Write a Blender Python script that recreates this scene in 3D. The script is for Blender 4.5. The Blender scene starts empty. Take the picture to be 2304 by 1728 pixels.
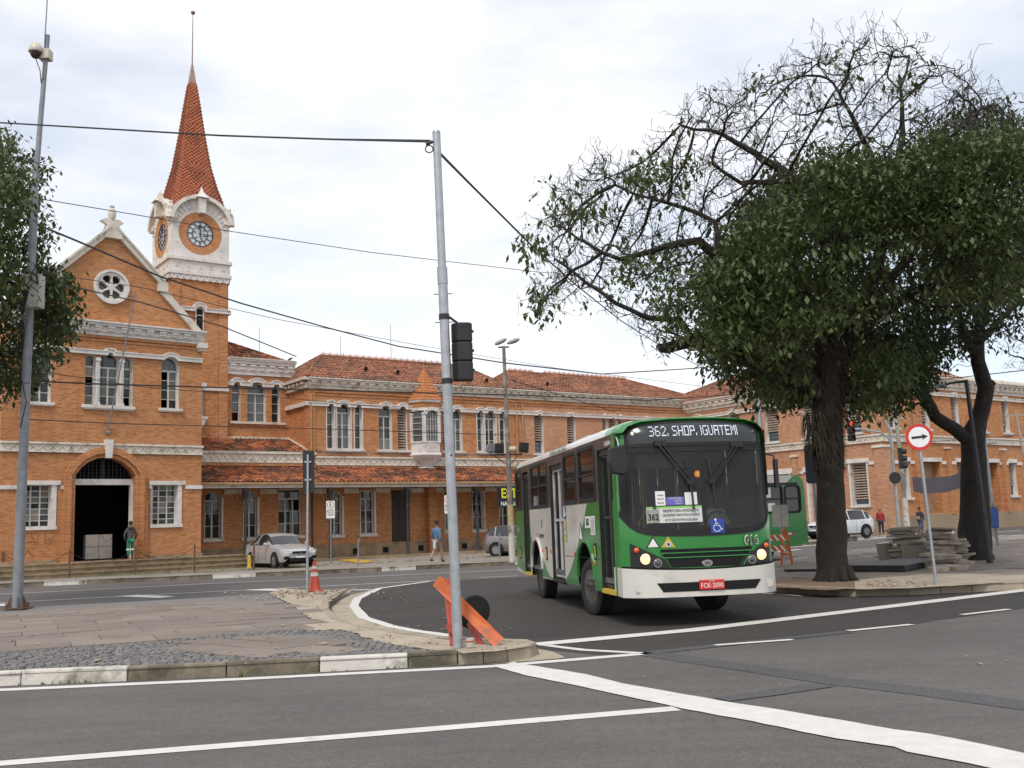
import bpy, math, random
from mathutils import Vector, Matrix
R=math.radians; PI=math.pi; sin=math.sin; cos=math.cos
rnd=random.Random(7)
scene=bpy.context.scene; col=scene.collection
# ---------------------------------------------------------------- camera
PITCH=R(7.9); ROLL=R(2.0); FPX=2300.0; CZ=1.6
cam=bpy.data.cameras.new('camera'); cam.sensor_width=36; cam.lens=36*FPX/2304; cam.clip_end=3000; cam.clip_start=.05
camo=bpy.data.objects.new('camera',cam); col.objects.link(camo)
camo.matrix_world=Matrix.Translation((0,0,CZ))@Matrix.Rotation(R(90)+PITCH,4,'X')@Matrix.Rotation(-ROLL,4,'Z')
scene.camera=camo
# ---------------------------------------------------------------- world: bright broken cloud over a pale blue sky
SUN_EL=R(52); SUN_ROT=R(200)
w=bpy.data.worlds.new('World'); scene.world=w; w.use_nodes=True
t=w.node_tree; t.nodes.clear()
def WN(ty,**k):
    n=t.nodes.new(ty)
    for a,b in k.items(): setattr(n,a,b)
    return n
sky=WN('ShaderNodeTexSky',sky_type='NISHITA',sun_disc=False,sun_elevation=SUN_EL,sun_rotation=SUN_ROT)
bg1=WN('ShaderNodeBackground'); bg1.inputs[1].default_value=.12
t.links.new(sky.outputs[0],bg1.inputs[0])
tc=WN('ShaderNodeTexCoord'); mp=WN('ShaderNodeMapping'); mp.inputs['Scale'].default_value=(1.0,1.0,2.6)
t.links.new(tc.outputs['Generated'],mp.inputs[0])
n1=WN('ShaderNodeTexNoise'); n1.inputs['Scale'].default_value=1.9; n1.inputs['Detail'].default_value=7; n1.inputs['Roughness'].default_value=.55
mp.inputs['Location'].default_value=(.35,.1,.2)
t.links.new(mp.outputs[0],n1.inputs[0])
cr=WN('ShaderNodeValToRGB'); cr.color_ramp.elements[0].position=.38; cr.color_ramp.elements[0].color=(.5,.5,.5,1); cr.color_ramp.elements[1].position=.60; cr.color_ramp.elements[1].color=(.97,.97,.97,1)
t.links.new(n1.outputs['Fac'],cr.inputs[0])
n2=WN('ShaderNodeTexNoise'); n2.inputs['Scale'].default_value=3.2; n2.inputs['Detail'].default_value=5
t.links.new(mp.outputs[0],n2.inputs[0])
cr2=WN('ShaderNodeValToRGB'); e=cr2.color_ramp.elements
e[0].position=.32; e[0].color=(.84,.86,.90,1); e[1].position=.6; e[1].color=(.98,.98,.99,1)
t.links.new(n2.outputs['Fac'],cr2.inputs[0])
bg2=WN('ShaderNodeBackground'); bg2.inputs[1].default_value=.94
t.links.new(cr2.outputs[0],bg2.inputs[0])
mx=WN('ShaderNodeMixShader'); out=WN('ShaderNodeOutputWorld')
t.links.new(cr.outputs[0],mx.inputs[0]); t.links.new(bg1.outputs[0],mx.inputs[1]); t.links.new(bg2.outputs[0],mx.inputs[2]); t.links.new(mx.outputs[0],out.inputs[0])
# ---------------------------------------------------------------- soft sun behind thin cloud, behind the camera to the right
sl=bpy.data.lights.new('sun','SUN'); sl.energy=1.5; sl.angle=R(14); sl.color=(1,.95,.88)
so=bpy.data.objects.new('sun',sl); col.objects.link(so)
so.rotation_euler=(R(90)-SUN_EL,0,R(180)-SUN_ROT+R(0))
scene.view_settings.view_transform='Standard'; scene.view_settings.look='None'; scene.view_settings.exposure=.42; scene.view_settings.gamma=1
try: scene.view_settings.use_curve_mapping=False
except Exception: pass

# ---------------------------------------------------------------- survey: where a sight line of the photograph meets the ground or a wall
def ray(px,py):
    x=(px-1152)/FPX; y=-(py-864)/FPX; c,s=cos(ROLL),sin(ROLL)
    X=c*x+s*y; Y=-s*x+c*y; cp,sp=cos(PITCH),sin(PITCH)
    return (X,cp-sp*Y,sp+cp*Y)
def sst(x,a,b):
    x=max(0,min(1,(x-a)/(b-a))); return x*x*(3-2*x)
def H(x,y):                       # lie of the land: the far right street climbs a little
    return .22*sst(x+(y-45)*.5,10,22)+.25*sst(x,24,36)
def at(px,py,z=0):
    d=ray(px,py); zz=z
    for _ in range(6):
        k=(zz-CZ)/d[2]; X,Y=d[0]*k,d[1]*k; zz=z+H(X,Y)
    return (X,Y)
def dep(px,py,Y):
    d=ray(px,py); k=Y/d[1]; return Vector((d[0]*k,Y,CZ+d[2]*k))
def dq(x,y): return (x*1.04158,y*1.04158)

# ---------------------------------------------------------------- materials
def newmat(name):
    m=bpy.data.materials.new(name); m.use_nodes=True; nt=m.node_tree
    return m,nt,nt.nodes['Principled BSDF']
def nd(nt,ty,ins=None,**k):
    n=nt.nodes.new(ty)
    for a,b in k.items(): setattr(n,a,b)
    if ins:
        for a,b in ins.items():
            if hasattr(b,'is_linked') : nt.links.new(b,n.inputs[a])
            else: n.inputs[a].default_value=b
    return n
def c4(c): return (c[0],c[1],c[2],1)
def ramp(nt,fac,stops):
    n=nt.nodes.new('ShaderNodeValToRGB'); el=n.color_ramp.elements
    while len(el)<len(stops): el.new(.5)
    for i,(p,c) in enumerate(stops):
        el[i].position=p; el[i].color=c4(c) if not isinstance(c,(int,float)) else (c,c,c,1)
    nt.links.new(fac,n.inputs[0]); return n.outputs[0]
def mixc(nt,f,a,b,mode='MIX'):
    n=nt.nodes.new('ShaderNodeMix'); n.data_type='RGBA'; n.blend_type=mode
    for i,v in ((0,f),(6,a),(7,b)):
        if hasattr(v,'is_linked'): nt.links.new(v,n.inputs[i])
        else: n.inputs[i].default_value=c4(v) if isinstance(v,tuple) else v
    return n.outputs[2]
def noise(nt,vec,scale,detail=4,rough=.55):
    return nd(nt,'ShaderNodeTexNoise',{'Vector':vec,'Scale':scale,'Detail':detail,'Roughness':rough}).outputs['Fac']
def objco(nt,scale=None,world=False):
    if world: o=nd(nt,'ShaderNodeNewGeometry').outputs['Position']
    else: o=nd(nt,'ShaderNodeTexCoord').outputs['Object']
    if scale: o=nd(nt,'ShaderNodeMapping',{'Vector':o,'Scale':scale}).outputs[0]
    return o
def bump(nt,h,strength,dist,b):
    n=nd(nt,'ShaderNodeBump',{'Strength':strength,'Distance':dist,'Height':h}); nt.links.new(n.outputs[0],b.inputs['Normal'])
def dark(c,k): return tuple(x*k for x in c)
def pm(name,c,rough=.6,metal=0,var=.25,scale=4,spec=.5,coat=0,bmp=0,bs=30,rv=0,world=False,dirt=None,dscale=1.5,dthr=(.5,.7),em=None):
    m,nt,b=newmat(name); co=objco(nt,world=world)
    f=noise(nt,co,scale,5)
    x=ramp(nt,f,[(.3,dark(c,1-var)),(.7,dark(c,1+var*.6))])
    if rv:
        a=nd(nt,'ShaderNodeAttribute',attribute_name='rnd').outputs['Fac']
        x=mixc(nt,1.0,x,ramp(nt,a,[(0,1-rv),(1,1.0)]),'MULTIPLY')
    if dirt:
        d=noise(nt,co,dscale,8,.65); x=mixc(nt,ramp(nt,d,[(dthr[0],0),(dthr[1],1)]),x,dirt)
    nt.links.new(x,b.inputs['Base Color']); b.inputs['Roughness'].default_value=rough; b.inputs['Metallic'].default_value=metal
    b.inputs['Specular IOR Level'].default_value=spec; b.inputs['Coat Weight'].default_value=coat; b.inputs['Coat Roughness'].default_value=.08
    if bmp: bump(nt,noise(nt,co,bs,6,.6),bmp,.02,b)
    if em: b.inputs['Emission Color'].default_value=c4(em[:3]); b.inputs['Emission Strength'].default_value=em[3]
    return m
def brickmat(name,c1,c2,mortar,msize=.008,blotch=.75,dirtc=(.06,.04,.03),pale=(.62,.38,.24)):
    m,nt,b=newmat(name); tcx=objco(nt); sp=nd(nt,'ShaderNodeSeparateXYZ',{0:tcx})
    ad=nd(nt,'ShaderNodeMath',{0:sp.outputs[0],1:sp.outputs[1]},operation='ADD')
    cb=nd(nt,'ShaderNodeCombineXYZ',{0:ad.outputs[0],1:sp.outputs[2]})
    br=nd(nt,'ShaderNodeTexBrick',{'Vector':cb.outputs[0],'Color1':c4(c1),'Color2':c4(c2),'Mortar':c4(mortar),'Scale':1.0,'Mortar Size':msize,'Mortar Smooth':.3,'Bias':-.1,'Brick Width':.24,'Row Height':.078})
    x=br.outputs[0]
    st=nd(nt,'ShaderNodeMapping',{'Vector':cb.outputs[0],'Scale':(1.6,9,1)}).outputs[0]
    s=noise(nt,st,1.6,4,.7); s2=noise(nt,cb.outputs[0],.45,6,.6)
    x=mixc(nt,ramp(nt,s,[(.55,0),(.72,blotch)]),x,dark(c2,.55))
    x=mixc(nt,ramp(nt,s2,[(.52,0),(.75,.45)]),x,pale)
    s3=noise(nt,cb.outputs[0],.9,8,.7); x=mixc(nt,ramp(nt,s3,[(.6,0),(.82,.6)]),x,dirtc)
    vs=nd(nt,'ShaderNodeMapping',{'Vector':cb.outputs[0],'Scale':(2.6,.22,1)}).outputs[0]; x=mixc(nt,ramp(nt,noise(nt,vs,1.0,7,.75),[(.56,0),(.8,.55)]),x,dirtc)
    x=mixc(nt,ramp(nt,noise(nt,cb.outputs[0],.28,5,.6),[(.35,.0),(.7,.35)]),x,dark(c2,.8))
    nt.links.new(x,b.inputs['Base Color']); b.inputs['Roughness'].default_value=.85; b.inputs['Specular IOR Level'].default_value=.25
    mm=nd(nt,'ShaderNodeMath',{0:br.outputs[1],1:-1.0},operation='MULTIPLY')
    a2=nd(nt,'ShaderNodeMath',{0:mm.outputs[0],1:noise(nt,cb.outputs[0],26,4)},operation='ADD')
    bump(nt,a2.outputs[0],.5,.012,b); return m

BRICK=brickmat('brick_orange',(.575,.25,.10),(.36,.128,.046),(.59,.37,.21))
BRICK2=brickmat('brick_rough',(.56,.25,.12),(.33,.115,.05),(.66,.47,.33),.014,.5)
WHITE=pm('painted_plaster',(.69,.65,.61),.7,var=.14,scale=1.2,bmp=.25,bs=25,dirt=(.30,.24,.19),dscale=2.6,dthr=(.54,.78))
CREAM=pm('cream_plaster',(.70,.63,.54),.75,var=.15,scale=1.4,bmp=.25,bs=25,dirt=(.2,.15,.11),dscale=2.6,dthr=(.54,.75))
MOSSY=pm('stained_cornice',(.64,.58,.50),.8,var=.2,scale=1.5,bmp=.3,bs=25,dirt=(.16,.14,.10),dscale=1.8,dthr=(.56,.74))
FRAME=pm('window_frame_paint',(.60,.57,.52),.5,var=.12)
GLASS=pm('dark_window_glass',(.045,.052,.05),.07,var=.5,scale=1.3,spec=.6)
def clearglass(name,c,op,rough=.03):
    m,nt,b=newmat(name); b.inputs['Base Color'].default_value=c4(c); b.inputs['Roughness'].default_value=rough
    b.inputs['Alpha'].default_value=1
    tr=nd(nt,'ShaderNodeBsdfTransparent',{0:(.74,.75,.74,1)}); fr=nd(nt,'ShaderNodeFresnel',{'IOR':1.5})
    ad=nd(nt,'ShaderNodeMath',{0:fr.outputs[0],1:op},operation='ADD',use_clamp=True)
    mxs=nd(nt,'ShaderNodeMixShader',{0:ad.outputs[0],1:tr.outputs[0],2:b.outputs[0]})
    nt.links.new(mxs.outputs[0],nt.nodes['Material Output'].inputs[0]); return m
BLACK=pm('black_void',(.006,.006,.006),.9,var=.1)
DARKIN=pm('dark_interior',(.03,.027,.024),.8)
SLAT=pm('louver_wood',(.36,.27,.21),.75,var=.25,scale=9,dirt=(.12,.09,.07))
STONE=pm('plinth_stone',(.36,.25,.15),.85,var=.25,scale=2,bmp=.4,dirt=(.14,.11,.07),dscale=1.2)
STEPM=pm('step_stone',(.34,.25,.15),.85,var=.25,scale=3,bmp=.4,bs=30,rv=.3,dirt=(.13,.11,.06),dscale=2)
PIPE=pm('drain_pipe',(.42,.24,.12),.6)
IRON=pm('dark_iron',(.05,.05,.055),.5,metal=.4,var=.3)
def tilemat(name,cols,dirtc,amt=(.5,.66)):
    m,nt,b=newmat(name); a=nd(nt,'ShaderNodeAttribute',attribute_name='rnd').outputs['Fac']
    n=len(cols); x=ramp(nt,a,[(i/(n-1),c) for i,c in enumerate(cols)])
    co=objco(nt); x=mixc(nt,ramp(nt,noise(nt,co,.7,8,.7),[(amt[0],0),(amt[1],.85)]),x,dirtc)
    x=mixc(nt,ramp(nt,noise(nt,co,7,6,.7),[(.55,0),(.75,.6)]),x,dirtc)
    nt.links.new(x,b.inputs['Base Color']); b.inputs['Roughness'].default_value=.85
    bump(nt,noise(nt,co,20,5),.4,.02,b); return m
TILE=tilemat('roof_tile',[(.33,.125,.065),(.25,.085,.045),(.37,.16,.085),(.18,.07,.04),(.31,.145,.09)],(.07,.042,.03),(.46,.68))
TILE2=tilemat('canopy_tile',[(.42,.12,.045),(.50,.17,.06),(.24,.07,.035),(.38,.11,.05),(.10,.04,.025),(.52,.20,.08)],(.045,.028,.02),(.46,.6))
TILE3=tilemat('dormer_tile',[(.50,.19,.07),(.46,.17,.06),(.53,.21,.09)],(.2,.09,.05),(.6,.8))
SPIRE=tilemat('spire_tile',[(.43,.135,.062),(.38,.11,.05),(.45,.155,.075),(.33,.09,.045)],(.12,.05,.035),(.50,.70))
ROOFBASE=pm('roof_underlay',(.10,.045,.03),.9)
GALV=pm('galvanized_steel',(.42,.44,.46),.42,metal=.55,var=.18,scale=7,bmp=.08,bs=60)
GREYPAINT=pm('weathered_grey_paint',(.24,.25,.27),.5,metal=.15,var=.22,scale=5)
CONC=pm('concrete',(.36,.33,.28),.9,var=.2,scale=3,bmp=.3,bs=40,dirt=(.15,.13,.1),dthr=(.55,.75))
CABLE=pm('black_cable',(.02,.02,.022),.6)
BLKPL=pm('black_plastic',(.018,.018,.019),.5,var=.25)
def roadmat(name,base,var,warm=(.0,.0)):
    m,nt,b=newmat(name); co=objco(nt,world=True)
    n=noise(nt,co,.35,6,.65); x=ramp(nt,n,[(.25,dark(base,1-var)),(.75,dark(base,1+var))])
    st=nd(nt,'ShaderNodeMapping',{'Vector':co,'Scale':(.5,2.2,1),'Rotation':(0,0,R(-14))}).outputs[0]
    x=mixc(nt,ramp(nt,noise(nt,st,.8,7,.7),[(.45,0),(.7,.5)]),x,dark(base,.62))
    x=mixc(nt,ramp(nt,noise(nt,co,5,6,.7),[(.45,0),(.75,.4)]),x,dark(base,1.35))
    x=mixc(nt,1.0,x,ramp(nt,noise(nt,co,13,5,.8),[(.3,.78),(.7,1.2)]),'MULTIPLY')
    tk=nd(nt,'ShaderNodeMapping',{'Vector':co,'Scale':(.05,.9,1),'Rotation':(0,0,R(-8))}).outputs[0]; x=mixc(nt,ramp(nt,noise(nt,tk,1.2,3,.5),[(.5,0),(.62,.28)]),x,dark(base,.6))
    g=noise(nt,co,45,3,.85); x=mixc(nt,1.0,x,ramp(nt,g,[(.3,.5),(.7,1.42)]),'MULTIPLY')
    v=nd(nt,'ShaderNodeTexVoronoi',{'Vector':co,'Scale':2.3}).outputs['Distance']
    x=mixc(nt,ramp(nt,v,[(.012,.55),(.03,0)]),x,(.45,.43,.4))
    nt.links.new(x,b.inputs['Base Color']); b.inputs['Roughness'].default_value=.82; b.inputs['Specular IOR Level'].default_value=.35
    bump(nt,noise(nt,co,55,4,.8),.55,.006,b); return m
ASPH=roadmat('old_asphalt',(.122,.112,.105),.22)
ASPH2=roadmat('fresh_asphalt',(.052,.046,.042),.16)
ASPH3=roadmat('asphalt_repair',(.092,.09,.094),.1)
PAINT=pm('road_paint',(.66,.64,.6),.7,var=.1,scale=6,world=True,bmp=.3,bs=60,dirt=(.22,.2,.18),dscale=5,dthr=(.62,.8))
PAVE=pm('sidewalk_concrete',(.27,.235,.2),.9,var=.2,scale=1.2,world=True,bmp=.3,bs=25,dirt=(.16,.13,.1),dscale=.7,dthr=(.5,.75))
SLAB=pm('paving_slab',(.245,.203,.168),.88,var=.14,scale=1.5,world=True,bmp=.3,bs=30,rv=.22,dirt=(.14,.115,.095),dscale=1.1,dthr=(.55,.8))
COBB=pm('cobblestone',(.235,.222,.215),.8,var=.2,scale=9,world=True,bmp=.4,bs=40,rv=.4)
SAND=pm('sand',(.42,.355,.27),.95,var=.15,scale=3,world=True,bmp=.6,bs=25,dirt=(.24,.19,.14),dscale=1.6,dthr=(.5,.75))
SOIL=pm('soil',(.2,.13,.08),.95,var=.3,scale=5,world=True,bmp=.6,bs=18)
KERB=pm('mossy_kerb',(.27,.225,.165),.9,var=.25,scale=3,world=True,bmp=.5,bs=28,rv=.25,dirt=(.085,.075,.05),dscale=2.0,dthr=(.42,.62))
KERBN=pm('new_kerb_concrete',(.38,.325,.25),.9,var=.15,scale=3,world=True,bmp=.3,bs=35,rv=.15,dirt=(.2,.16,.11),dscale=1.7,dthr=(.52,.72))
KERBW=pm('whitewashed_kerb',(.62,.58,.52),.85,var=.12,scale=4,world=True,bmp=.5,bs=30,dirt=(.17,.15,.11),dscale=1.9,dthr=(.52,.66))
GRASS=pm('grass_blades',(.13,.17,.05),.8,var=.4,scale=2,world=True)
BARK=pm('bark',(.024,.019,.015),.9,var=.35,scale=6,bmp=.9,bs=14,dirt=(.1,.085,.065),dscale=3,dthr=(.6,.8))
BARKF=pm('fine_twig',(.05,.038,.03),.9,var=.3)
RUST=pm('rusty_steel',(.16,.09,.06),.7,metal=.2,var=.4,scale=9)

# ---------------------------------------------------------------- mesh accumulator
class MB:
    def __init__(s): s.v=[];s.f=[];s.mi=[];s.r=[];s.cm=0;s.cr=.5;s.X=None
    def add(s,vs,fs,mi=None):
        o=len(s.v)
        if s.X: vs=[s.X@Vector(p) for p in vs]
        s.v+=[tuple(p) for p in vs]; s.f+=[tuple(i+o for i in f) for f in fs]
        n=len(fs); s.mi+=[s.cm if mi is None else mi]*n; s.r+=[s.cr]*n; return s
    def box(s,x0,x1,y0,y1,z0,z1,mi=None):
        return s.add([(x0,y0,z0),(x1,y0,z0),(x1,y1,z0),(x0,y1,z0),(x0,y0,z1),(x1,y0,z1),(x1,y1,z1),(x0,y1,z1)],
            [(0,3,2,1),(4,5,6,7),(0,1,5,4),(1,2,6,5),(2,3,7,6),(3,0,4,7)],mi)
    def obox(s,c,sz,rot,mi=None):
        a,b,d=[q/2 for q in sz]; c=Vector(c); rot=rot if isinstance(rot,Matrix) else Matrix.Rotation(rot,3,'Z')
        vs=[c+rot@Vector((x*a,y*b,z*d)) for z in(-1,1) for x,y in((-1,-1),(1,-1),(1,1),(-1,1))]
        return s.add(vs,[(0,3,2,1),(4,5,6,7),(0,1,5,4),(1,2,6,5),(2,3,7,6),(3,0,4,7)],mi)
    def beam(s,a,b,wd,ht,mi=None):
        a=Vector(a);b=Vector(b);d=(b-a); L=d.length
        if L<1e-6: return s
        q=d.to_track_quat('Y','Z').to_matrix()
        return s.obox((a+b)/2,(wd,L,ht),q,mi)
    def prism(s,p,a,b,axis='y',mi=None,cap=True):      # polygon p swept along an axis
        n=len(p)
        f={'y':lambda q,k:(q[0],k,q[1]),'z':lambda q,k:(q[0],q[1],k),'x':lambda q,k:(k,q[0],q[1])}[axis]
        vs=[f(q,a) for q in p]+[f(q,b) for q in p]
        fs=[(i,(i+1)%n,(i+1)%n+n,i+n) for i in range(n)]
        if cap: fs+=[tuple(range(n))[::-1],tuple(range(n,2*n))]
        return s.add(vs,fs,mi)
    def poly(s,p,mi=None): return s.add(p,[tuple(range(len(p)))],mi)
    def tube(s,path,r,n=8,cap=True,mi=None):
        P=[Vector(p) for p in path]; m=len(P)
        if not hasattr(r,'__len__'): r=[r]*m
        vs=[];up=None
        for i,p in enumerate(P):
            d=(P[min(i+1,m-1)]-P[max(i-1,0)])
            if d.length<1e-9: d=Vector((0,0,1))
            d.normalize()
            if up is None: up=d.orthogonal().normalized()
            up=(up-d*up.dot(d))
            if up.length<1e-6: up=d.orthogonal()
            up.normalize(); e=d.cross(up)
            for k in range(n):
                a=2*PI*k/n; vs.append(p+(up*cos(a)+e*sin(a))*r[i])
        fs=[(i*n+k,i*n+(k+1)%n,(i+1)*n+(k+1)%n,(i+1)*n+k) for i in range(m-1) for k in range(n)]
        if cap and n>2: fs+=[tuple(range(n))[::-1],tuple(range((m-1)*n,m*n))]
        return s.add(vs,fs,mi)
    def lathe(s,prof,c=(0,0,0),n=16,axis='z',mi=None):
        vs=[]
        for r_,z in prof:
            for k in range(n):
                a=2*PI*k/n; x,y=r_*cos(a),r_*sin(a)
                vs.append((c[0]+x,c[1]+y,c[2]+z) if axis=='z' else ((c[0]+x,c[1]+z,c[2]+y) if axis=='y' else (c[0]+z,c[1]+x,c[2]+y)))
        m=len(prof); fs=[(i*n+k,i*n+(k+1)%n,(i+1)*n+(k+1)%n,(i+1)*n+k) for i in range(m-1) for k in range(n)]
        fs+=[tuple(range(n))[::-1],tuple(range((m-1)*n,m*n))]
        return s.add(vs,fs,mi)
    def ribbon(s,path,wd,y0,y1,closed=False,mi=None,side=.5):  # a band of width wd following path in the wall plane (x,z), from depth y0 to y1
        n=len(path);L=[];Rr=[]
        for i in range(n):
            a=path[(i-1)%n] if (closed or i>0) else path[i]; b=path[(i+1)%n] if (closed or i<n-1) else path[i]; p=path[i]
            d1=Vector((p[0]-a[0],p[1]-a[1]));d2=Vector((b[0]-p[0],b[1]-p[1]))
            if d1.length<1e-9:d1=d2.copy()
            if d2.length<1e-9:d2=d1.copy()
            d1.normalize();d2.normalize();n1=Vector((-d1.y,d1.x));n2=Vector((-d2.y,d2.x));m_=(n1+n2)
            m_=n1 if m_.length<.3 else m_.normalized(); k=1/max(.5,m_.dot(n1))
            L.append((p[0]+m_.x*wd*(1-side)*k,p[1]+m_.y*wd*(1-side)*k)); Rr.append((p[0]-m_.x*wd*side*k,p[1]-m_.y*wd*side*k))
        rg=range(n) if closed else range(n-1)
        vs=[];fs=[]
        for q in (L,Rr):
            vs+=[(x,y0,z) for x,z in q]
        for q in (L,Rr): vs+=[(x,y1,z) for x,z in q]
        for i in rg:
            j=(i+1)%n
            fs+=[(i,j,n+j,n+i),(2*n+i,3*n+i,3*n+j,2*n+j),(i,2*n+i,2*n+j,j),(n+i,n+j,3*n+j,3*n+i)]
        if not closed: fs+=[(0,n,3*n,2*n),(n-1,3*n-1,4*n-1,2*n-1)]
        return s.add(vs,fs,mi)
    def mesh(s,name,mats,smooth=False,angle=40):
        us=sorted({i for f in s.f for i in f})
        if len(us)<len(s.v): mp_={i:k for k,i in enumerate(us)}; s.v=[s.v[i] for i in us]; s.f=[tuple(mp_[i] for i in f) for f in s.f]
        me=bpy.data.meshes.new(name); me.from_pydata(s.v,[],s.f)
        ml=mats if isinstance(mats,(list,tuple)) else [mats]
        for m in ml: me.materials.append(m)
        if len(ml)>1: me.polygons.foreach_set('material_index',s.mi)
        at_=me.attributes.new('rnd','FLOAT','FACE'); at_.data.foreach_set('value',s.r)
        if smooth:
            me.shade_smooth(); me.set_sharp_from_angle(angle=R(angle))
        me.update(); return me
    def build(s,name,mats,parent=None,smooth=False,angle=40,**k):
        return link(name,s.mesh(name,mats,smooth,angle),parent,**k)
def link(name,me,parent=None,label=None,cat=None,group=None,kind=None,loc=None,rz=0,bevel=0):
    o=bpy.data.objects.new(name,me); col.objects.link(o)
    if parent: o.parent=parent
    if loc: o.location=loc
    if rz: o.rotation_euler=(0,0,rz)
    for a,b in (('label',label),('category',cat),('group',group),('kind',kind)):
        if b: o[a]=b
    if bevel:
        md=o.modifiers.new('b','BEVEL'); md.width=bevel; md.segments=2; md.limit_method='ANGLE'
    return o
def thing(name,label,cat,loc=(0,0,0),rz=0,group=None): return link(name,None,None,label,cat,group,None,loc,rz)
def copytree(o,parent=None):
    kids=[c for c in bpy.data.objects if c.parent==o] if parent is None else KID[o]
    c=o.copy(); col.objects.link(c)
    if parent: c.parent=parent; c.matrix_parent_inverse=o.matrix_parent_inverse
    return c
def dup(root,loc=None,rz=None,label=None):
    def rec(o,par):
        c=o.copy(); col.objects.link(c)
        if par: c.parent=par
        for k in [q for q in ALLK.get(o.name,[])]: rec(k,c)
        return c
    ALLK={}
    for q in bpy.data.objects:
        if q.parent: ALLK.setdefault(q.parent.name,[]).append(q)
    c=rec(root,None)
    if loc: c.location=loc
    if rz is not None: c.rotation_euler=(0,0,rz)
    if label: c['label']=label
    return c
class Fr:                                    # a wall's own frame: u along it, v into the building
    def __init__(s,ox,oy,yaw):
        s.ox,s.oy,s.yaw=ox,oy,R(yaw); s.c,s.s=cos(s.yaw),sin(s.yaw)
    def w(s,u,v,z=0): return (s.ox+u*s.c-v*s.s, s.oy+u*s.s+v*s.c, z)
def arc(x0,x1,z,rise,n=8):                   # from x1 to x0 over the top
    if rise<=0: return [(x1,z),(x0,z)]
    w2=(x1-x0)/2; cx=(x0+x1)/2; r=(w2*w2+rise*rise)/(2*rise); cz=z+rise-r; a0=math.asin(min(1,w2/r))
    if rise>w2*.98: a0=PI/2; r=w2; cz=z
    return [(cx+r*sin(a0-2*a0*i/n),cz+r*cos(a0-2*a0*i/n)) for i in range(n+1)]
def outline(x0,x1,z0,zs,rise): return [(x0,z0),(x1,z0)]+arc(x0,x1,zs,rise)
def filled(outer,holes,y=0,plane='xz'):
    import bmesh
    bm=bmesh.new()
    for lp in [outer]+holes:
        vs=[bm.verts.new((p[0],y,p[1]) if plane=='xz' else (p[0],p[1],y)) for p in lp]
        for i in range(len(vs)): bm.edges.new((vs[i],vs[(i+1)%len(vs)]))
    bmesh.ops.triangle_fill(bm,use_beauty=True,use_dissolve=False,edges=bm.edges[:])
    bm.verts.index_update()
    V=[tuple(v.co) for v in bm.verts]; Fc=[tuple(v.index for v in f.verts) for f in bm.faces]; bm.free(); return V,Fc
def textmesh(s,size,ext=0,bold=False,spacing=1,align='CENTER'):
    cu=bpy.data.curves.new('t','FONT'); cu.body=s; cu.size=size; cu.extrude=ext; cu.align_x=align; cu.align_y='CENTER'; cu.space_character=spacing; cu.resolution_u=3
    if bold: cu.offset=size*.022
    o=bpy.data.objects.new('t',cu); col.objects.link(o)
    dg=bpy.context.evaluated_depsgraph_get(); me=bpy.data.meshes.new_from_object(o.evaluated_get(dg))
    bpy.data.objects.remove(o); bpy.data.curves.remove(cu); return me
def lettering(s,size,mat,parent,loc,rot=(PI/2,0,0),name='lettering',sx=1,**k):
    me=textmesh(s,size,.001,**k); me.materials.clear(); me.materials.append(mat)
    o=link(name,me,parent); o.location=loc; o.rotation_euler=rot; o.scale=(sx,1,1); return o
# ================================================================ ground
def inside(p,poly):
    x,y=p; c=False; n=len(poly)
    for i in range(n):
        x1,y1=poly[i]; x2,y2=poly[(i+1)%n]
        if (y1>y)!=(y2>y) and x<(x2-x1)*(y-y1)/(y2-y1)+x1: c=not c
    return c
def resample(P,step):
    out=[P[0]]
    for a,b in zip(P,P[1:]):
        L=math.hypot(b[0]-a[0],b[1]-a[1]); n=max(1,int(round(L/step)))
        out+=[(a[0]+(b[0]-a[0])*i/n,a[1]+(b[1]-a[1])*i/n) for i in range(1,n+1)]
    return out
b=MB(); b.poly([(-900,-300,-.06),(900,-300,-.06),(900,1500,-.06),(-900,1500,-.06)])
b.build('ground',PAVE,kind='structure')
b=MB(); xs=[-60+2.0*i for i in range(66)]; ys=[-12+2.0*i for i in range(72)]
b.add([(x,y,H(x,y)) for y in ys for x in xs],[(j*66+i,j*66+i+1,(j+1)*66+i+1,(j+1)*66+i) for j in range(71) for i in range(65)])
b.build('road',ASPH,kind='structure')
def sheet(name,poly,z,mat,kind='structure',parent=None,jit=0):
    if jit:
        P=resample(poly,.18); poly=[(p[0]+rnd.uniform(-jit,jit),p[1]+rnd.uniform(-jit,jit)) for p in P]
    V,Fc=filled(poly,[],0,'xy'); b=MB(); b.add([(v[0],v[1],z+H(v[0],v[1])) for v in V],Fc); return b.build(name,mat,parent,kind=kind)
def strip(path,wd,z,name='lane_marking',mat=None,step=.6,parent=None,taper=False):
    P=resample(path,step); n=len(P); vs=[]
    for i in range(n):
        a=P[max(i-1,0)];c=P[min(i+1,n-1)];dx,dy=c[0]-a[0],c[1]-a[1];L=math.hypot(dx,dy);nx,ny=-dy/L,dx/L
        w_=wd/2*(1+rnd.uniform(-.06,.06))
        for s in(1,-1):
            x,y=P[i][0]+nx*w_*s,P[i][1]+ny*w_*s; vs.append((x,y,z+H(x,y)))
    b=MB(); b.add(vs,[(2*i,2*i+1,2*i+3,2*i+2) for i in range(n-1)]); return b.build(name,mat or PAINT,parent,kind='structure')
zm=lambda x,y:(1180+x/1.968,1420+y/1.968)
z8p=lambda x,y:(x/2.9105,1240+y/2.9105)
z7p=lambda x,y:(680+x/3.456,1240+y/3.456)
zsp=lambda x,y:(1680+x/3.545,1000+y/3.545)
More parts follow.
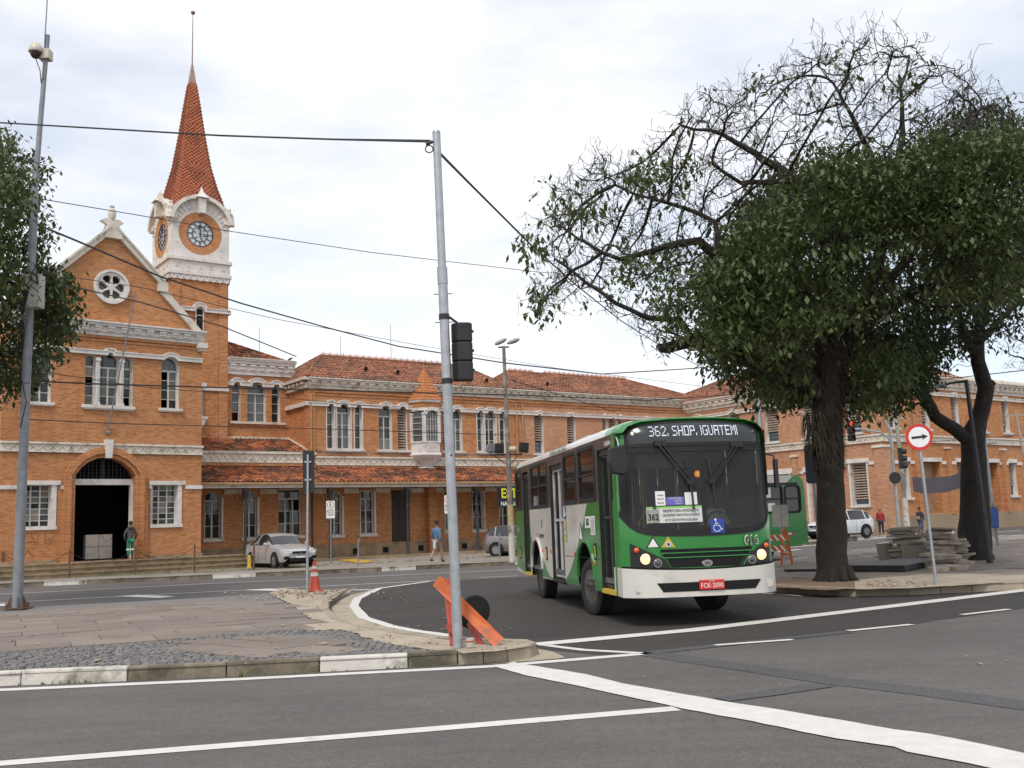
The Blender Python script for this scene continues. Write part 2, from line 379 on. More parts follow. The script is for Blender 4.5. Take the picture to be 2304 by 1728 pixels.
# fresh dark asphalt of the turning lane, and narrow repairs
curve=[at(*z7p(*p)) for p in((990,238),(600,292),(430,372),(400,430),(480,522),(700,592),(900,628),(1160,662))]
islR=[(8.4,33.8),(5.3,28),(4.95,24.5),(5.05,23.15),(5.73,21.53),(6.52,20.4),(7.55,20.21),(8.87,20.43),(9.97,20.61),(13,22.2),(20,26.5),(34,36)]
sheet('fresh_asphalt',curve+[(.3,13.6),(.9,12.9),(1.5,12.75),(2.6,13.3),(5.1,14.7),(7.9,16.7),(14,20.6),(20,26.6)]+islR[::-1][2:]+[(8.1,34.5),(6,34.5),(2,33.2)],.004,ASPH2)
strip([at(*zm(*p)) for p in((520,95),(1000,165),(1400,225),(1800,272),(2212,330),(2900,420))],.42,.004,'asphalt_repair',ASPH3)
strip([at(*zm(*p)) for p in((870,305),(1100,275),(1330,240))],.25,.007,'asphalt_repair',ASPH3)
strip([at(*zm(*p)) for p in((560,98),(845,66),(1100,40),(1430,5))],.25,.007,'asphalt_repair',ASPH3)
# painted lines
strip([at(-900,1590)]+[at(*dq(*p)) for p in((0,1491),(530,1467),(1060,1440),(1220,1427),(1385,1413))],.2,.0045)
strip([at(*dq(*p)) for p in((1385,1412),(1260,1405),(1155,1392))],.14,.0085)
strip([at(*dq(*p)) for p in((1155,1394),(1500,1362),(1800,1326),(2212,1276),(2600,1225))],.36,.0125)
strip([at(-700,1815)]+[at(*dq(*p)) for p in((0,1650),(700,1595),(1462,1531))],.2,.0045)
for a,c in(((1545,1395),(1712,1383)),((1832,1364),(1970,1350)),((2078,1329),(2180,1317)),((2290,1303),(2400,1291))): strip([at(*dq(*a)),at(*dq(*c))],.13,.0105)
top=[at(*zm(*p)) for p in((-45,140),(0,150),(280,195),(440,235),(720,285),(870,312),(1150,355),(1640,440),(1800,460),(2212,545),(2900,690))]
bot=[at(*zm(*p)) for p in((-130,160),(0,197),(210,240),(630,330),(700,348),(940,390),(1380,480),(1640,517),(1700,540),(1960,590),(2500,700))]
sheet('stop_line',top+bot[::-1],.009,PAINT,jit=.008)
S=lambda *p:[at(*q) for q in p]
strip(S((-200,1346),(0,1337.5),(479,1313),(860,1296),(1178,1281.4)),.16,.008)
strip(S((-200,1366),(0,1356.8),(479,1331.5),(860,1312.6),(981,1306)),.16,.008)
strip(curve,.2,.012)
strip(S((1078,1300),(1165,1296)),.14,.008)
strip([at(*z7p(*p)) for p in((370,305),(540,303))],.3,.009)
for q in(((760,298),(900,288),(1150,298),(1040,309)),((1600,258),(1740,248),(1930,256),(1800,262)),((-200,348),(60,346),(60,362),(-200,362))): sheet('lane_marking',[at(*z8p(*p)) for p in q],.010,PAINT)
strip([at(*zsp(*p)) for p in((-60,1172),(0,1180),(440,1211),(800,1212),(1200,1196),(1400,1201),(1800,1178))],.08,.012)
for q in(((360,806),(560,803)),((1050,791),(1160,782)),((950,767),(1170,738)),((1620,708),(1720,697)),((1990,735),(2075,727))): strip([at(*zsp(*p)) for p in q],.2,.02)
for q in(((330,821),(615,797)),((240,862),(420,838)),((1980,765),(2180,742)),((1990,694),(2190,676)),((1995,703),(2200,688))): strip([at(*zsp(*p)) for p in q],.3,.02)

# kerbs: every stone its own piece
def kerb(path,parent,zt,step,pick,depth=.15,bev=0,side=1,z0=-.03):
    P=resample(path,step) if step else path; k=0
    for a,c in zip(P,P[1:]):
        dx,dy=c[0]-a[0],c[1]-a[1];L=math.hypot(dx,dy);ux,uy=dx/L,dy/L;nx,ny=-uy*side,ux*side; g=.006
        a2=(a[0]+ux*g,a[1]+uy*g);c2=(c[0]-ux*g,c[1]-uy*g); e=rnd.uniform(-.008,.006); s_=rnd.uniform(-.008,.008)
        b=MB(); b.cr=rnd.random(); h=H(*a)
        q=[(a2[0]+nx*s_,a2[1]+ny*s_),(c2[0]+nx*s_,c2[1]+ny*s_),(c2[0]+nx*depth,c2[1]+ny*depth),(a2[0]+nx*depth,a2[1]+ny*depth)]
        b.add([(x,y,z0+h) for x,y in q]+[(x+(nx*.02 if i<2 else 0),y+(ny*.02 if i<2 else 0),zt+h+e) for i,(x,y) in enumerate(q)],[(0,3,2,1),(4,5,6,7),(0,1,5,4),(1,2,6,5),(2,3,7,6),(3,0,4,7)])
        b.build('kerb_stone',pick(k,(a[0]+c[0])/2,(a[1]+c[1])/2),parent,bevel=bev); k+=1
def slabs(poly,ox,oy,yaw,lx,ly,z,parent,hole=None,mat=SLAB,gap=.012,miss=0,name='paving_slab',thick=.05):
    c,s=cos(R(yaw)),sin(R(yaw)); us=[(x-ox)*c+(y-oy)*s for x,y in poly]; vs=[-(x-ox)*s+(y-oy)*c for x,y in poly]; n=0
    for j in range(int(min(vs)//ly),int(max(vs)//ly)+1):
        off=(j%2)*.5*lx+rnd.uniform(-.1,.1)
        for i in range(int(min(us)//lx)-1,int(max(us)//lx)+1):
            u,v=i*lx+off,j*ly; cx,cy=ox+(u+lx/2)*c-(v+ly/2)*s,oy+(u+lx/2)*s+(v+ly/2)*c
            if not inside((cx,cy),poly) or (hole and inside((cx,cy),hole)) or rnd.random()<miss: continue
            b=MB(); b.cr=rnd.random(); q=[(u+gap,v+gap),(u+lx-gap,v+gap),(u+lx-gap,v+ly-gap),(u+gap,v+ly-gap)]
            t1=[rnd.uniform(-.006,.006) for _ in range(4)]
            W=[(ox+a*c-d*s,oy+a*s+d*c) for a,d in q]
            b.add([(x,y,z-thick+H(x,y)) for x,y in W]+[(x,y,z+H(x,y)+t1[k]) for k,(x,y) in enumerate(W)],[(0,3,2,1),(4,5,6,7),(0,1,5,4),(1,2,6,5),(2,3,7,6),(3,0,4,7)])
            b.build(name,mat,parent); n+=1
    return n
# ---- near island at the left
kf=[(-34,9.6),(-20,10.7),(-5.71,11.96),(-4.51,12.0),(-3.4,12.08),(-2.35,12.19),(-1.33,12.30),(-.75,12.40),(-.45,12.46),(-.16,12.55),(.12,12.78),(.21,13.05),(.12,13.3),(-.05,13.42),(-.34,13.62),(-1.01,14.15),(-1.65,14.95),(-2.38,16.17),(-3.07,17.77),(-3.63,19.91),(-4.1,22.4),(-4.3,24.6),(-4.36,26.6)]
back=[(-5.6,26.9),(-6.4,26.0),(-7.6,25.3),(-12,23.9),(-20,21.5),(-34,17)]
isl=sheet('left_pavement',kf+back,.128,COBB)
kfr=kf[:3]; kerb(resample(kfr[:3],1.1)[:],isl,.16,0,lambda k,x,y:KERBW if k%4==1 else KERB,side=1,bev=.012)
kerb(kf[2:10],isl,.16,0,lambda k,x,y:{0:KERBW,3:KERBW,5:KERBN,6:KERBN}.get(k,KERB),bev=.014)
kerb(resample(kf[9:],.75),isl,.165,0,lambda k,x,y:KERBN,bev=.012)
A=lambda f,*p:[at(*f(*q),.15) for q in p]
s1=A(z8p,(-900,720),(0,662),(560,622),(1100,582),(2050,507),(2150,470),(2060,440),(2030,400),(1960,385),(1980,350),(1880,345),(1780,315),(1400,318),(200,388),(0,405),(-900,470))
s2=A(z8p,(1130,597),(2080,528),(2230,600),(2420,640),(1430,690))
slabs(s1,-3.19,16.06,25.8,1.15,.8,.152,isl,gap=.006)
slabs(s2,-4.9,14.71,-39,1.1,.6,.152,isl,gap=.006)
sand1=A(z7p,(-50,610),(330,610),(600,700),(860,745),(1090,770),(1260,790),(1500,775),(1790,735),(1720,705),(1500,700),(1120,685),(800,645),(500,592),(290,535),(215,480),(195,440),(215,385),(345,300),(180,300),(0,300),(-160,285),(-260,330),(-60,420),(60,520))
sheet('sand_patch',sand1,.147,SAND,kind='stuff',jit=.05)
gut=curve[1:]+[(-1.0,14.3),(-1.6,15.1),(-2.3,16.3),(-3.0,17.85),(-3.55,19.95),(-4.05,22.4),(-4.25,24.6),(-4.3,26.6)]
sheet('gutter_apron',gut,.006,SAND)
sheet('gutter_apron',[at(*z7p(*p)) for p in((1600,868),(1840,800),(1830,760),(1960,790),(2045,830),(1980,842),(1500,880),(1420,885))],.007,SAND)
front=[(-9.5,11.6),(-5.71,12.12),(-2.35,12.36),(-.5,12.62),(.05,12.85),(.0,13.2)]
cz=front+A(z7p,(1260,790),(1090,770),(860,745),(600,700),(330,605),(0,590),(-120,575))+A(z8p,(1100,582),(560,622),(0,662))+[(-9.5,13.2)]
b=MB(); y=11.5
while y<17.3:
    x=-9.5+rnd.uniform(0,.05)
    while x<.1:
        if inside((x,y),cz) and not inside((x,y),s2) and not inside((x,y),sand1):
            a=rnd.uniform(.036,.05); d=rnd.uniform(.03,.042); h=.146+rnd.uniform(-.006,.012); b.cr=rnd.random(); sk=rnd.uniform(-.012,.012); jy=rnd.uniform(-.012,.012)
            b.add([(x-a,y-d+jy,.12),(x+a,y-d+sk+jy,.12),(x+a,y+d+jy,.12),(x-a,y+d+sk+jy,.12),(x-a*.85,y-d*.8+jy,h),(x+a*.85,y-d*.8+sk+jy,h),(x+a*.85,y+d*.8+jy,h),(x-a*.85,y+d*.8+sk+jy,h)],[(4,5,6,7),(0,1,5,4),(1,2,6,5),(2,3,7,6),(3,0,4,7)])
        x+=.105
    y+=.092
b.build('cobblestones',COBB,isl,kind='stuff')
# ---- island at the right
islR2=islR+[(50,48),(50,62)]+[(22.5,47.5),(15.3,43.4),(11.65,39.2),(10.9,37.9),(9.28,35.4)]
ir=sheet('right_pavement',islR2,.14,PAVE)
kerb(resample(islR[:9][::-1],.85)[::-1],ir,.165,0,lambda k,x,y:KERBN,bev=.012)
kerb(resample(islR[8:],1.0),ir,.165,0,lambda k,x,y:KERBN)
kerb(resample([(50,62),(22.5,47.5),(15.3,43.4),(11.65,39.2),(10.9,37.9),(9.28,35.4),(8.4,33.8)],1.2),ir,.16,0,lambda k,x,y:KERBN if k%5 else KERBW)
rs=[(5.6,24.2),(8.6,23.9),(9.6,24.6),(11.5,25.0),(16,26.8),(30,36),(28,44),(15,41),(11,35.5),(8.6,32.5),(6.2,28)]
slabs(rs,7,24,28,1.3,.9,.158,ir,gap=.01)
sheet('soil_patch',A(zsp,(210,1140),(240,1085),(520,1065),(800,1075),(960,1090),(900,1150),(640,1165),(400,1150)),.158,SOIL,kind='stuff',jit=.06)
sheet('sand_patch',A(zsp,(830,1100),(1000,1070),(1250,1050),(1400,1040),(1700,1035),(2100,1045),(2300,1040),(2300,1085),(2000,1110),(1700,1130),(1300,1150),(900,1160)),.163,SAND,kind='stuff',jit=.08)
# ---- far sidewalk under the station
kerbF=[(-60,25.5),(-45,30.2),(-19,37.97),(-11.7,39.67),(-5.4,40.95),(-.13,43.1),(7,46.5),(14.2,51.0),(16.9,53.2),(20.6,57.2),(24.0,60.2),(34.5,69.8),(60,92)]
K=resample(kerbF,1.5); b=MB(); dpt=[0,.5,1,2,3,4.5,6,8,10,13,17,25,45]; nd_=len(dpt)
b.add([(x-.5*d,y+.87*d,.145+H(x-.5*d,y+.87*d)) for x,y in K for d in dpt],[(i*nd_+j,(i+1)*nd_+j,(i+1)*nd_+j+1,i*nd_+j+1) for i in range(len(K)-1) for j in range(nd_-1)])
fs=b.build('far_sidewalk',PAVE,kind='structure')
kerb(K,fs,.16,0,lambda k,x,y:KERBW if k%4==1 or (x>15 and k%3) else KERB)
# pale and mossy ground along the building, grass verge
sheet('grass_verge',[(-26,40.6),(-17,41.9),(-9,44.2),(-9,45.0),(-17,42.8),(-26,41.6)],.152,pm('verge',(.2,.18,.09),.95,var=.3,scale=2,world=True,dirt=(.08,.11,.03),dscale=2),kind='stuff')
b=MB()
def tuft(x,y,z,h,n,sp):
    for _ in range(n):
        a=rnd.uniform(0,2*PI);d=rnd.uniform(0,sp);px_,py_=x+d*cos(a),y+d*sin(a);l=rnd.uniform(.5,1)*h; b.cr=rnd.random()
        e=rnd.uniform(0,2*PI); w_=.008; b.add([(px_-w_*cos(e),py_-w_*sin(e),z),(px_+w_*cos(e),py_+w_*sin(e),z),(px_+rnd.uniform(-.4,.4)*l,py_+rnd.uniform(-.4,.4)*l,z+l)],[(0,1,2)])
for x in [-.3+i*.09 for i in range(-62,4)]:
    if rnd.random()<.5: tuft(x,11.93+(x+5.7)*.075 if x<-.5 else 12.4,0,.045,rnd.randint(2,7),.05)
tuft(-3.2,12.0,.0,.13,14,.04)
for x,y in[(-26+i*.35,40.9+i*.35*.19) for i in range(50)]: tuft(x,y+rnd.uniform(-.3,.3),.15,.14,16,.25)
for i in range(40): tuft(-9+i*.35+rnd.uniform(-.3,.3),45.6+i*.16+rnd.uniform(-.3,.3),.15,.13,16,.3)
for i in range(70):
    u=rnd.uniform(0,1); tuft(3+u*2-8*0-4.2+u*1.2,51.2+u*1.2+rnd.uniform(-.3,.3),.15,.2,14,.3)
for i in range(60): x=12+i*.16; tuft(x,54.2+(x-12)*.35+rnd.uniform(-.4,.4) if x<20 else 57.5,.15+H(x,55),.14,14,.3)
b.build('grass_tufts',GRASS,kind='stuff')
# crushed stones, brick bits and fallen leaves
b=MB()
def pebble(x,y,z,r):
    o=[Vector((rnd.uniform(-1,1),rnd.uniform(-1,1),rnd.uniform(-.3,.8))).normalized()*r*rnd.uniform(.6,1.1) for _ in range(6)]
    o=[Vector((r,0,0)),Vector((-r*.3,r*.8,0)),Vector((-r*.7,-r*.5,0)),Vector((0,0,r*.8)),Vector((0,0,-r*.4))]; rt=Matrix.Rotation(rnd.uniform(0,6),3,'Z')@Matrix.Rotation(rnd.uniform(-.5,.5),3,'X')
    b.cr=rnd.random(); b.add([rt@(q*rnd.uniform(.7,1.2))+Vector((x,y,z+r*.3)) for q in o],[(0,1,3),(1,2,3),(2,0,3),(1,0,4),(2,1,4),(0,2,4)])
for _ in range(260):
    x,y=rnd.gauss(-5.2,.75),rnd.gauss(25.2,.75); pebble(x,y,.15,rnd.choice((.015,.02,.03,.04,.06)))
for _ in range(240):
    i=rnd.randrange(len(sand1)); q=sand1[i]; 
    p=(q[0]+rnd.gauss(0,.5),q[1]+rnd.gauss(0,.5))
    if inside(p,sand1): pebble(*p,.147,rnd.choice((.008,.012,.02,.03)))
for _ in range(160): pebble(*at(*zsp(rnd.uniform(950,1430),rnd.uniform(1095,1140)),.15),.16,rnd.choice((.015,.03,.05)))
b.build('rubble',tilemat('rubble_mix',[(.3,.25,.2),(.4,.34,.27),(.33,.2,.13),(.22,.18,.15),(.42,.38,.32)],(.1,.09,.07),(.6,.8)),kind='stuff')
b=MB()
for k in range(126):
    if k<70: x,y=at(rnd.uniform(820,1150),rnd.uniform(1325,1425)); z=.012
    elif k<120: x,y=at(rnd.uniform(20,760),rnd.uniform(1375,1520),.15); z=.165
    else: x,y=at(rnd.uniform(1300,2290),rnd.uniform(1440,1560)); z=.01
    a=rnd.uniform(0,6); l=rnd.uniform(.02,.06) if rnd.random()<.85 else .1; b.cr=rnd.random(); w_=l*.35
    b.add([(x-l*cos(a),y-l*sin(a),z),(x+w_*sin(a),y-w_*cos(a),z+.012),(x+l*cos(a),y+l*sin(a),z+.004),(x-w_*sin(a),y+w_*cos(a),z+.014)],[(0,1,2,3)])
b.build('fallen_leaves',tilemat('dry_leaf',[(.45,.36,.22),(.3,.2,.1),(.5,.45,.33),(.2,.13,.07)],(.2,.14,.08),(.7,.9)),kind='stuff')
# ================================================================ buildings
GLS=[pm('window_glass_%s'%n,c,.06,var=.4,scale=1.1,spec=.6) for n,c in(('dark',(.025,.028,.028)),('grey',(.085,.10,.105)),('dusty',(.16,.165,.15)),('curtain',(.22,.19,.15)))]
SL={}
def slatmesh(wd):
    k=round(wd,2)
    if k not in SL:
        b=MB(); b.obox((0,0,0),(wd,.02,.13),Matrix.Rotation(R(-38),3,'X')); SL[k]=b.mesh('slat',SLAT)
    return SL[k]
def win(P,x0,x1,z0,zs,rise,y=0,depth=.26,cols=2,rows=3,tr=None,sill=.12,louver=0,glass=None,rev=WHITE,fw=.05,surround=0,fmat=None,below=None,grid=False):
    """builds window > pane / slat / sill in a wall at depth y and returns the opening's outline"""
    o=outline(x0,x1,z0,zs,rise); ztop=zs+rise; fm=fmat or FRAME
    b=MB(); n=len(o)
    for i in range(n):
        j=(i+1)%n; b.add([(o[i][0],y,o[i][1]),(o[j][0],y,o[j][1]),(o[j][0],y+depth,o[j][1]),(o[i][0],y+depth,o[i][1])],[(0,1,2,3)],1)
    b.ribbon(o,fw*2,y+depth-.03,y+depth+.05,closed=True,mi=0)
    if surround: b.ribbon(o[2:]+[o[0]] if False else [o[1]]+o[2:]+[o[0]],surround,y-.03,y+.02,mi=1,side=0)
    zt=tr if tr else zs; yy=y+depth-.01
    if not louver:
        if rise or tr: b.box(x0,x1,yy-.02,yy+.05,zt-.035,zt+.035,0)
        for c in range(1,cols): x=x0+(x1-x0)*c/cols; h=.028 if c*2!=cols else .04; b.box(x-h,x+h,yy-.02,yy+.04,z0,zt,0)
        for r in range(1,rows): z=z0+(zt-z0)*r/rows; b.box(x0,x1,yy-.005,yy+.035,z-.016,z+.016,0)
    wo=b.build('window',[fm,rev],P)
    if louver:
        st=.155; z=z0+.1; me=slatmesh(x1-x0-.06); zl=z0+(ztop-z0)*(below or 0)
        while z<ztop-.05:
            if z>=zl: 
                q=link('slat',me,wo,loc=((x0+x1)/2,y+depth-.06+rnd.uniform(-.004,.004),z)); q.rotation_euler=(rnd.uniform(-.08,.08),rnd.uniform(-.01,.01),0)
            z+=st
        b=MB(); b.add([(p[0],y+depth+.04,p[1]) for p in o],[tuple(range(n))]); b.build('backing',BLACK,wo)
        if below:
            b=MB(); nz=max(2,int((zl-z0)/.2))
            for i in range(nz): za=z0+(zl-z0)*i/nz; zb=z0+(zl-z0)*(i+1)/nz-.015; b=MB(); b.add([(x0+.03,y+depth-.03,za),(x1-.03,y+depth-.03,za),(x1-.03,y+depth+.02,zb),(x0+.03,y+depth+.02,zb)],[(0,1,2,3)]); b.build('pane',GLS[1],wo)
    else:
        for c in range(cols):
            for r in range(rows):
                xa=x0+(x1-x0)*c/cols+.02;xb=x0+(x1-x0)*(c+1)/cols-.02;za=z0+(zt-z0)*r/rows+.01;zb=z0+(zt-z0)*(r+1)/rows-.01
                t1=rnd.uniform(-.006,.006);t2=rnd.uniform(-.006,.006)
                b=MB(); b.add([(xa,yy+.015+t1,za),(xb,yy+.015-t1,za),(xb,yy+.015-t1+t2,zb),(xa,yy+.015+t1+t2,zb)],[(0,1,2,3)])
                g=glass if glass is not None else rnd.choice((0,0,0,1,1,2,3) if r>0 else (0,0,1,2))
                if rnd.random()<.05: continue
                b.build('pane',GLS[g],wo)
        if rise or tr:
            b=MB(); pts=[(x1-.01,zt)]+[p for p in o[2:] if p[1]>=zt]+[(x0+.01,zt)]; b.add([(p[0],yy+.02,p[1]) for p in pts],[tuple(range(len(pts)))])
            b.build('pane',GLS[1 if (glass or rnd.random()<.5) else 0],wo)
    if sill:
        b=MB(); b.box(x0-.14,x1+.14,y-.14,y+.03,z0-sill,z0-.01); b.box(x0-.1,x1+.1,y-.09,y+.02,z0-sill-.05,z0-sill); b.build('sill',rev,wo)
    return o
def hood(P,xa,xb,zb,wins,wd=.2,y=0,off=.1,mat=WHITE,dp=.13):
    path=[(xa,zb)]
    for x0,x1,zs,rise in wins:
        A_=arc(x0-off,x1+off,zs,rise+off)[::-1]; A_=[p for p in A_ if p[1]>zb+.03]
        if A_:
            path+= [(A_[0][0]-.02,zb)] if A_[0][0]-.02>path[-1][0]+.01 else []
            path+=A_; path.append((A_[-1][0]+.02,zb))
    if xb>path[-1][0]+.02: path.append((xb,zb))
    b=MB(); b.ribbon(path,wd,y-dp,y+.01); b.ribbon([(p[0],p[1]+wd*.42) for p in path],.05,y-dp-.04,y-dp+.02)
    for x0,x1,zs,rise in wins: x=(x0+x1)/2; b.box(x-.03,x+.03,y-dp-.03,y-dp,zs+rise+off-.02,zs+rise+off+.03)
    return b.build('hood_moulding',mat,P)
def wall(P,outer,holes,y=0,mat=BRICK,name='wall'):
    V,Fc=filled(outer,holes,y); b=MB(); b.add(V,Fc); return b.build(name,mat,P)
def frieze(P,x0,x1,z0,z1,y=0,mat=CREAM,ends=True):
    b=MB(); b.box(x0,x1,y-.06,y+.01,z0,z1); b.box(x0-.03,x1+.03,y-.15,y+.01,z1-.09,z1); b.box(x0,x1,y-.1,y+.01,z0,z0+.06); n=max(1,int((x1-x0)/.2)); p=[]
    for i in range(n+1): p.append((x0+.1+(x1-x0-.2)*i/n,z0+.1 if i%2 else z1-.13))
    b.ribbon(p,.055,y-.1,y-.055); return b.build('frieze',mat,P)
def cornice(P,x0,x1,z0,z1,y=0,mat=WHITE,pitch=.55,out_=.4,endl=0,endr=0):
    b=MB(); h=z1-z0
    b.box(x0,x1,y-.1,y+.02,z0,z0+h*.25); b.box(x0,x1,y-out_*.45,y+.02,z0+h*.25,z1-h*.3)
    b.box(x0-endl,x1+endr,y-out_*.8,y+.02,z1-h*.3,z1-h*.12); b.box(x0-endl-.05,x1+endr+.05,y-out_,y+.05,z1-h*.12,z1)
    n=int((x1-x0)/pitch); 
    for i in range(n):
        x=x0+(i+.5)*(x1-x0)/n; b.lathe([(.0,-.16),(.07,-.16),(.07,.16),(0,.16)],(x,y-out_*.62,z1-h*.42),8,'x'); b.box(x-.15,x+.15,y-out_*.62,y,z0+h*.33,z1-h*.3)
        b.prism([(x+pitch*.5-.05,z1-h*.3-.16),(x+pitch*.5+.05,z1-h*.3-.16),(x+pitch*.5,z1-h*.3-.05)],y-out_*.45-.02,y-out_*.45+.01)
    return b.build('cornice',mat,P)
def tiles(b,O,U,V,lenu,lenv,reg,tw=.25,tl=.33):
    O=Vector(O);U=Vector(U).normalized();V=Vector(V).normalized();N=U.cross(V)
    if N.z<0:N=-N
    for j in range(int(lenv/tl)+1):
        for i in range(int(lenu/tw)+1):
            u=i*tw+(j%2)*0;v=j*tl
            if not reg(u+tw/2,v+tl/2): continue
            b.cr=rnd.random(); h0=.03+rnd.uniform(0,.02); jx=rnd.uniform(-.008,.008); pr=[(0,.0),(.3,.05),(.7,.05),(1,.0)]; vs=[]
            for vv,hh in((v-.03,h0),(v+tl,h0-.035)):
                for a,q in pr: vs.append(O+U*(u+a*tw+jx)+V*vv+N*(q+hh))
            vs+= [O+U*(u+a*tw+jx)+V*(v-.03)+N*(q+h0-.03) for a,q in pr]
            b.add(vs,[(0,1,5,4),(1,2,6,5),(2,3,7,6),(8,9,1,0),(9,10,2,1),(10,11,3,2)])
def ridgecap(b,p,q,r=.09,st=.4):
    p=Vector(p);q=Vector(q);d=q-p;n=max(1,int(d.length/st))
    for i in range(n): b.cr=rnd.random(); b.tube([p+d*(i/n),p+d*((i+1.15)/n)],[r*1.15,r*.9],7)
def hip(P,x0,x1,y0,y1,ze,ra,rb,yr,zr,mat=TILE,crest=False,back=True,tw=.25,tl=.33,vents=()):
    """hip roof: eaves rectangle, ridge from (ra,yr) to (rb,yr)"""
    b=MB(); c=[(x0,y0,ze),(x1,y0,ze),(x1,y1,ze),(x0,y1,ze),(ra,yr,zr),(rb,yr,zr)]; b.add([(p[0],p[1],p[2]-.02) for p in c],[(0,1,5,4),(1,2,5),(2,3,4,5),(3,0,4),(0,3,2,1)])
    ro=b.build('roof',ROOFBASE,P)
    b=MB(); s=math.hypot(yr-y0,zr-ze)
    tiles(b,(x0,y0,ze),(1,0,0),(0,yr-y0,zr-ze),x1-x0,s,lambda u,v: x0+u>x0+(ra-x0)*v/s-.05 and x0+u<x1-(x1-rb)*v/s+.05 and v<s,tw,tl)
    for (ex,rx) in((x0,ra),(x1,rb)):
        sg=1 if ex==x0 else -1; dx=abs(rx-ex)
        if dx>.3:
            s2=math.hypot(dx,zr-ze); Ly=y1-y0
            tiles(b,(ex,y1 if ex==x0 else y0,ze),(0,-sg,0),(sg*dx,0,zr-ze),Ly,s2,lambda u,v:(u>(Ly-(yr-y0) if ex==x0 else yr-y0)*v/s2-.05) and (u<Ly-((yr-y0) if ex==x0 else Ly-(yr-y0))*v/s2+.05) and v<s2,tw,tl)
    for p,q in(((x0,y0,ze),(ra,yr,zr)),((x1,y0,ze),(rb,yr,zr)),((x0,y1,ze),(ra,yr,zr)),((x1,y1,ze),(rb,yr,zr)),((ra,yr,zr),(rb,yr,zr))): 
        if (Vector(p)-Vector(q)).length>.3: ridgecap(b,(p[0],p[1],p[2]+.04),(q[0],q[1],q[2]+.04))
    b.build('roof_tiles',mat,ro,kind='stuff')
    if crest:
        b=MB(); n=int((rb-ra)/.42)
        for i in range(n):
            x=ra+(i+.5)*(rb-ra)/n
            if 4<i<7 and ra>10: continue
            z=zr+.1; b.box(x-.2,x+.2,yr-.03,yr+.03,z,z+.05)
            for a in(-.9,0,.9): b.beam((x,yr,z),(x+.17*sin(a),yr,z+.2*cos(a)+.03),.03,.035)
            b.tube([(x+.21+.08*cos(k*PI/4),yr,z+.03+.09*sin(k*PI/4)) for k in range(5)],.018,4)
        b.build('ridge_cresting',TILE3,ro)
    for u,v in vents:
        b=MB(); q=Vector((u,y0+(yr-y0)*v,ze+(zr-ze)*v+.05)); b.lathe([(.13,-.25),(.16,0),(.16,.02)],q+Vector((0,-.02,.06)),10,'y'); b.lathe([(.0,-.26),(.12,-.26)],q+Vector((0,-.02,.06)),10,'y',mi=1); b.build('roof_vent',[TILE,BLACK],ro)
    return ro
def bld(fr,name,label,z=0,cat='building'): return thing(name,label,cat,(fr.ox,fr.oy,z),fr.yaw)

# ---------------------------------------------------------------- gabled entrance hall
GF=Fr(-14.8,48.3,41); G_=bld(GF,'gabled_hall','orange brick hall with white rose window, steep gable and big arched doorway')
holes=[]
w1=(-7.66,-6.86,7.57,9.60,.38); w5=(-1.98,-1.14,7.57,9.62,.38)
tr3=[(-5.42,-4.97,7.57,9.62,.26),(-4.80,-3.93,7.57,9.66,.30),(-3.73,-3.32,7.57,9.62,.26)]
holes.append(win(G_,*w1,cols=2,rows=4,tr=9.35,glass=0)); holes.append(win(G_,*w5,cols=2,rows=4,tr=9.35))
for k,q in enumerate(tr3): holes.append(win(G_,*q,cols=2 if k==1 else 1,rows=4,tr=9.3,sill=0))
b=MB(); b.box(-5.57,-3.22,-.14,.02,7.42,7.56); b.box(-5.5,-3.3,-.09,.02,7.36,7.42); b.build('sill',WHITE,G_)
for x in(-4.885,-3.83):
    b=MB(); b.box(x-.085,x+.085,-.06,.25,7.57,9.72)
    for d in(-.04,0,.04): b.box(x+d-.012,x+d+.012,-.085,-.06,7.75,9.5)
    b.box(x-.11,x+.11,-.1,.02,9.55,9.66); b.box(x-.11,x+.11,-.1,.02,7.57,7.68); b.build('column',WHITE,G_)
hood(G_,-8.78,-.02,9.93,[(q[0],q[1],q[3],q[4]) for q in (w1,*tr3,w5)])
door=outline(-5.76,-3.12,.72,4.45,.80); holes.append(door)
g1=(-7.86,-6.72,2.26,4.02,0);g2=(-2.33,-1.16,2.22,4.02,0)
for q in(g1,g2):
    holes.append(win(G_,*q,cols=3,rows=7,sill=0,depth=.3,glass=None,fw=.03))
    b=MB(); x0,x1=q[0],q[1]; b.box(x0-.16,x1+.36,-.1,.02,4.02,4.2); b.ribbon([(x0,q[2]),(x0,4.02)],.1,-.05,.02,side=0);b.box(x0-.1,x0,-.05,.02,q[2],4.02); b.box(x1,x1+.2,-.05,.02,q[2],4.02); b.box(x0-.1,x1+.24,-.08,.02,q[2]-.14,q[2]); b.build('window_surround',WHITE,G_)
b=MB(); b.box(-8.8,-8.02,-.08,.02,3.84,4.0); b.box(-6.36,-6.22,-.08,.02,3.84,4.0); b.box(-2.49,-2.4,-.08,.02,3.84,4.0); b.box(-.8,.02,-.08,.02,3.83,4.0); b.build('string_course',WHITE,G_)
gab=[(-8.8,.6),(0,.6),(0,11.3),(-.3,11.3),(-2.12,13.2),(-2.12,13.42),(-4.37,15.62),(-6.62,13.42),(-6.62,13.2),(-8.5,11.3),(-8.8,11.3)]
rose=[(-4.37+.55*cos(a*PI/12),13.0+.55*sin(a*PI/12)) for a in range(24)]
wall(G_,gab,holes+[rose])
b=MB()
b.poly([(-8.8,0,.6),(-8.8,0,11.3),(-8.8,9,11.3),(-8.8,9,.6)]); b.poly([(0,0,.6),(0,9,.6),(0,9,11.3),(0,0,11.3)])
b.build('side_wall',BRICK,G_)
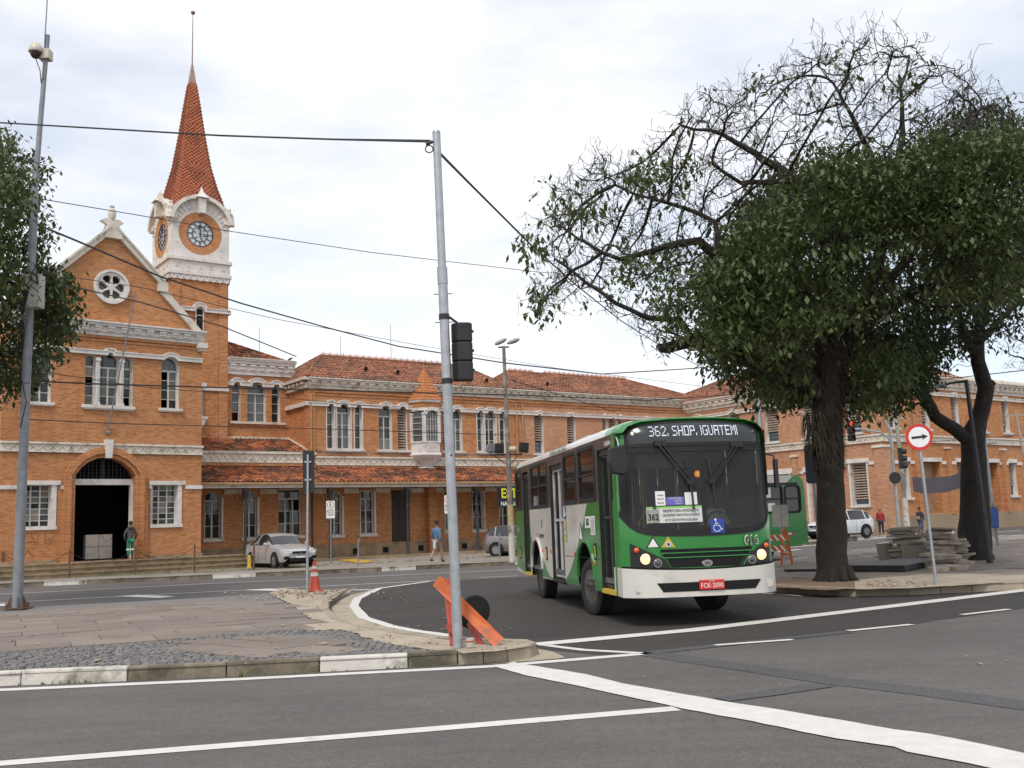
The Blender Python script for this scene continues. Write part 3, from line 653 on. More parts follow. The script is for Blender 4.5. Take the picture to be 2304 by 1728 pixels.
wall(G_,[(-8.8,.6),(0,.6),(0,11.3),(-4.37,15.5),(-8.8,11.3)],[[(-6.9,1.6),(-5.6,1.6),(-5.6,3.4),(-6.9,3.4)]],y=9)
b=MB(); b.add([(-8.9,.3,11.3),(-4.37,.3,15.5),(-4.37,9.2,15.5),(-8.9,9.2,11.3)],[(0,1,2,3)]); b.add([(.1,.3,11.3),(-4.37,.3,15.5),(-4.37,9.2,15.5),(.1,9.2,11.3)],[(0,1,2,3)]); b.build('roof',TILE,G_)
cornice(G_,-8.8,.02,10.72,11.32,out_=.42,pitch=.56)
b=MB(); b.box(-8.8,0,-.05,.01,10.45,10.53); b.box(-8.8,0,-.08,.01,10.60,10.7); b.build('brick_moulding',BRICK,G_)
b=MB(); b.box(-.32,.1,-.42,.02,10.5,10.75); b.box(-.25,.05,-.3,.02,10.38,10.5); b.build('corner_bracket',WHITE,G_)
b=MB()
for p in([(-8.62,11.2),(-6.72,13.1)],[(-.12,11.2),(-2.02,13.1)]): b.ribbon(p,.30,-.16,.4,side=.5)
for p in([(-6.75,13.45),(-4.5,15.66)],[(-1.99,13.45),(-4.24,15.66)]): b.ribbon(p,.30,-.2,.4,side=.5); b.ribbon([(p[0][0],p[0][1]+.14),(p[1][0],p[1][1]+.14)],.08,-.28,.4)
b.box(-6.95,-6.5,-.24,.4,13.05,13.6); b.box(-2.24,-1.8,-.24,.4,13.05,13.5); b.prism([(-4.8,15.25),(-3.94,15.25),(-4.15,15.95),(-4.59,15.95)],-.24,.42); b.build('coping',MOSSY,G_)
b=MB(); b.box(-4.5,-4.24,-.12,.3,15.9,16.1)
b.lathe([(.05,0),(.15,.12),(.2,.32),(.16,.52),(.07,.66),(.12,.7),(.1,.76),(0,.78)],(-4.37,.08,16.1),10)
for sg in(-1,1):
    b.prism([(-4.37+sg*a,16.05+c) for a,c in((.04,.0),(.25,-.13),(.52,.02),(.3,.16),(.05,.12))],-.05,.2)
b.build('finial',MOSSY,G_,smooth=True)
# rose window
b=MB(); rr=[(-4.37+.74*cos(a*PI/16),13.0+.74*sin(a*PI/16)) for a in range(32)]; ph=[]
for k in range(6):
    a0=PI/2+PI/6+k*PI/3; u=Vector((cos(a0),sin(a0)));v=Vector((-sin(a0),cos(a0)))
    ph.append([(-4.37+q.x,13.0+q.y) for q in [u*.14,u*.30+v*-.13,u*.44+v*-.2,u*.55+v*-.14,u*.585,u*.55+v*.14,u*.44+v*.2,u*.30+v*.13]])
V,Fc=filled(rr,ph,-.06); b.add(V,Fc)
for q in ph:
    for i in range(8): j=(i+1)%8; b.add([(q[i][0],-.06,q[i][1]),(q[j][0],-.06,q[j][1]),(q[j][0],.15,q[j][1]),(q[i][0],.15,q[i][1])],[(0,1,2,3)])
b.ribbon(rr,.11,-.15,.01,closed=True)
ro=b.build('rose_window',WHITE,G_)
for k,q in enumerate(ph): b=MB(); b.add([(p[0],.16,p[1]) for p in q],[tuple(range(8))]); b.build('pane',BLACK if k in(0,5) else GLS[1],ro)
frieze(G_,-8.8,.02,5.42,5.86)
b=MB()
for off,wd,dp in((.09,.18,.08),(.27,.18,.2),(.42,.12,.13)):
    A_=outline(-5.76-off,-3.12+off,.72,4.45,.80+off*.95); b.ribbon([A_[1]]+A_[2:]+[A_[0]],wd,-dp,.05,side=.5)
b.box(-6.3,-6.1,-.12,0,.72,3.2); b.box(-2.78,-2.58,-.12,0,.72,3.2)
b.build('door_arch',BRICK,G_)
b=MB(); n=len(door)
for i in range(n): j=(i+1)%n; b.add([(door[i][0],0,door[i][1]),(door[j][0],0,door[j][1]),(door[j][0],.6,door[j][1]),(door[i][0],.6,door[i][1])],[(0,1,2,3)])
b.build('reveal',BRICK,G_)
b=MB(); b.prism([(-4.53,5.2),(-4.27,5.2),(-4.21,6.02),(-4.58,6.02)],-.3,.0); b.build('keystone',WHITE,G_)
b=MB(); b.box(-5.76,-3.12,.3,.5,4.04,4.3); b.box(-3.22,-3.12,.25,.5,.72,4.04); b.box(-5.76,-5.70,.25,.5,.72,4.04); b.build('door_frame',WHITE,G_)
b=MB()
for i in range(1,15): x=-5.76+2.64*i/15; b.box(x-.01,x+.01,.4,.42,4.3,5.3)
for i in range(6): b.box(-5.7,-3.2,.4,.42,4.42+i*.15,4.435+i*.15)
b.box(-4.47,-4.41,.38,.44,4.3,5.3); b.build('grille',IRON,G_)
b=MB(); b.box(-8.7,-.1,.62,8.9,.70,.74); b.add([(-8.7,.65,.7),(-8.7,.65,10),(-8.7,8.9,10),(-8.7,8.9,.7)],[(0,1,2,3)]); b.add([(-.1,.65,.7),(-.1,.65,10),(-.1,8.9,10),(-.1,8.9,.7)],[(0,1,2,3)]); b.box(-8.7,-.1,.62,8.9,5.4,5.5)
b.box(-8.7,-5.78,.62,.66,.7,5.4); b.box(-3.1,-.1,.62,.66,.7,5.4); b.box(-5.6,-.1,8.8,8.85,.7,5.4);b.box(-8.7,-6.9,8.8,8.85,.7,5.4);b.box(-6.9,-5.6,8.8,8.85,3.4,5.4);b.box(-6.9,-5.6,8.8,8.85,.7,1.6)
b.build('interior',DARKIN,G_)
b=MB()
for i in range(9): b.box(-6.9,-5.6,8.82,8.86,1.6+i*.22,1.62+i*.22)
for i in range(5): b.box(-6.9+i*.32,-6.88+i*.32,8.82,8.86,1.6,3.4)
b.build('inner_window_bars',IRON,G_)
for i in range(2):
    for j in range(2):
        b=MB(); b.box(-4.72+i*.6,-4.14+i*.6,1.6,1.9,.78+j*.55,1.31+j*.55); b.build('counter_panel',CREAM,G_)
for x0,z0 in((-5.72,4.05),): pass
for pts in([(-7.7,2.0),(-7.75,1.6),(-7.3,1.65)],[(-7.5,1.95),(-7.25,1.5),(-7.2,1.9)],[(-6.9,2.0),(-6.95,1.6),(-6.7,1.5),(-6.6,1.8)],[(-7.9,1.3),(-7.8,.95),(-7.6,1.3),(-7.4,1.0)]):
    b=MB(); b.ribbon(pts,.025,-.004,.002); b.build('graffiti',pm('spray_paint',(.14,.06,.035),.9),G_)
b=MB(); P0=Vector((-4.42,0,6.28)); P1=Vector((-3.95,-1.9,12.5)); b.tube([P0,P1],[.04,.03],8); b.tube([P0+Vector((0,.05,-.02)),P0+Vector((0,-.14,.1))],.07,8)
fp=b.build('flagpole',GREYPAINT,None,smooth=True,label='bare grey flagpole slanting out from the wall above the arched doorway',cat='flagpole'); fp.location=G_.location; fp.rotation_euler=(0,0,GF.yaw)
# steps
st=thing('stone_steps','long worn stone steps in front of the arched doorway','steps',(GF.ox,GF.oy,0),GF.yaw)
for k,(v0,z1,ua,ub) in enumerate(((-2.45,.34,-14,3.9),(-2.05,.53,-14,3.2),(-1.65,.72,-14,1.6))):
    u=ua
    while u<ub-.3:
        L=min(rnd.uniform(1.3,1.9),ub-u); b=MB(); b.cr=rnd.random(); b.box(u+.006,u+L-.006,v0,v0+(.42 if k<2 else 1.63),z1-.2,z1-.045); b.box(u+.004,u+L-.004,v0-.035,v0+(.42 if k<2 else 1.63),z1-.045,z1+rnd.uniform(-.006,.006)); b.build('step_stone',STEPM,st); u+=L
b=MB(); b.box(-14,3.6,-1.9,-.02,.1,.5); b.build('core',STONE,st)
b=MB(); b.box(-8.85,-6.4,-.1,.0,.68,.86);b.box(-2.45,.03,-.1,.0,.68,.86); b.build('plinth',STONE,G_)

# ---------------------------------------------------------------- main wing
MF=Fr(-11.2,55.6,36); M_=bld(MF,'station_wing','long two storey orange brick station wing with red tiled canopy on iron columns')
holes=[]; W=[]
def tri(a,b_,c,P=M_,H_=holes,zb=6.18,lv=0):
    for k,(x0,x1) in enumerate((a,b_,c)):
        r=.2 if k!=1 else .22; H_.append(win(P,x0,x1,zb,8.5-.0,r,cols=2 if k==1 else 1,rows=3,tr=8.2,sill=0,louver=lv)); W.append((x0,x1,8.48,r))
    b=MB(); b.box(a[0]-.1,c[1]+.1,-.14,.02,zb-.13,zb-.01); b.box(a[0]-.05,c[1]+.05,-.09,.02,zb-.19,zb-.13); b.build('sill',WHITE,P)
    for x0,x1 in(a,b_,c):
        b=MB(); b.box(x0-.05,x0,-.03,.02,zb,8.5); b.box(x1,x1+.05,-.03,.02,zb,8.5); b.build('window_surround',WHITE,P)
tri((1.10,1.56),(1.72,2.56),(2.80,3.28))
for x0,x1,lv in((4.34,5.2,0),(5.58,6.2,1),(8.62,9.1,1),(9.3,10.02,0)):
    holes.append(win(M_,x0,x1,6.16,8.46,.25,rows=3,tr=8.1 if not lv else None,louver=lv)); W.append((x0,x1,8.46,.25))
tri((11.1,11.58),(11.7,12.5),(12.76,13.28))
W1=list(W)
for x0,x1 in((15.48,16.2),(18.15,18.85)): holes.append(win(M_,x0,x1,6.1,8.35,.28,louver=1,below=.3)); W.append((x0,x1,8.35,.28))
for x0,x1 in((21.2,21.6),(21.75,22.45),(22.6,23.0),(25.0,25.7)): holes.append(win(M_,x0,x1,6.1,8.35,.25,louver=1)); W.append((x0,x1,8.35,.25))
gf=[(-5.70,-4.86,1.47,3.55,.32,2),(-3.66,-2.92,1.45,3.55,.32,2),(1.2,1.96,1.45,3.55,.3,2),(3.1,3.95,1.45,3.85,0,2),(8.64,9.3,1.45,3.8,0,2),(10.6,11.4,1.45,3.75,0,2),(12.55,13.3,1.5,3.75,0,2),(16,16.8,1.5,3.75,0,2),(19,19.8,1.5,3.75,0,2)]
for k,(x0,x1,z0,zs,r,c) in enumerate(gf):
    lv=1 if k in(4,5,6) else 0
    holes.append(win(M_,x0,x1,z0,zs,r,cols=c,rows=3,tr=3.4 if not lv else None,depth=.24,louver=0 if k!=4 and k!=6 else 0,glass=0 if k!=1 else None,rev=CREAM))
    b=MB(); b.box(x1,x1+.1,-.04,.02,z0,zs); b.box(x0-.04,x0,-.04,.02,z0,zs); b.build('window_surround',CREAM,M_)
holes.append(win(M_,-1.74,-.42,1.5,3.98,0,cols=3,rows=3,tr=3.45,depth=.24,glass=0,rev=CREAM))
dr=outline(5.06,6.26,.5,3.85,0); holes.append(dr)
wall(M_,[(0,5.25),(0,9.7),(14.3,9.7),(14.3,.1),(-6.4,.1),(-6.4,5.25)],[h for h in holes if h[0][0]<14])
wall(M_,[(14.3,.1),(14.3,9.7),(28.9,9.7),(28.9,.1)],[h for h in holes if h[0][0]>14],mat=BRICK2)
b=MB(); b.box(5.06,6.26,.22,.3,.5,3.85); 
for x in(5.66,): b.box(x-.01,x+.01,.2,.22,.5,3.85)
b.build('door',pm('dark_door',(.035,.018,.012),.6),M_)
b=MB()
for a,c,z0,z1 in((5.06,5.061,.5,3.85),(6.259,6.26,.5,3.85)): b.box(a,c,0,.25,z0,z1)
b.build('door_reveal',BRICK,M_)
b=MB(); b.poly([(0,0,5.2),(0,2.7,5.2),(0,2.7,9.7),(0,0,9.7)]); b.poly([(28.9,0,0),(28.9,7,0),(28.9,7,9.7),(28.9,0,9.7)]); b.poly([(-6.4,7,0),(28.9,7,0),(28.9,7,9.7),(-6.4,7,9.7)]); b.poly([(-6.4,0,0),(-6.4,7,0),(-6.4,7,5.2),(-6.4,0,5.2)])
b.build('side_wall',BRICK,M_)
b=MB(); b.box(-.02,.4,-.06,0,5.2,9.6); b.box(-.06,0,0,.4,5.2,9.6); b.build('corner_pier',BRICK,M_)
hood(M_,-.06,28.9,8.62,W,wd=.22)
b=MB(); b.box(-.19,.0,-.13,2.7,8.52,8.74); b.build('string_course',WHITE,M_)
cornice(M_,-.05,28.9,9.5,10.08,mat=MOSSY,out_=.38,pitch=.58)
b=MB(); b.box(-.4,-.0,-.3,2.9,9.92,10.08); b.box(-.18,0,-.1,2.8,9.5,9.8)
for i in range(5): b.box(-.32,0,.1+i*.55,.35+i*.55,9.72,9.86)
b.build('cornice',MOSSY,M_)
b=MB(); b.box(0,28.9,-.05,.01,9.12,9.2); b.box(0,28.9,-.08,.01,9.28,9.38); b.build('brick_moulding',BRICK,M_)
hip(M_,-.25,13.75,-.3,7,10.08,2.15,12.2,3,11.85,crest=True,vents=((4.0,.42),(6.0,.36),(12.1,.25)))
hip(M_,13.75,31,-.3,7,10.08,15.7,26.2,3,11.75,crest=True,vents=((17.0,.3),))
frieze(M_,.42,28.9,5.25,5.74)
b=MB(); b.box(0,28.9,-.1,0,5.08,5.2); b.build('brick_moulding',BRICK,M_)
for x in(.12,14.03,14.5): b=MB(); b.tube([(x,-.1,9.2),(x,-.1,5.1)],.055,8); b.build('drain_pipe',PIPE,M_,smooth=True)
# plinth, vents and the two brick piers
b=MB(); b.box(-6.4,28.9,-.07,0,.1,.92); b.box(-6.4,28.9,-.1,0,.86,.94); b.build('plinth',STONE,M_)
for x in(2.75,4.6,6.9,9.9): b=MB(); b.box(x-.18,x+.18,-.075,-.065,.36,.68); b.build('vent_hole',BLACK,M_)
b=MB(); b.box(7.3,7.82,-.45,0,.1,5.1); b.build('pier',BRICK,M_)
b=MB(); b.box(-.05,.25,-.12,0,.1,5.1); b.build('pier',BRICK,M_)
b=MB(); b.tube([(.1,-.2,.2),(.1,-.2,4.1)],.05,8); b.build('drain_pipe',pm('dark_pipe',(.1,.045,.03),.6),M_,smooth=True)
b=MB()
for a,c in((-6.4,-5.84),(-4.72,-3.8),(-2.78,-1.84),(-.3,.98),(2.1,2.98),(4.1,4.95),(6.3,7.2),(7.9,8.55),(9.4,10.5),(11.55,12.45),(13.4,16),(16.9,19),(19.9,28)): b.box(a,c,-.05,.01,3.72,3.98)
b.build('string_course',CREAM,M_)
# platform kerb in front of the canopy
b=MB(); x=-3.5
while x<28:
    L=rnd.uniform(1.2,1.8); b=MB(); b.cr=rnd.random(); b.box(x,x+L-.01,-3.0,-2.6,.1,.27); b.build('platform_stone',STEPM,M_); x+=L
b=MB(); b.box(-3.5,28.5,-2.6,0,.1,.255); b.build('platform',STONE,M_)
# canopy
SLOPE=math.hypot(2.75,.95)
def canopy(x0,x1,y0,z0,y1,z1,trim=0):
    b=MB(); b.add([(x0,y0,z0-.03),(x1,y0,z0-.03),(x1-trim,y1,z1-.03),(x0,y1,z1-.03)],[(0,1,2,3)]); ro=b.build('roof',ROOFBASE,M_)
    b=MB(); s=math.hypot(y1-y0,z1-z0); tiles(b,(x0,y0,z0),(1,0,0),(0,y1-y0,z1-z0),x1-x0,s,lambda u,v:u<x1-x0-trim*v/s,.25,.31)
    b.build('roof_tiles',TILE2,ro,kind='stuff')
canopy(-7.4,28.9,-2.72,4.2,-.02,5.1)
canopy(-6.2,.85,.0,5.98,2.68,6.86,trim=.85)
b=MB(); b.box(-7.4,28.9,-.0,.3,5.98-.1,6.0); 
b.build('gutter_ledge',CREAM,M_)
frieze(M_,-6.0,.4,5.36,5.92)
b=MB(); b.box(-6.0,0,-.08,0,5.2,5.34); b.build('brick_moulding',BRICK,M_)
b=MB(); b.box(-7.4,28.9,-2.84,-2.72,4.08,4.2); b.build('gutter',PIPE,M_)
b=MB(); b.box(-7.4,28.9,-2.62,-2.5,3.92,4.09); b.build('beam',WHITE,M_)
b=MB()
x=-6.2
while x<28: b.beam((x,-2.6,4.1),(x,0,4.98),.07,.12); x+=.9
b.build('rafters',pm('rafter_wood',(.2,.12,.07),.8),M_,kind='stuff')
colm=None
for x in(-4.54,.05,4.66,9.25,13.85,18.5,23.1):
    if colm is None:
        c=thing('tmp','',''); col.objects.unlink(c); bpy.data.objects.remove(c)
        b=MB(); b.lathe([(.16,0),(.16,.12),(.11,.2),(.085,.3),(.065,2.6),(.09,2.62),(.09,2.72),(.06,2.8),(.06,3.2),(.12,3.5),(.17,3.66),(.17,3.78)],(0,0,.14),12)
        for a in(0,PI,PI/2,-PI/2):
            for rr_,zz in((.5,3.25),(.32,3.5)):
                b.tube([(cos(a)*rr_*sin(k*PI/10)*1.0+cos(a)*.05,sin(a)*rr_*sin(k*PI/10)+sin(a)*.05,.14+zz-.35+(.9-.0)*(1-cos(k*PI/10))*.55) for k in range(6)],.016,5)
            b.tube([(cos(a)*(.28+.09*cos(k)),sin(a)*(.28+.09*cos(k)),3.62+.09*sin(k)) for k in [i*.8 for i in range(8)]],.013,4)
        colm=b.mesh('column',IRON,smooth=True)
    link('iron_column',colm,M_,loc=(x,-2.5,0))
# recessed upper room between tower and wing
holes=[]; LW=[(-3.30,-2.80,7.83,9.80,.2),(-2.41,-1.33,7.83,9.78,.26),(-.98,-.48,7.83,9.78,.2)]
for k,q in enumerate(LW): holes.append(win(M_,*q,y=2.7,cols=2 if k==1 else 1,rows=3,tr=9.45,sill=0,glass=1 if k<2 else 0,rev=CREAM,surround=.0))
wall(M_,[(-3.7,5.3),(.0,5.3),(0,10.6),(-3.7,10.6)],holes,y=2.7)
b=MB(); b.box(-3.44,-.2,2.56,2.72,7.7,7.82); b.build('sill',CREAM,M_)
hood(M_,-3.62,-.1,9.93,[(q[0],q[1],q[3],q[4]) for q in LW],y=2.7,mat=WHITE,wd=.24,off=.14)
cornice(M_,-3.6,.35,10.44,11.3,y=2.7,mat=WHITE,out_=.35,pitch=.56)
b=MB(); b.box(-3.6,.35,2.7,7,10.4,11.25); b.build('parapet',WHITE,M_)
b=MB(); b.box(-3.6,.35,2.3,2.9,11.3,11.37); b.build('coping',MOSSY,M_)
hip(M_,-5.2,.2,2.9,8,11.3,-2.85,-2.75,4.6,12.5,mat=TILE2)
b=MB(); b.box(.0,.2,-.0,.14,5.9,6.0); b.ribbon([(-.2,6.95),(.95,6.1)],.12,0,.1); 
b=MB(); b.beam((-.05,2.68,6.92),(-.05,-.02,6.02),.1,.14); b.box(-6,0,2.6,2.72,6.86,6.98); b.build('flashing',CREAM,M_)
# oriel
O_=MB(); pl=[(6.42,0),(6.88,-.8),(7.9,-.8),(8.36,0)]
def grow(p,g): c=(7.39,0); return [(c[0]+(x-c[0])*(1+g),y*(1+g)) for x,y in p]
def frus(b,p,z0,q,z1,mi=None):
    n=len(p); b.add([(x,y,z0) for x,y in p]+[(x,y,z1) for x,y in q],[(i,i+1,n+i+1,n+i) for i in range(n-1)]+[tuple(range(n))[::-1],tuple(range(n,2*n))],mi)
b=MB(); frus(b,pl,5.97,pl,6.62,0); frus(b,grow(pl,.06),6.56,grow(pl,.06),6.64,0); frus(b,grow(pl,.12),5.85,grow(pl,.06),5.98,0)
frus(b,grow(pl,-.1),5.62,grow(pl,.12),5.85,0); frus(b,grow(pl,-.5),5.2,grow(pl,-.12),5.62,0); frus(b,grow(pl,-.62),4.95,grow(pl,-.55),5.2,0); frus(b,grow(pl,-.4),5.1,grow(pl,-.4),5.16,0)
ob=b.build('oriel_window',WHITE,M_)
b=MB(); b.box(6.99,7.79,-.825,-.8,6.06,6.5); b.box(7.04,7.74,-.80-.035,-.82,6.46,6.5); b.box(7.04,7.74,-.835,-.82,6.06,6.1); b.build('date_panel',WHITE,ob)
lettering('1884',.34,pm('carved_shade',(.55,.5,.44),.8),ob,(7.39,-.832,6.28))
b=MB(); 
for x,y in((6.9,-.78),(7.88,-.78),(6.46,-.04),(8.32,-.04)): b.box(x-.09,x+.09,y-.05,y+.12,6.62,8.3); b.box(x-.12,x+.12,y-.08,y+.12,8.18,8.3)
frus(b,pl,8.42,pl,8.62,0); b.ribbon(arc(6.9,7.88,8.22,.32),.2,-.92,-.78)
b.build('frame',WHITE,ob)
b=MB(); frus(b,pl,8.6,pl,8.95,0); b.build('brick_band',BRICK,ob)
b=MB(); frus(b,grow(pl,.1),8.93,grow(pl,.16),9.06,0); b.build('cornice',WHITE,ob)
b=MB(); q=grow(pl,-.07); b.add([(x,y,6.62) for x,y in q]+[(x,y,8.45) for x,y in q],[(0,1,5,4),(1,2,6,5),(2,3,7,6)]); b.build('glazing',GLS[1],ob)
b=MB()
for z in(7.0,7.35,7.5,7.9): b.box(6.95,7.83,-.79,-.76,z,z+.025)
for i in range(1,5): x=6.95+.88*i/5; b.box(x-.012,x+.012,-.79,-.76,6.62,8.3)
for k in range(4): b.beam((6.5,-.1,7+k*.35),(6.86,-.72,7+k*.35),.03,.03)
b.build('glazing_bars',FRAME,ob)
b=MB(); ap=Vector((7.36,-.1,11.0)); e=[Vector((x,y,9.06)) for x,y in grow(pl,.14)]
b.add(e+[ap],[(0,1,4),(1,2,4),(2,3,4)],0)
rf=b.build('oriel_roof',TILE3,M_)
b=MB()
for a,c in((e[0],e[1]),(e[1],e[2]),(e[2],e[3])):
    for j in range(11):
        t0=j/11;t1=(j+1)/11; A0=a.lerp(ap,t0);C0=c.lerp(ap,t0);A1=a.lerp(ap,t1);C1=c.lerp(ap,t1); n_=(C0-A0).cross(A1-A0).normalized(); n_=n_ if n_.y<0 or n_.z<0 and False else n_
        if n_.y>0: n_=-n_
        m=max(1,int((C0-A0).length/.1))
        for i in range(m):
            b.cr=rnd.random(); p0=A0.lerp(C0,i/m)+n_*.045;p1=A0.lerp(C0,(i+.94)/m)+n_*.045;p2=A1.lerp(C1,(i+.94)/m)+n_*.01;p3=A1.lerp(C1,i/m)+n_*.01
            b.add([p0,p1,p2,p3,p0-n_*.04,p1-n_*.04],[(0,1,2,3),(4,5,1,0)])
for k in(0,1,2,3): b.cr=.5; b.tube([e[k]-Vector((0,0,.02)),ap],[.06,.04],6)
b.tube([ap,ap+Vector((0,0,.4))],[.05,.01],6)
b.build('roof_tiles',TILE3,rf,kind='stuff')
for u,h in((-1.6,13.3),(3.48,13.2),(6.9,14.2),(-3.4,0)):
    if h: b=MB(); x,y,_=MF.w(u,3); b.tube([(x,y,11.2),(x,y,h)],[.02,.012],5); b.build('lightning_rod',IRON,None,label={-1.6:'thin rod standing behind the small hipped roof beside the clock tower',3.48:'shortest thin rod above the left end of the long roof ridge',6.9:'tallest thin antenna rising over the middle of the long roof'}[u],cat='antenna')

# ---------------------------------------------------------------- clock tower
TX,TY=MF.w(-6.85,2.4)[:2]; T_=thing('clock_tower','tall square brick clock tower with white clock stage and red tiled spire','tower',(TX,TY,0),MF.yaw)
Wd=3.25
b=MB(); b.box(.1,Wd-.02,0.05,Wd-.1,0,15.6); b.build('brick_shaft',BRICK,T_)
b=MB()
for x in(.08,Wd-.55): b.box(x,x+.5,0,.1,6,15.4)
b.build('corner_pier',BRICK,T_)
b=MB(); b.box(1.4,1.82,.0,.04,12.6,13.85); b.build('window_recess',BLACK,T_)
b=MB(); b.box(1.42,1.8,-.01,.02,13.5,13.54); b.ribbon([(1.4,12.6)]+arc(1.4,1.82,13.75,.2)[::-1]+[(1.82,12.6)],.06,-.03,.02); b.build('window_frame',FRAME,T_)
hood(T_,.6,Wd+.02,13.82,[(1.36,1.86,13.75,.25)],wd=.22,dp=.12,off=.12)
b=MB(); b.box(Wd-.02,Wd+.1,-.1,1,13.7,13.92); b.box(1.7,Wd,-.06,.02,9.42,9.62); b.box(1.65,2.0,-.12,.02,9.62,9.82); b.build('string_course',WHITE,T_)
b=MB(); b.tube([(1.75,-.08,9.6),(1.75,-.08,7.9)],.06,8); b.build('drain_pipe',GREYPAINT,T_); b=MB(); b.prism([(1.6,7.9),(1.95,7.9),(1.85,7.6),(1.7,7.35)],-.25,0); b.box(1.58,2.0,-.28,0,7.85,7.98); b.build('corbel',WHITE,T_)
# white stage, built once per face
stage=MB(); SH=18.75
def face(b,rot,mats=None):
    X=Matrix.Translation((Wd/2,Wd/2,0))@Matrix.Rotation(rot,4,'Z')@Matrix.Translation((-Wd/2,-Wd/2,0)); return X
cz=18.1; cx=Wd/2
circ=lambda r,n=32:[(cx+r*cos(2*PI*i/n),cz+r*sin(2*PI*i/n)) for i in range(n)]
parts={}
def clockface(rot,full):
    X=face(None,rot)
    b=MB(); b.X=X
    arch=arc(0,Wd,SH,1.35,14)
    V,Fc=filled([(0,16.4),(Wd,16.4)]+arch,[circ(1.2)],0); b.add(V,Fc)
    b.ribbon(arch[::-1],.2,-.28,.35,side=.3); b.ribbon([(0,SH+.02),(.28,SH+.02)],.1,-.1,0)
    for i in range(1,18):
        a=PI*i/18
        if abs(a-PI/2)<.2: continue
        r0,r1=1.28,1.62+.12*sin(a); b.beam((cx+r0*cos(a),-.025,cz+.15+r0*sin(a)),(cx+r1*cos(a),-.025,cz+.15+r1*sin(a)),.05,.025)
    b.box(cx-.2,cx+.2,-.34,0,19.25,20.1) if False else b.prism([(cx-.16,19.2),(cx+.16,19.2),(cx+.22,20.0),(cx-.22,20.0)],-.36,0)
    b.add([(cx-.36,-.5,20.05),(cx+.36,-.5,20.05),(cx+.36,.1,20.05),(cx-.36,.1,20.05),(cx-.1,-.25,20.4),(cx+.1,-.25,20.4),(cx+.1,.05,20.4),(cx-.1,.05,20.4),(cx,-.1,20.78)],[(0,1,5,4),(1,2,6,5),(2,3,7,6),(3,0,4,7),(4,5,8),(5,6,8),(6,7,8),(7,4,8),(0,3,2,1)])
    b.box(-.06,Wd+.06,-.16,.0,16.5,16.68); b.box(-.1,Wd+.1,-.12,.0,15.72,15.9); b.box(.0,Wd,-.05,0,15.9,16.5)
    for i in range(5):
        x=.35+i*(Wd-.7)/4
        for dx,dz in((0,.07),(-.07,-.02),(.07,-.02)): b.lathe([(.0,-.03),(.05,-.03),(.05,0)],(x+dx,-.05,16.18+dz),6,'y')
    for i in range(9):
        x0=i*Wd/9; b.ribbon(arc(x0+.03,x0+Wd/9-.03,15.62,-0.0) if False else [(x0+.02,15.72),(x0+.1,15.52),(x0+.18,15.46),(x0+.26,15.52),(x0+.34,15.72)],.09,-.08,0)
    b.box(0,Wd,-.04,0,15.45,15.75)
    b.build('clock_stage',CREAM if rot else WHITE,T_)
    b=MB(); b.X=X; o1=circ(1.2);o2=circ(.74); b.add([(p[0],.02,p[1]) for p in o1]+[(p[0],.05,p[1]) for p in o2],[(i,(i+1)%32,32+(i+1)%32,32+i) for i in range(32)])
    for k,o_ in((0,o1),): b.add([(p[0],0,p[1]) for p in o_]+[(p[0],.02,p[1]) for p in o_],[(i,(i+1)%32,32+(i+1)%32,32+i) for i in range(32)])
    b.build('brick_ring',BRICK,T_)
    b=MB(); b.X=X; b.add([(p[0],.09,p[1]) for p in circ(.76)],[tuple(range(32))]); dl=b.build('clock_dial',pm('opal_glass',(.60,.69,.72),.35,var=.1),T_)
    b=MB(); b.X=X
    for r in(.72,.42): b.ribbon(circ(r),.045 if r>.5 else .03,.04,.09,closed=True)
    for i in range(12):
        a=i*PI/6; b.beam((cx+.42*sin(a),.065,cz+.42*cos(a)),(cx+.72*sin(a),.065,cz+.72*cos(a)),.04 if i%3 else .06,.03)
        b.beam((cx+.2*sin(a),.068,cz+.2*cos(a)),(cx+.42*sin(a+(.26 if i%2 else -.26)),.068,cz+.42*cos(a+(.26 if i%2 else -.26))),.014,.02)
    for i in range(60): a=i*PI/30; b.beam((cx+.66*sin(a),.06,cz+.66*cos(a)),(cx+.7*sin(a),.06,cz+.7*cos(a)),.015,.02)
    b.build('numerals',pm('dial_ironwork',(.10,.05,.05),.6),dl)
    if full:
        b=MB(); b.X=X; b.beam((cx,.03,cz-.2),(cx,.03,cz+.62),.06,.02); b.build('minute_hand',IRON,dl)
        b=MB(); b.X=X; b.beam((cx-.12,.02,cz),(cx+.42,.02,cz-.02),.07,.02); b.build('hour_hand',IRON,dl)
for k in range(4): clockface(-k*PI/2,k in(0,1))
b=MB()
for x,y in((0,0),(Wd,0),(Wd,Wd),(0,Wd)):
    b.lathe([(.18,0),(.2,.12),(.1,.2),(.08,.3),(.16,.42),(.17,.5),(.08,.62),(.11,.7),(.09,.78),(0,.8)],(x,y,18.95),9)
b.build('corner_urns',MOSSY,T_,smooth=True)
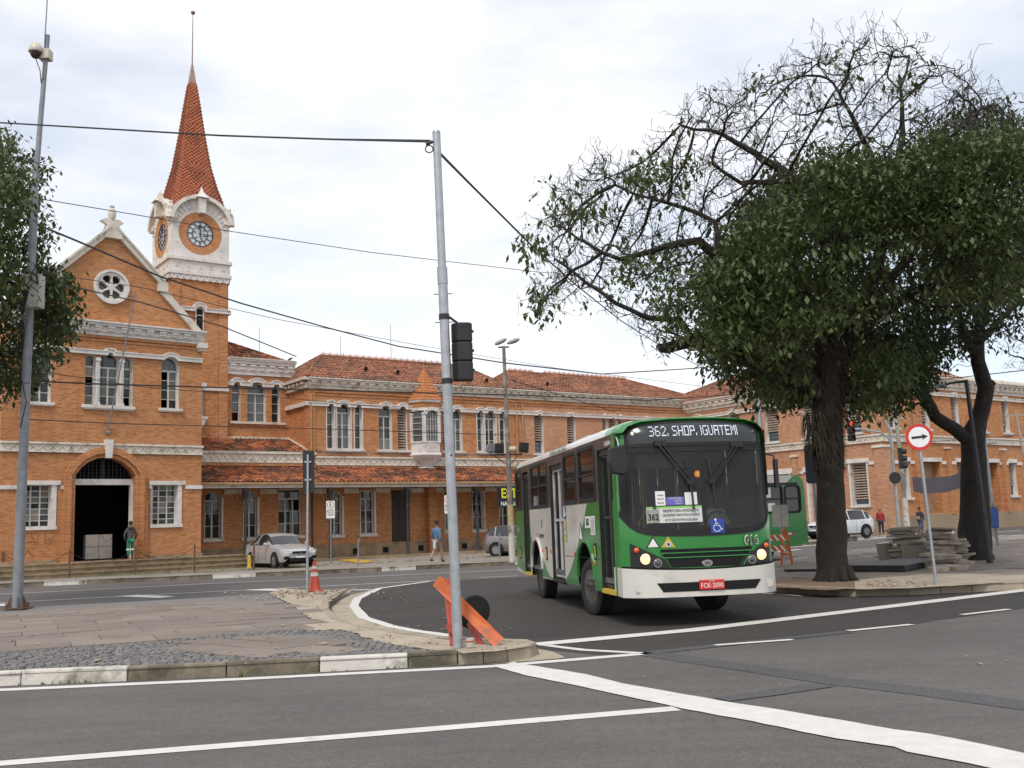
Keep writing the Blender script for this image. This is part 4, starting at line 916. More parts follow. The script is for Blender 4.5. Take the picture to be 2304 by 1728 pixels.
# spire: concave, chamfered corners, diamond tiles
prof=[(18.9,1.5),(19.6,1.5),(20.2,1.42),(21,1.18),(22.3,.87),(24.2,.59),(26.2,.34),(27.2,.2),(28.5,.02)]
def hw(z):
    for (a,ra),(c,rc) in zip(prof,prof[1:]):
        if z<=c: return ra+(rc-ra)*(z-a)/(c-a)
    return .02
def ring(z,g=0):
    h=hw(z)+g;k=h*.22; c=Wd/2
    return [(c-h+k,c-h),(c+h-k,c-h),(c+h,c-h+k),(c+h,c+h-k),(c+h-k,c+h),(c-h+k,c+h),(c-h,c+h-k),(c-h,c-h+k)]
b=MB(); zs_=[p[0] for p in prof]; vs=[]
for z in zs_: vs+=[(x,y,z) for x,y in ring(z)]
b.add(vs,[(i*8+k,i*8+(k+1)%8,(i+1)*8+(k+1)%8,(i+1)*8+k) for i in range(len(zs_)-1) for k in range(8)]); sp=b.build('spire',ROOFBASE,T_)
b=MB(); z=19.5; j=0
while z<27.3:
    dz=.21; P0=ring(z,.05);P1=ring(z+dz*.5,.03);P2=ring(z+dz*1.02,.015)
    for k in range(8):
        a0,a1=Vector((*P0[k],z)),Vector((*P0[(k+1)%8],z)); m0,m1=Vector((*P1[k],z+dz*.5)),Vector((*P1[(k+1)%8],z+dz*.5)); t0_,t1_=Vector((*P2[k],z+dz*1.02)),Vector((*P2[(k+1)%8],z+dz*1.02))
        L=(a1-a0).length; n=max(1,round(L/.26)); 
        for i in range(-1,n+1):
            o=.5*(j%2); f=lambda q,q2,s_: q.lerp(q2,max(0,min(1,s_)))
            s0,s1,sc=(i+o)/n,(i+1+o)/n,(i+.5+o)/n
            if s1<=0.001 or s0>=.999: continue
            b.cr=rnd.random()
            bq=f(a0,a1,sc);l_=f(m0,m1,s0);r_=f(m0,m1,s1);tp=f(t0_,t1_,sc); n_=(r_-l_).cross(tp-bq).normalized(); 
            b.add([bq+n_*.03,r_+n_*.015,tp-n_*.01,l_+n_*.015,bq-n_*.01],[(0,1,2,3),(0,4,1),(0,3,4)])
    z+=dz*.5; j+=1
b.build('diamond_tiles',SPIRE,sp,kind='stuff')
b=MB(); vs=[]
for z in(27.2,27.6,28.55): vs+=[(x,y,z) for x,y in ring(z,.03)]
b.add(vs,[(i*8+k,i*8+(k+1)%8,(i+1)*8+(k+1)%8,(i+1)*8+k) for i in range(2) for k in range(8)]); b.build('spire_cap',pm('lead_cap',(.35,.22,.16),.6),sp)
b=MB(); c=Wd/2; b.tube([(c,c,28.4),(c+.02,c,31.7)],[.035,.02],6); b.lathe([(0,-.12),(.08,-.08),(.13,0),(.1,.1),(0,.13)],(c+.02,c,31.75),10); b.build('spire_rod',pm('red_rod',(.25,.14,.13),.5),T_)

# ---------------------------------------------------------------- side wing on the right
RF=Fr(12.19,72.59,-54); R_=bld(RF,'side_wing','pinkish brick wing at the street corner with tall louvred windows','0' and 0)
RL=15.85; holes=[]; W=[]
for x0,x1 in((.9,1.8),(4.1,5.1),(7.25,8.32),(10.3,11.2),(13.65,14.5)): holes.append(win(R_,x0,x1,6.42,8.42,.3,louver=1,below=.28,depth=.3)); W.append((x0,x1,8.42,.3))
holes.append(win(R_,13.52,14.66,2.1,4.62,0,louver=1,below=.15,depth=.3,surround=.0)); holes.append(win(R_,3.2,4.3,2.1,4.62,0,louver=1,depth=.3))
dd_=outline(10.42,12.0,.5,4.3,0); holes.append(dd_); d2=outline(7.3,8.9,.5,4.3,0); holes.append(d2)
wall(R_,[(0,0),(RL,0),(RL,9.2),(0,9.2)],holes,mat=BRICK2)
hood(R_,0,RL,8.66,W,wd=.2)
frieze(R_,0,RL+.1,5.75,6.2); cornice(R_,0,RL+.3,9.1,9.85,mat=CREAM,out_=.45,pitch=.6)
b=MB(); b.box(0,RL,-.05,.01,8.95,9.05); b.build('brick_moulding',BRICK2,R_)
for a,c in((10.42,12.0),(7.3,8.9)):
    b=MB(); b.box(a,c,.2,.26,.4,4.3); b.build('door',pm('faded_pink_plaster',(.42,.25,.19),.8,dirt=(.3,.12,.1)),R_)
    b=MB(); b.box(a-.16,a,-.05,.25,.4,4.3); b.box(c,c+.16,-.05,.25,.4,4.3); b.box(a-.35,c+.35,-.08,.02,4.3,4.62); b.box(a-1.0,a-.35,-.08,.02,4.2,4.38); b.box(c+.35,c+1,-.08,.02,4.2,4.38); b.build('door_surround',WHITE,R_)
for a,c in((13.52,14.66),(3.2,4.3)):
    b=MB(); b.box(a-.12,a,-.04,.02,2.1,4.62); b.box(c,c+.08,-.04,.02,2.1,4.62); b.box(a-.25,c+.2,-.08,.02,4.62,4.86); b.box(a-1.0,a-.25,-.08,.02,4.45,4.64); b.box(c+.2,c+.85,-.08,.02,4.45,4.64); b.build('window_surround',WHITE,R_)
for x in(2.4,6,9.5): b=MB(); b.box(x-.18,x+.18,-.16,0,0,5.3); b.build('pilaster',BRICK2,R_); b=MB(); b.box(x-.25,x+.25,-.24,0,5.3,5.42); b.build('pilaster_cap',CREAM,R_)
b=MB(); b.box(RL-.55,RL+.16,-.16,.5,0,5.4); b.build('corner_pier',BRICK2,R_); b=MB(); b.box(RL-.6,RL+.22,-.22,.5,5.4,5.55); b.build('pier_cap',CREAM,R_)
hip(R_,-3,RL+.2,-.4,9,9.8,3.6,13,4,12.2)
R2=Fr(*RF.w(RL,0)[:2],36); Q_=link('street_front',None,R_); Q_.location=(RL,0,0); Q_.rotation_euler=(0,0,PI/2)
def local2(P):    # the wing's second front runs at a right angle: same house, parts turned in the mesh
    pass
Q_.name='tmp_q'; bpy.data.objects.remove(Q_)
Q_=bld(R2,'street_front_wing','brick street front with narrow louvred windows, pilasters and stone plinth')
holes=[];W=[]; QL=24
for c in(1.3,4.65,7.95,11.1,14.0,17.3,20.5): holes.append(win(Q_,c-.4,c+.4,6.6,8.55,.28,louver=1,below=.25,depth=.3)); W.append((c-.4,c+.4,8.55,.28))
for c in(2.0,14.15,20): holes.append(win(Q_,c-.42,c+.42,2.45,4.6,0,louver=1,below=.3,depth=.3))
for a,c in((3.75,5.75),(7.6,9.6),(11.0,12.4)): holes.append(outline(a,c,1.5,4.6,0))
wall(Q_,[(0,0),(QL,0),(QL,9.3),(0,9.3)],holes)
hood(Q_,0,QL,8.80,W,wd=.2); frieze(Q_,-.1,QL,5.75,6.2); cornice(Q_,-.3,QL,9.1,9.85,mat=CREAM,out_=.45,pitch=.6)
b=MB(); b.box(-.2,QL,-.0,9,9.85,10.1); b.build('parapet',CREAM,Q_)
for a,c in((3.75,5.75),(7.6,9.6),(11.0,12.4)):
    b=MB(); b.box(a,c,.5,.55,1.5,4.6); b.build('boarded_door',pm('boarded_door',(.36,.22,.12),.8,dirt=(.2,.1,.06)),Q_)
    b=MB(); b.box(a,a+.02,0,.5,1.5,4.6); b.box(c-.02,c,0,.5,1.5,4.6); b.box(a,c,0,.5,4.58,4.6); b.build('reveal',BRICK,Q_)
    b=MB(); b.box(a-.15,c+.15,-.08,.02,4.6,4.84); b.box(a-.6,a-.15,-.08,.02,4.45,4.64); b.box(c+.15,c+.6,-.08,.02,4.45,4.64); b.build('lintel',WHITE,Q_)
for c in(2.0,14.15,20): b=MB(); b.box(c-.5,c+.6,-.08,.02,4.6,4.84); b.box(c-1.1,c-.5,-.08,.02,4.45,4.64); b.box(c+.6,c+1.2,-.08,.02,4.45,4.64); b.build('lintel',WHITE,Q_)
for x in(3.2,6.6,9.9,13.0,16.5,19): b=MB(); b.box(x-.2,x+.2,-.18,0,1.4,5.4); b.build('pilaster',BRICK,Q_); b=MB(); b.box(x-.26,x+.26,-.25,0,5.4,5.52); b.build('pilaster_cap',CREAM,Q_)
for x in(3.2,9.9,16.5): b=MB(); b.tube([(x,-.12,9.1),(x,-.12,6.2)],.05,6); b.build('drain_pipe',PIPE,Q_)
RUBM=brickmat('rubble_plinth',(.33,.23,.15),(.22,.15,.1),(.38,.3,.2),.03,.6); b=MB(); b.box(-.2,QL,-.14,0,0,1.42); b.build('plinth',RUBM,Q_)
b=MB(); b.box(9.7,10.2,-.12,0,0,1.25); b.box(12.2,RL-.6,-.12,0,0,1.25); b.build('plinth',RUBM,R_)
b=MB(); b.poly([(QL,0,0),(QL,9,0),(QL,9,9.8),(QL,0,9.8)]); b.build('side_wall',BRICK,Q_)
# ================================================================ vehicles
GREEN=pm('green_bus_paint',(.02,.215,.035),.28,var=.1,scale=2,coat=.6,dirt=(.05,.12,.04),dscale=1.2,dthr=(.62,.9))
WBUS=pm('white_bus_paint',(.66,.63,.58),.3,var=.08,scale=1.5,coat=.5,dirt=(.36,.31,.25),dscale=1.3,dthr=(.5,.85))
BAND=pm('dark_window_band',(.055,.042,.036),.35,var=.3,scale=2,dirt=(.16,.11,.08),dscale=1.4,dthr=(.5,.8))
RUBBER=pm('rubber',(.013,.013,.013),.75,var=.2); TYRE=pm('tyre',(.018,.017,.016),.85,var=.3,scale=8)
CHROME=pm('chrome',(.55,.55,.56),.18,metal=1,var=.1); RIM=pm('dusty_rim',(.12,.11,.10),.5,metal=.5,var=.3,scale=9)
CLEAR=clearglass('windshield_glass',(.16,.165,.17),.15,.03); CLEAR2=clearglass('tinted_side_glass',(.02,.02,.02),.45); WHT=pm('white_vinyl',(.78,.77,.74),.5,var=.05); INK=pm('black_ink',(.02,.02,.02),.6)  # soft grey reflections are painted into the windshield's base colour and opacity
LED=pm('led_dots',(.7,.75,.8),.5,var=.01,em=(.78,.88,1.0,.42)); ORANGE=pm('amber_lens',(.75,.13,.02),.25,var=.05); REDL=pm('red_plate',(.62,.035,.03),.45,var=.1)
HEAD=pm('lit_headlamp',(.9,.7,.45),.2,var=.05,em=(1,.56,.2,.95)); LENS=pm('lamp_lens',(.12,.12,.11),.08,metal=.3,var=.3)
BLUE=pm('blue_sticker',(.02,.06,.34),.5,var=.05); YEL=pm('yellow_paint',(.62,.42,.05),.5,var=.1); PURP=pm('purple_print',(.13,.12,.45),.5,var=.05)
DG5={'3':'11110 00001 00001 01110 00001 00001 11110','6':'01110 10000 10000 11110 10001 10001 01110','2':'01110 10001 00001 00010 00100 01000 11111','.':'0 0 0 0 0 1 1','S':'01111 10000 10000 01110 00001 00001 11110','H':'10001 10001 10001 11111 10001 10001 10001','O':'11111 10001 10001 10001 10001 10001 11111','P':'11111 10001 10001 11111 10000 10000 10000','I':'1 1 1 1 1 1 1','G':'01111 10000 10000 10011 10001 10001 01111','U':'10001 10001 10001 10001 10001 10001 01110','A':'11111 10001 10001 11111 10001 10001 10001','T':'11111 00100 00100 00100 00100 00100 00100','E':'11111 10000 10000 11110 10000 10000 11111','M':'10001 11011 10101 10101 10001 10001 10001',' ':'00 00 00 00 00 00 00'}
def wheel(P,x,y,r,wd,out_=-1,turn=0,bus=True,rimm=None):
    w_=link('wheel',None,P); w_.location=(x,y,r); w_.rotation_euler=(0,0,turn)
    b=MB(); rr=r*(.62 if bus else .66); s=out_
    b.lathe([(rr,s*wd*.45),(rr+.02,s*wd*.5),(r*.93,s*wd*.5),(r,s*wd*.42),(r,-s*wd*.42),(r*.93,-s*wd*.5),(rr,-s*wd*.5)],(0,0,0),36,'x')
    b.build('tyre',TYRE,w_,smooth=True)
    b=MB(); rm=rimm or RIM
    if bus:
        b.lathe([(rr,s*wd*.46),(rr*.94,s*wd*.42),(rr*.86,s*wd*.2),(rr*.5,s*wd*.22),(rr*.42,s*wd*.3),(rr*.38,s*wd*.44),(rr*.2,s*wd*.5),(0,s*wd*.5)],(0,0,0),28,'x')
        for k in range(10): a=k*PI/5; b.lathe([(.016,s*wd*.22),(.016,s*wd*.32),(0,s*wd*.33)],(0,rr*.6*cos(a),rr*.6*sin(a)),6,'x')
        for k in range(8): a=k*PI/4+.3; b.lathe([(.04,s*wd*.2),(.04,s*wd*.25),(0,s*wd*.25)],(0,rr*.75*cos(a),rr*.75*sin(a)),8,'x',mi=1)
    else:
        b.lathe([(rr,s*wd*.46),(rr*.9,s*wd*.4),(rr*.86,s*wd*.1),(0,s*wd*.1)],(0,0,0),24,'x',mi=1); b.lathe([(rr*.98,s*wd*.47),(rr*.88,s*wd*.47),(rr*.86,s*wd*.3)],(0,0,0),24,'x')
        for k in range(7):
            a=k*2*PI/7; b.beam((s*wd*.4,rr*.1*cos(a),rr*.1*sin(a)),(s*wd*.42,rr*.9*cos(a),rr*.9*sin(a)),.05,.03)
        b.lathe([(rr*.22,s*wd*.3),(rr*.2,s*wd*.46),(0,s*wd*.48)],(0,0,0),10,'x')
    b.build('rim',[rm,BLACK],w_,smooth=True); return w_
BW=2.46;BL=9.85
bus=thing('city_bus','green and white city bus with lit headlamps turning out of the station road','bus',(1.61,15.88,0),R(9.5))
def fy(x,z,d=0):
    t_=(x-BW/2)/(BW/2); at_=min(1,abs(t_)); y=-.24+.16*at_**2.2+.22*at_**9
    y+= .075*max(0,z-1.45)+ .30*max(0,(z-2.9)/.3)**2*.6
    return y-d
def patch(b,xa,xb,zlo,zhi,n=16,m=4,d=.0,mi=0):
    f=lambda q,x:q(x) if callable(q) else q
    vs=[]
    for i in range(n+1):
        x=xa+(xb-xa)*i/n; a=f(zlo,x);c=f(zhi,x)
        for j in range(m+1): z=a+(c-a)*j/m; vs.append((x,fy(x,z,d),z))
    b.add(vs,[(i*(m+1)+j,(i+1)*(m+1)+j,(i+1)*(m+1)+j+1,i*(m+1)+j+1) for i in range(n) for j in range(m)],mi)
def tt(x): return (x-BW/2)/(BW/2)
WSLO=lambda x:1.37+.06*tt(x)**2+.28*abs(tt(x))**10
TOPZ=lambda x:3.215-.06*tt(x)**2-.22*abs(tt(x))**8
b=MB(); patch(b,0,BW,.86,WSLO,24,5); patch(b,0,BW,2.72,TOPZ,24,6); patch(b,0,.09,WSLO,2.73,3,8); patch(b,BW-.09,BW,WSLO,2.73,3,8)
# roof cap (green front dome blending back)
fr=b.build('front_mask',GREEN,bus,smooth=True,angle=60)
b=MB(); patch(b,-.01,BW+.01,.45,lambda x:.845+.05*tt(x)**2,24,6,.06)
for xx,s in((-.01,1),(BW+.01,-1)): b.add([(xx,fy(0,.6)-.06,.45),(xx,.55,.47),(xx,.55,.9),(xx,fy(0,.6)-.06,.9)],[(0,1,2,3)])
b.add([(x,fy(x,.5)-.06,.45) for x in[BW*i/12 for i in range(13)]]+[(x,.5,.45) for x in[BW*i/12 for i in range(13)]],[(i,i+1,14+i,13+i) for i in range(12)])
bp=b.build('bumper',WBUS,bus,smooth=True)
b=MB(); patch(b,.52,2.0,lambda x:.53+.0*x,lambda x:.665,16,2,.068)
patch(b,.44,.52,lambda x:.665-(x-.44)*1.5,.665,2,1,.068);patch(b,2.0,2.1,lambda x:.53+(x-2.0)*1.2,.665,2,1,.068); b.build('air_intake',BLACK,bp)
b=MB(); patch(b,-.005,BW+.005,lambda x:.84+.05*tt(x)**2,lambda x:.875+.05*tt(x)**2,24,1,.045); b.build('seam',BLACK,bp)
for x in(.19,BW-.2): b=MB(); b.lathe([(.07,-.012),(.06,-.014),(.052,0),(0,0)],(x,fy(x,.6)-.062,.6),18,'y'); b.build('bumper_cap',WBUS,bp,smooth=True)
b=MB(); x=1.27; yy=fy(x,.62,.085); b.box(1.08,1.47,yy-.01,yy+.02,.55,.69); pl_=b.build('number_plate',REDL,bp)
lettering('FCK·2090',.10,WHT,pl_,(1.275,yy-.013,.605),sx=.88); lettering('CAMPINAS',.022,WHT,pl_,(1.275,yy-.013,.672),sx=.9)
b=MB()
for a,c,lo,hi in((.53,2.0,1.115,1.165),(.57,1.95,1.045,1.095)): patch(b,a,c,lambda x:lo+.01*tt(x)**2,lambda x:hi+.0*x,14,1,.016); 
patch(b,.6,1.93,lambda x:max(.885,.885+(.69-x)*1.3,.885+(x-1.83)*1.3),1.025,26,2,.016)
b.build('grille',BLACK,bus)
b=MB(); 
for q in([(.6,1.03),(.69,.878),(1.83,.873),(1.93,1.02)],[(.52,1.105),(2.02,1.105)],[(.56,1.035),(1.97,1.035)]):
    P=[]; 
    for (x0,z0),(x1,z1) in zip(q,q[1:]):
        for i in range(9): x=x0+(x1-x0)*i/8; z=z0+(z1-z0)*i/8; P.append((x,fy(x,z,.022),z))
    b.tube(P,.009,5)
b.build('grille_trim',GREEN,bus)
b=MB(); b.lathe([(.0,-.02),(.05,-.02),(.056,-.01),(.05,0)],(0,0,0),20,'y'); b.v=[(v[0]*1.6+1.25,v[1]+fy(1.25,.94,.0)-.01,v[2]+.94) for v in b.v]; em_=b.build('oval_emblem',CHROME,bus,smooth=True)
b=MB(); 
for q in([(-.045,.02),(-.02,-.02),(0,.02),(.02,-.02),(.045,.02)],): b.ribbon([(1.25+x,.94+z) for x,z in q],.009,fy(1.25,.94)-.036,fy(1.25,.94)-.03)
b.build('emblem_letters',BLACK,em_)
for sg in(0,1):
    mx=(lambda x:x) if not sg else (lambda x:BW-x); a,c=(.10,.70)
    hi=lambda x:1.27-(mx(x)-.10)*.52 if mx(x)<.62 else 1.0-(mx(x)-.62)*1.5
    lo=lambda x:.905-.05*(mx(x)-.1)
    b=MB(); patch(b,mx(c)if sg else a,mx(a) if sg else c,lo,lambda x:max(lo(x)+.002,hi(x)),14,3,.02); hl=b.build('headlight',BLKPL,bus,smooth=True)
    for x,z,r_,m_,nm in((.30,1.03,.088,HEAD,'lamp'),(.185,1.165,.045,ORANGE,'turn_signal'),(.475,.965,.058,LENS,'fog_lamp')):
        b=MB(); X_=mx(x); y0=fy(X_,z,.022); b.lathe([(r_*1.15,-.004),(r_,-.012),(r_*.7,-.028),(0,-.034)],(X_,y0,z),20,'y'); b.build(nm,m_,hl,smooth=True)
        b=MB(); b.lathe([(r_*1.16,-.002),(r_*1.16,-.016),(r_*1.0,-.016)],(X_,y0,z),20,'y'); b.build('lamp_ring',CHROME if m_ is LENS else BLKPL,hl)
# windshield
b=MB()
G0=[(x,WSLO(x)) for x in [BW*i/24 for i in range(25)]]
patch(b,.0,BW,lambda x:WSLO(x)-.02,lambda x:WSLO(x)+.075,24,1,.012); patch(b,.0,BW,2.655,2.80,24,1,.012); patch(b,.02,.11,WSLO,2.7,2,8,.012); patch(b,BW-.11,BW-.02,WSLO,2.7,2,8,.012)
patch(b,1.235,1.295,1.45,2.68,2,6,.012); b.build('windshield_seal',RUBBER,bus,smooth=True)
b=MB(); patch(b,.1,1.24,lambda x:WSLO(x)+.05,2.67,12,8,.004); b.build('windshield',CLEAR,bus,smooth=True)
b=MB(); patch(b,1.29,BW-.1,lambda x:WSLO(x)+.05,2.67,12,8,.004); b.build('windshield',CLEAR,bus,smooth=True)
b=MB(); patch(b,.14,BW-.14,2.76,lambda x:3.14-.10*tt(x)**2-.05*abs(tt(x))**6,20,4,.010); ds=b.build('destination_display',pm('display_glass',(.035,.037,.04),.15,var=.1),bus,smooth=True)
b=MB(); patch(b,.12,BW-.12,2.745,2.775,20,1,.02); patch(b,.12,BW-.12,lambda x:3.125-.10*tt(x)**2-.05*abs(tt(x))**6,lambda x:3.155-.10*tt(x)**2-.05*abs(tt(x))**6,20,1,.014); patch(b,.12,.16,2.75,3.06,1,3,.018);patch(b,BW-.16,BW-.12,2.75,3.06,1,3,.018); b.build('display_trim',RUBBER,ds)
b=MB(); cx_=0; txt='362. SHOP. IGUATEMI'; tot=sum(len(DG5[c].split()[0])+1 for c in txt); pw=1.46/tot
for ch in txt:
    rows=DG5[ch].split()
    for r_,row in enumerate(rows):
        for k,bit in enumerate(row):
            if bit=='1':
                x=.49+(cx_+k)*pw; z=3.045-r_*.0235; y=fy(x,z,.014); b.add([(x,y,z),(x+pw*.74,y,z),(x+pw*.74,y,z+.0175),(x,y,z+.0175)],[(0,1,2,3)])
    cx_+=len(rows[0])+1
b.build('destination_text',LED,ds)
for x in(.24,BW-.24): b=MB(); b.lathe([(.028,-.018),(.02,-.022),(0,-.022)],(x,fy(x,2.96),2.96),12,'y'); b.build('marker_lamp',pm('marker',(.6,.6,.5),.3,em=(.9,.95,.8,.35)) if x<1 else LENS,ds)
for a0,a1,b0,b1 in(((.60,2.78),(1.04,2.17),(1.0,2.54),(1.08,1.76)),((1.84,2.74),(1.40,2.18),(1.37,2.55),(1.45,1.78))):
    b=MB()
    f=lambda p,d:Vector((p[0],fy(p[0],p[1],d),p[1]))
    b.beam(f(a0,.05),f(a1,.09),.028,.02); b.beam(f((a0[0]+.07,a0[1]),.05),f((a1[0]+.06,a1[1]+.02),.09),.022,.02); b.obox(f(a1,.08),(.1,.04,.06),0); b.beam(f(b0,.05),f((a1[0]+.02,a1[1]),.07),.018,.03); b.beam(f((a1[0]+.02,a1[1]),.07),f(b1,.05),.018,.03)
    b.box(a0[0]-.06,a0[0]+.14,fy(*a0)-.06,fy(*a0),a0[1]-.03,a0[1]+.05); b.build('wiper',BLKPL,bus)
def onfront(name,x0,x1,z0,z1,mat,d=-.01,par=bus):
    b=MB(); patch(b,x0,x1,z0,z1,3,2,d); return b.build(name,mat,par)
rb=onfront('route_board',.36,1.22,1.565,1.785,pm('board_white',(.62,.62,.6),.4,var=.04),.009); yb=lambda x,z,e=0.02:fy(x,z,e)
onfront('board_strip',.36,1.22,1.785,1.815,pm('lime',(.25,.55,.12),.5),.009,rb); onfront('route_number_panel',.365,.55,1.57,1.775,pm('board_grey',(.3,.3,.27),.5),.012,rb)
def ftext(s,size,x,z,mat,d=-.015,sx=1,par=bus,**k):
    ang=math.atan2(fy(x+.2,z)-fy(x-.2,z),.4); o=lettering(s,size,mat,par,(x,fy(x,z,d),z),(PI/2,0,ang),sx=sx,**k); return o
ftext('362',.135,.457,1.65,INK,.016,.82,rb,bold=True); ftext('PREFEITURA-ANCHIETA',.062,.885,1.745,INK,.013,.86,rb); ftext('OROZIMBO MAIA-PAULA BUENO',.055,.885,1.68,INK,.013,.72,rb); ftext('Nª Sª DE FATIMA-DALBEN',.055,.885,1.605,INK,.013,.82,rb)
fb=onfront('fare_notice',.51,.66,1.83,2.05,WHT,.009); ftext('TARIFA',.035,.585,1.985,INK,.013,.9,fb); ftext('R$ 5,30',.035,.585,1.93,INK,.013,.9,fb); ftext('R$ 5,85',.035,.585,1.87,INK,.013,.9,fb)
fb=onfront('ticket_notice',.67,.95,1.83,1.955,PURP,.009); 
for s,z,x in(('UTILIZE AQUI',1.935,.81),('BILHETE',1.895,.86),('ÚNICO',1.853,.86)): ftext(s,.037,x,z,WHT,.013,.85,fb)
onfront('notice',.965,1.16,1.83,2.02,WHT,.009)
b=MB(); x,z=1.2,2.3; b.lathe([(.055,0),(.0,-.001)],(x,fy(x,z,.008),z),16,'y'); rs_=b.build('round_sticker',pm('orange_sticker',(.75,.16,.03),.5),bus); b=MB(); b.lathe([(.032,0),(.0,-.001)],(x,fy(x,z,.010),z),14,'y'); b.build('sticker_centre',YEL,rs_)
def wheelchair(par,P,X,Zv,s):  # little disabled-access figure; P centre, X across, Zv up
    b=MB(); N_=X.cross(Zv)*-1; f=lambda x,z:P+X*x*s+Zv*z*s
    if N_.dot(Vector((0,-1,0)))<0 and N_.dot(Vector((-1,0,0)))<0: N_=-N_
    n_=N_*0
    b.tube([f(-.08+.04*cos(a),.33+.04*sin(a)) for a in[i*PI/4 for i in range(9)]],.04*s,5)
    b.tube([f(-.07,.24),f(-.06,0),f(.14,0),f(.26,-.25),f(.34,-.2)],.03*s,4); b.tube([f(-.07,.12),f(.1,.12)],.025*s,4)
    b.tube([f(-.0+.22*cos(a),-.14+.22*sin(a)) for a in[PI*.7+i*PI/7 for i in range(9)]],.025*s,4)
    return b.build('access_symbol',WHT,par)
wb=onfront('access_sticker',1.34,1.56,1.385,1.60,BLUE,.016); wheelchair(wb,Vector((1.44,fy(1.45,1.5,.02),1.5)),Vector((1,0,0)),Vector((0,0,1)),.26)
def tri_(par,x,z,w_,h_,mat,d,nm):
    b=MB(); b.add([(x-w_,fy(x-w_,z,d),z),(x+w_,fy(x+w_,z,d),z),(x,fy(x,z+h_,d),z+h_)],[(0,1,2)]); return b.build(nm,mat,par)
q=tri_(bus,.43,1.195,.105,.175,BLACK,.006,'triangle_sticker'); tri_(q,.43,1.205,.08,.135,WHT,.009,'inner_triangle')
q=tri_(bus,.66,1.195,.105,.165,YEL,.006,'crest_sticker'); b=MB(); b.lathe([(.04,0),(0,-.001)],(.66,fy(.66,1.24,.010),1.24),14,'y'); b.build('crest',WHT,q); b=MB(); b.lathe([(.025,0),(0,-.001)],(.66,fy(.66,1.24,.013),1.24),14,'y'); b.build('crest_centre',BLUE,q)
o=ftext('016',.19,2.0,1.255,WHT,.03,.9,bus,bold=True); o.name='fleet_number'
for k in range(3):
    o.scale=(.85*1.06,1.06,1)
o2=ftext('016',.165,2.0,1.255,INK,.038,.95,bus); o2.name='fleet_number'
# sides
AR=.62
def archpts(yc,r,z0): return [(yc+r*cos(a),z0+r*sin(a)) for a in[PI*i/14 for i in range(15)]]
FWY,RWY,WR=2.5,7.22,.49
lower=[(BL,.62)]+[(BL,1.95),(.0,1.95),(.0,.47),(.4,.47)]
def sidepanel(x,doors):
    # polygon in (y,z): walk along the bottom leaving wheel arches open
    P=[(.36,.47)]; P+=[(FWY-AR,.47)]+archpts(FWY,AR,.66)[::-1]+[(FWY+AR,.47),(RWY-AR,.5)]+archpts(RWY,AR,.66)[::-1]+[(RWY+AR,.52),(BL,.64),(BL,1.95),(.36,1.95)]
    V,Fc=filled(P,doors,0); return [(x,v[0],v[2]) for v in V],Fc
rect=lambda a,c,z0,z1:[(a,z0),(c,z0),(c,z1),(a,z1)]
def rrect(a,c,z0,z1,r=.08):
    P=[]
    for cx,cz,s in((c-r,z0+r,-PI/2),(c-r,z1-r,0),(a+r,z1-r,PI/2),(a+r,z0+r,PI)):
        for i in range(4): P.append((cx+r*cos(s+i*PI/6),cz+r*sin(s+i*PI/6)))
    return P
doorsL=[(.42,1.36),(4.28,5.45),(8.02,8.72)]
b=MB()
for y0,y1 in((.36,.42),): pass
V,Fc=sidepanel(0,[]); 
# cut doors by building panel between them
segs=[(1.36,4.28),(5.45,8.02),(8.72,BL)]
for a,c in segs:
    P=[(a,.47)]
    for wc in(FWY,RWY):
        if a<wc<c: P+=[(max(a,wc-AR),.47)]+[p for p in archpts(wc,AR,.66)[::-1]]+[(min(c,wc+AR),.47)]
    P+=[(c,.5),(c,1.95),(a,1.95)]
    V,Fc=filled(P,[],0); b.add([(0,v[0],v[2]) for v in V],Fc)
V,Fc=sidepanel(BW,[]); b.add(V,Fc)
b.add([(0,BL,.64),(BW,BL,.64),(BW,BL,3.0),(0,BL,3.0)],[(0,1,2,3)],1)
b.add([(0.01,.4,.5),(BW-.01,.4,.5),(BW-.01,BL,.6),(.01,BL,.6)],[(0,1,2,3)],2)
body=b.build('body',[WBUS,GREEN,BLACK],bus)
# green paint fields 4 mm proud
b=MB(); e=-.004
def gp(P):
    V,Fc=filled(P,[],0); b.add([(e,v[0],v[2]) for v in V],Fc)
gp([(1.36,.47),(FWY-AR,.47)]+archpts(FWY,AR,.66)[::-1]+[(FWY+AR,.47),(4.26,.48),(4.2,.56),(3.9,.68),(3.6,.84),(3.25,1.08),(2.85,1.38),(2.45,1.72),(2.22,1.949),(1.36,1.949)])
gp([(8.72,.5),(BL,.62),(BL,1.949),(8.72,1.949)]); gp([(7.98,1.949),(7.98,.98),(RWY+AR*.94,.95),(RWY+AR*.7,1.16),(7.86,1.36),(7.93,1.6),(7.94,1.949)])
gp([(5.47,.48),(RWY-AR,.5),(RWY-AR,.9),(6.3,.78),(6.0,.6)])
b.box(-.02,.0,.36,.42,.47,1.95); b.build('green_livery',GREEN,body)
b=MB()
for wc,m_ in((FWY,GREEN),(RWY,WBUS)): 
    b=MB(); b.ribbon([(p[0],p[1]) for p in archpts(wc,AR+.02,.66)],.06,-.03,.02)
    b.v=[(v[1],v[0],v[2]) for v in b.v]; b.build('wheel_arch_lip',m_,body)
b=MB()
for wc in(FWY,RWY):
    for xx in(.02,BW-.02):
        A_=archpts(wc,AR,.66); s=1 if xx<1 else -1; b.add([(xx,p[0],p[1]) for p in A_]+[(xx+s*.5,p[0],p[1]) for p in A_],[(i,i+1,16+i,15+i) for i in range(14)]); b.poly([(xx+s*.5,p[0],p[1]) for p in A_]+[(xx+s*.5,wc-AR,.3),(xx+s*.5,wc+AR,.3)])
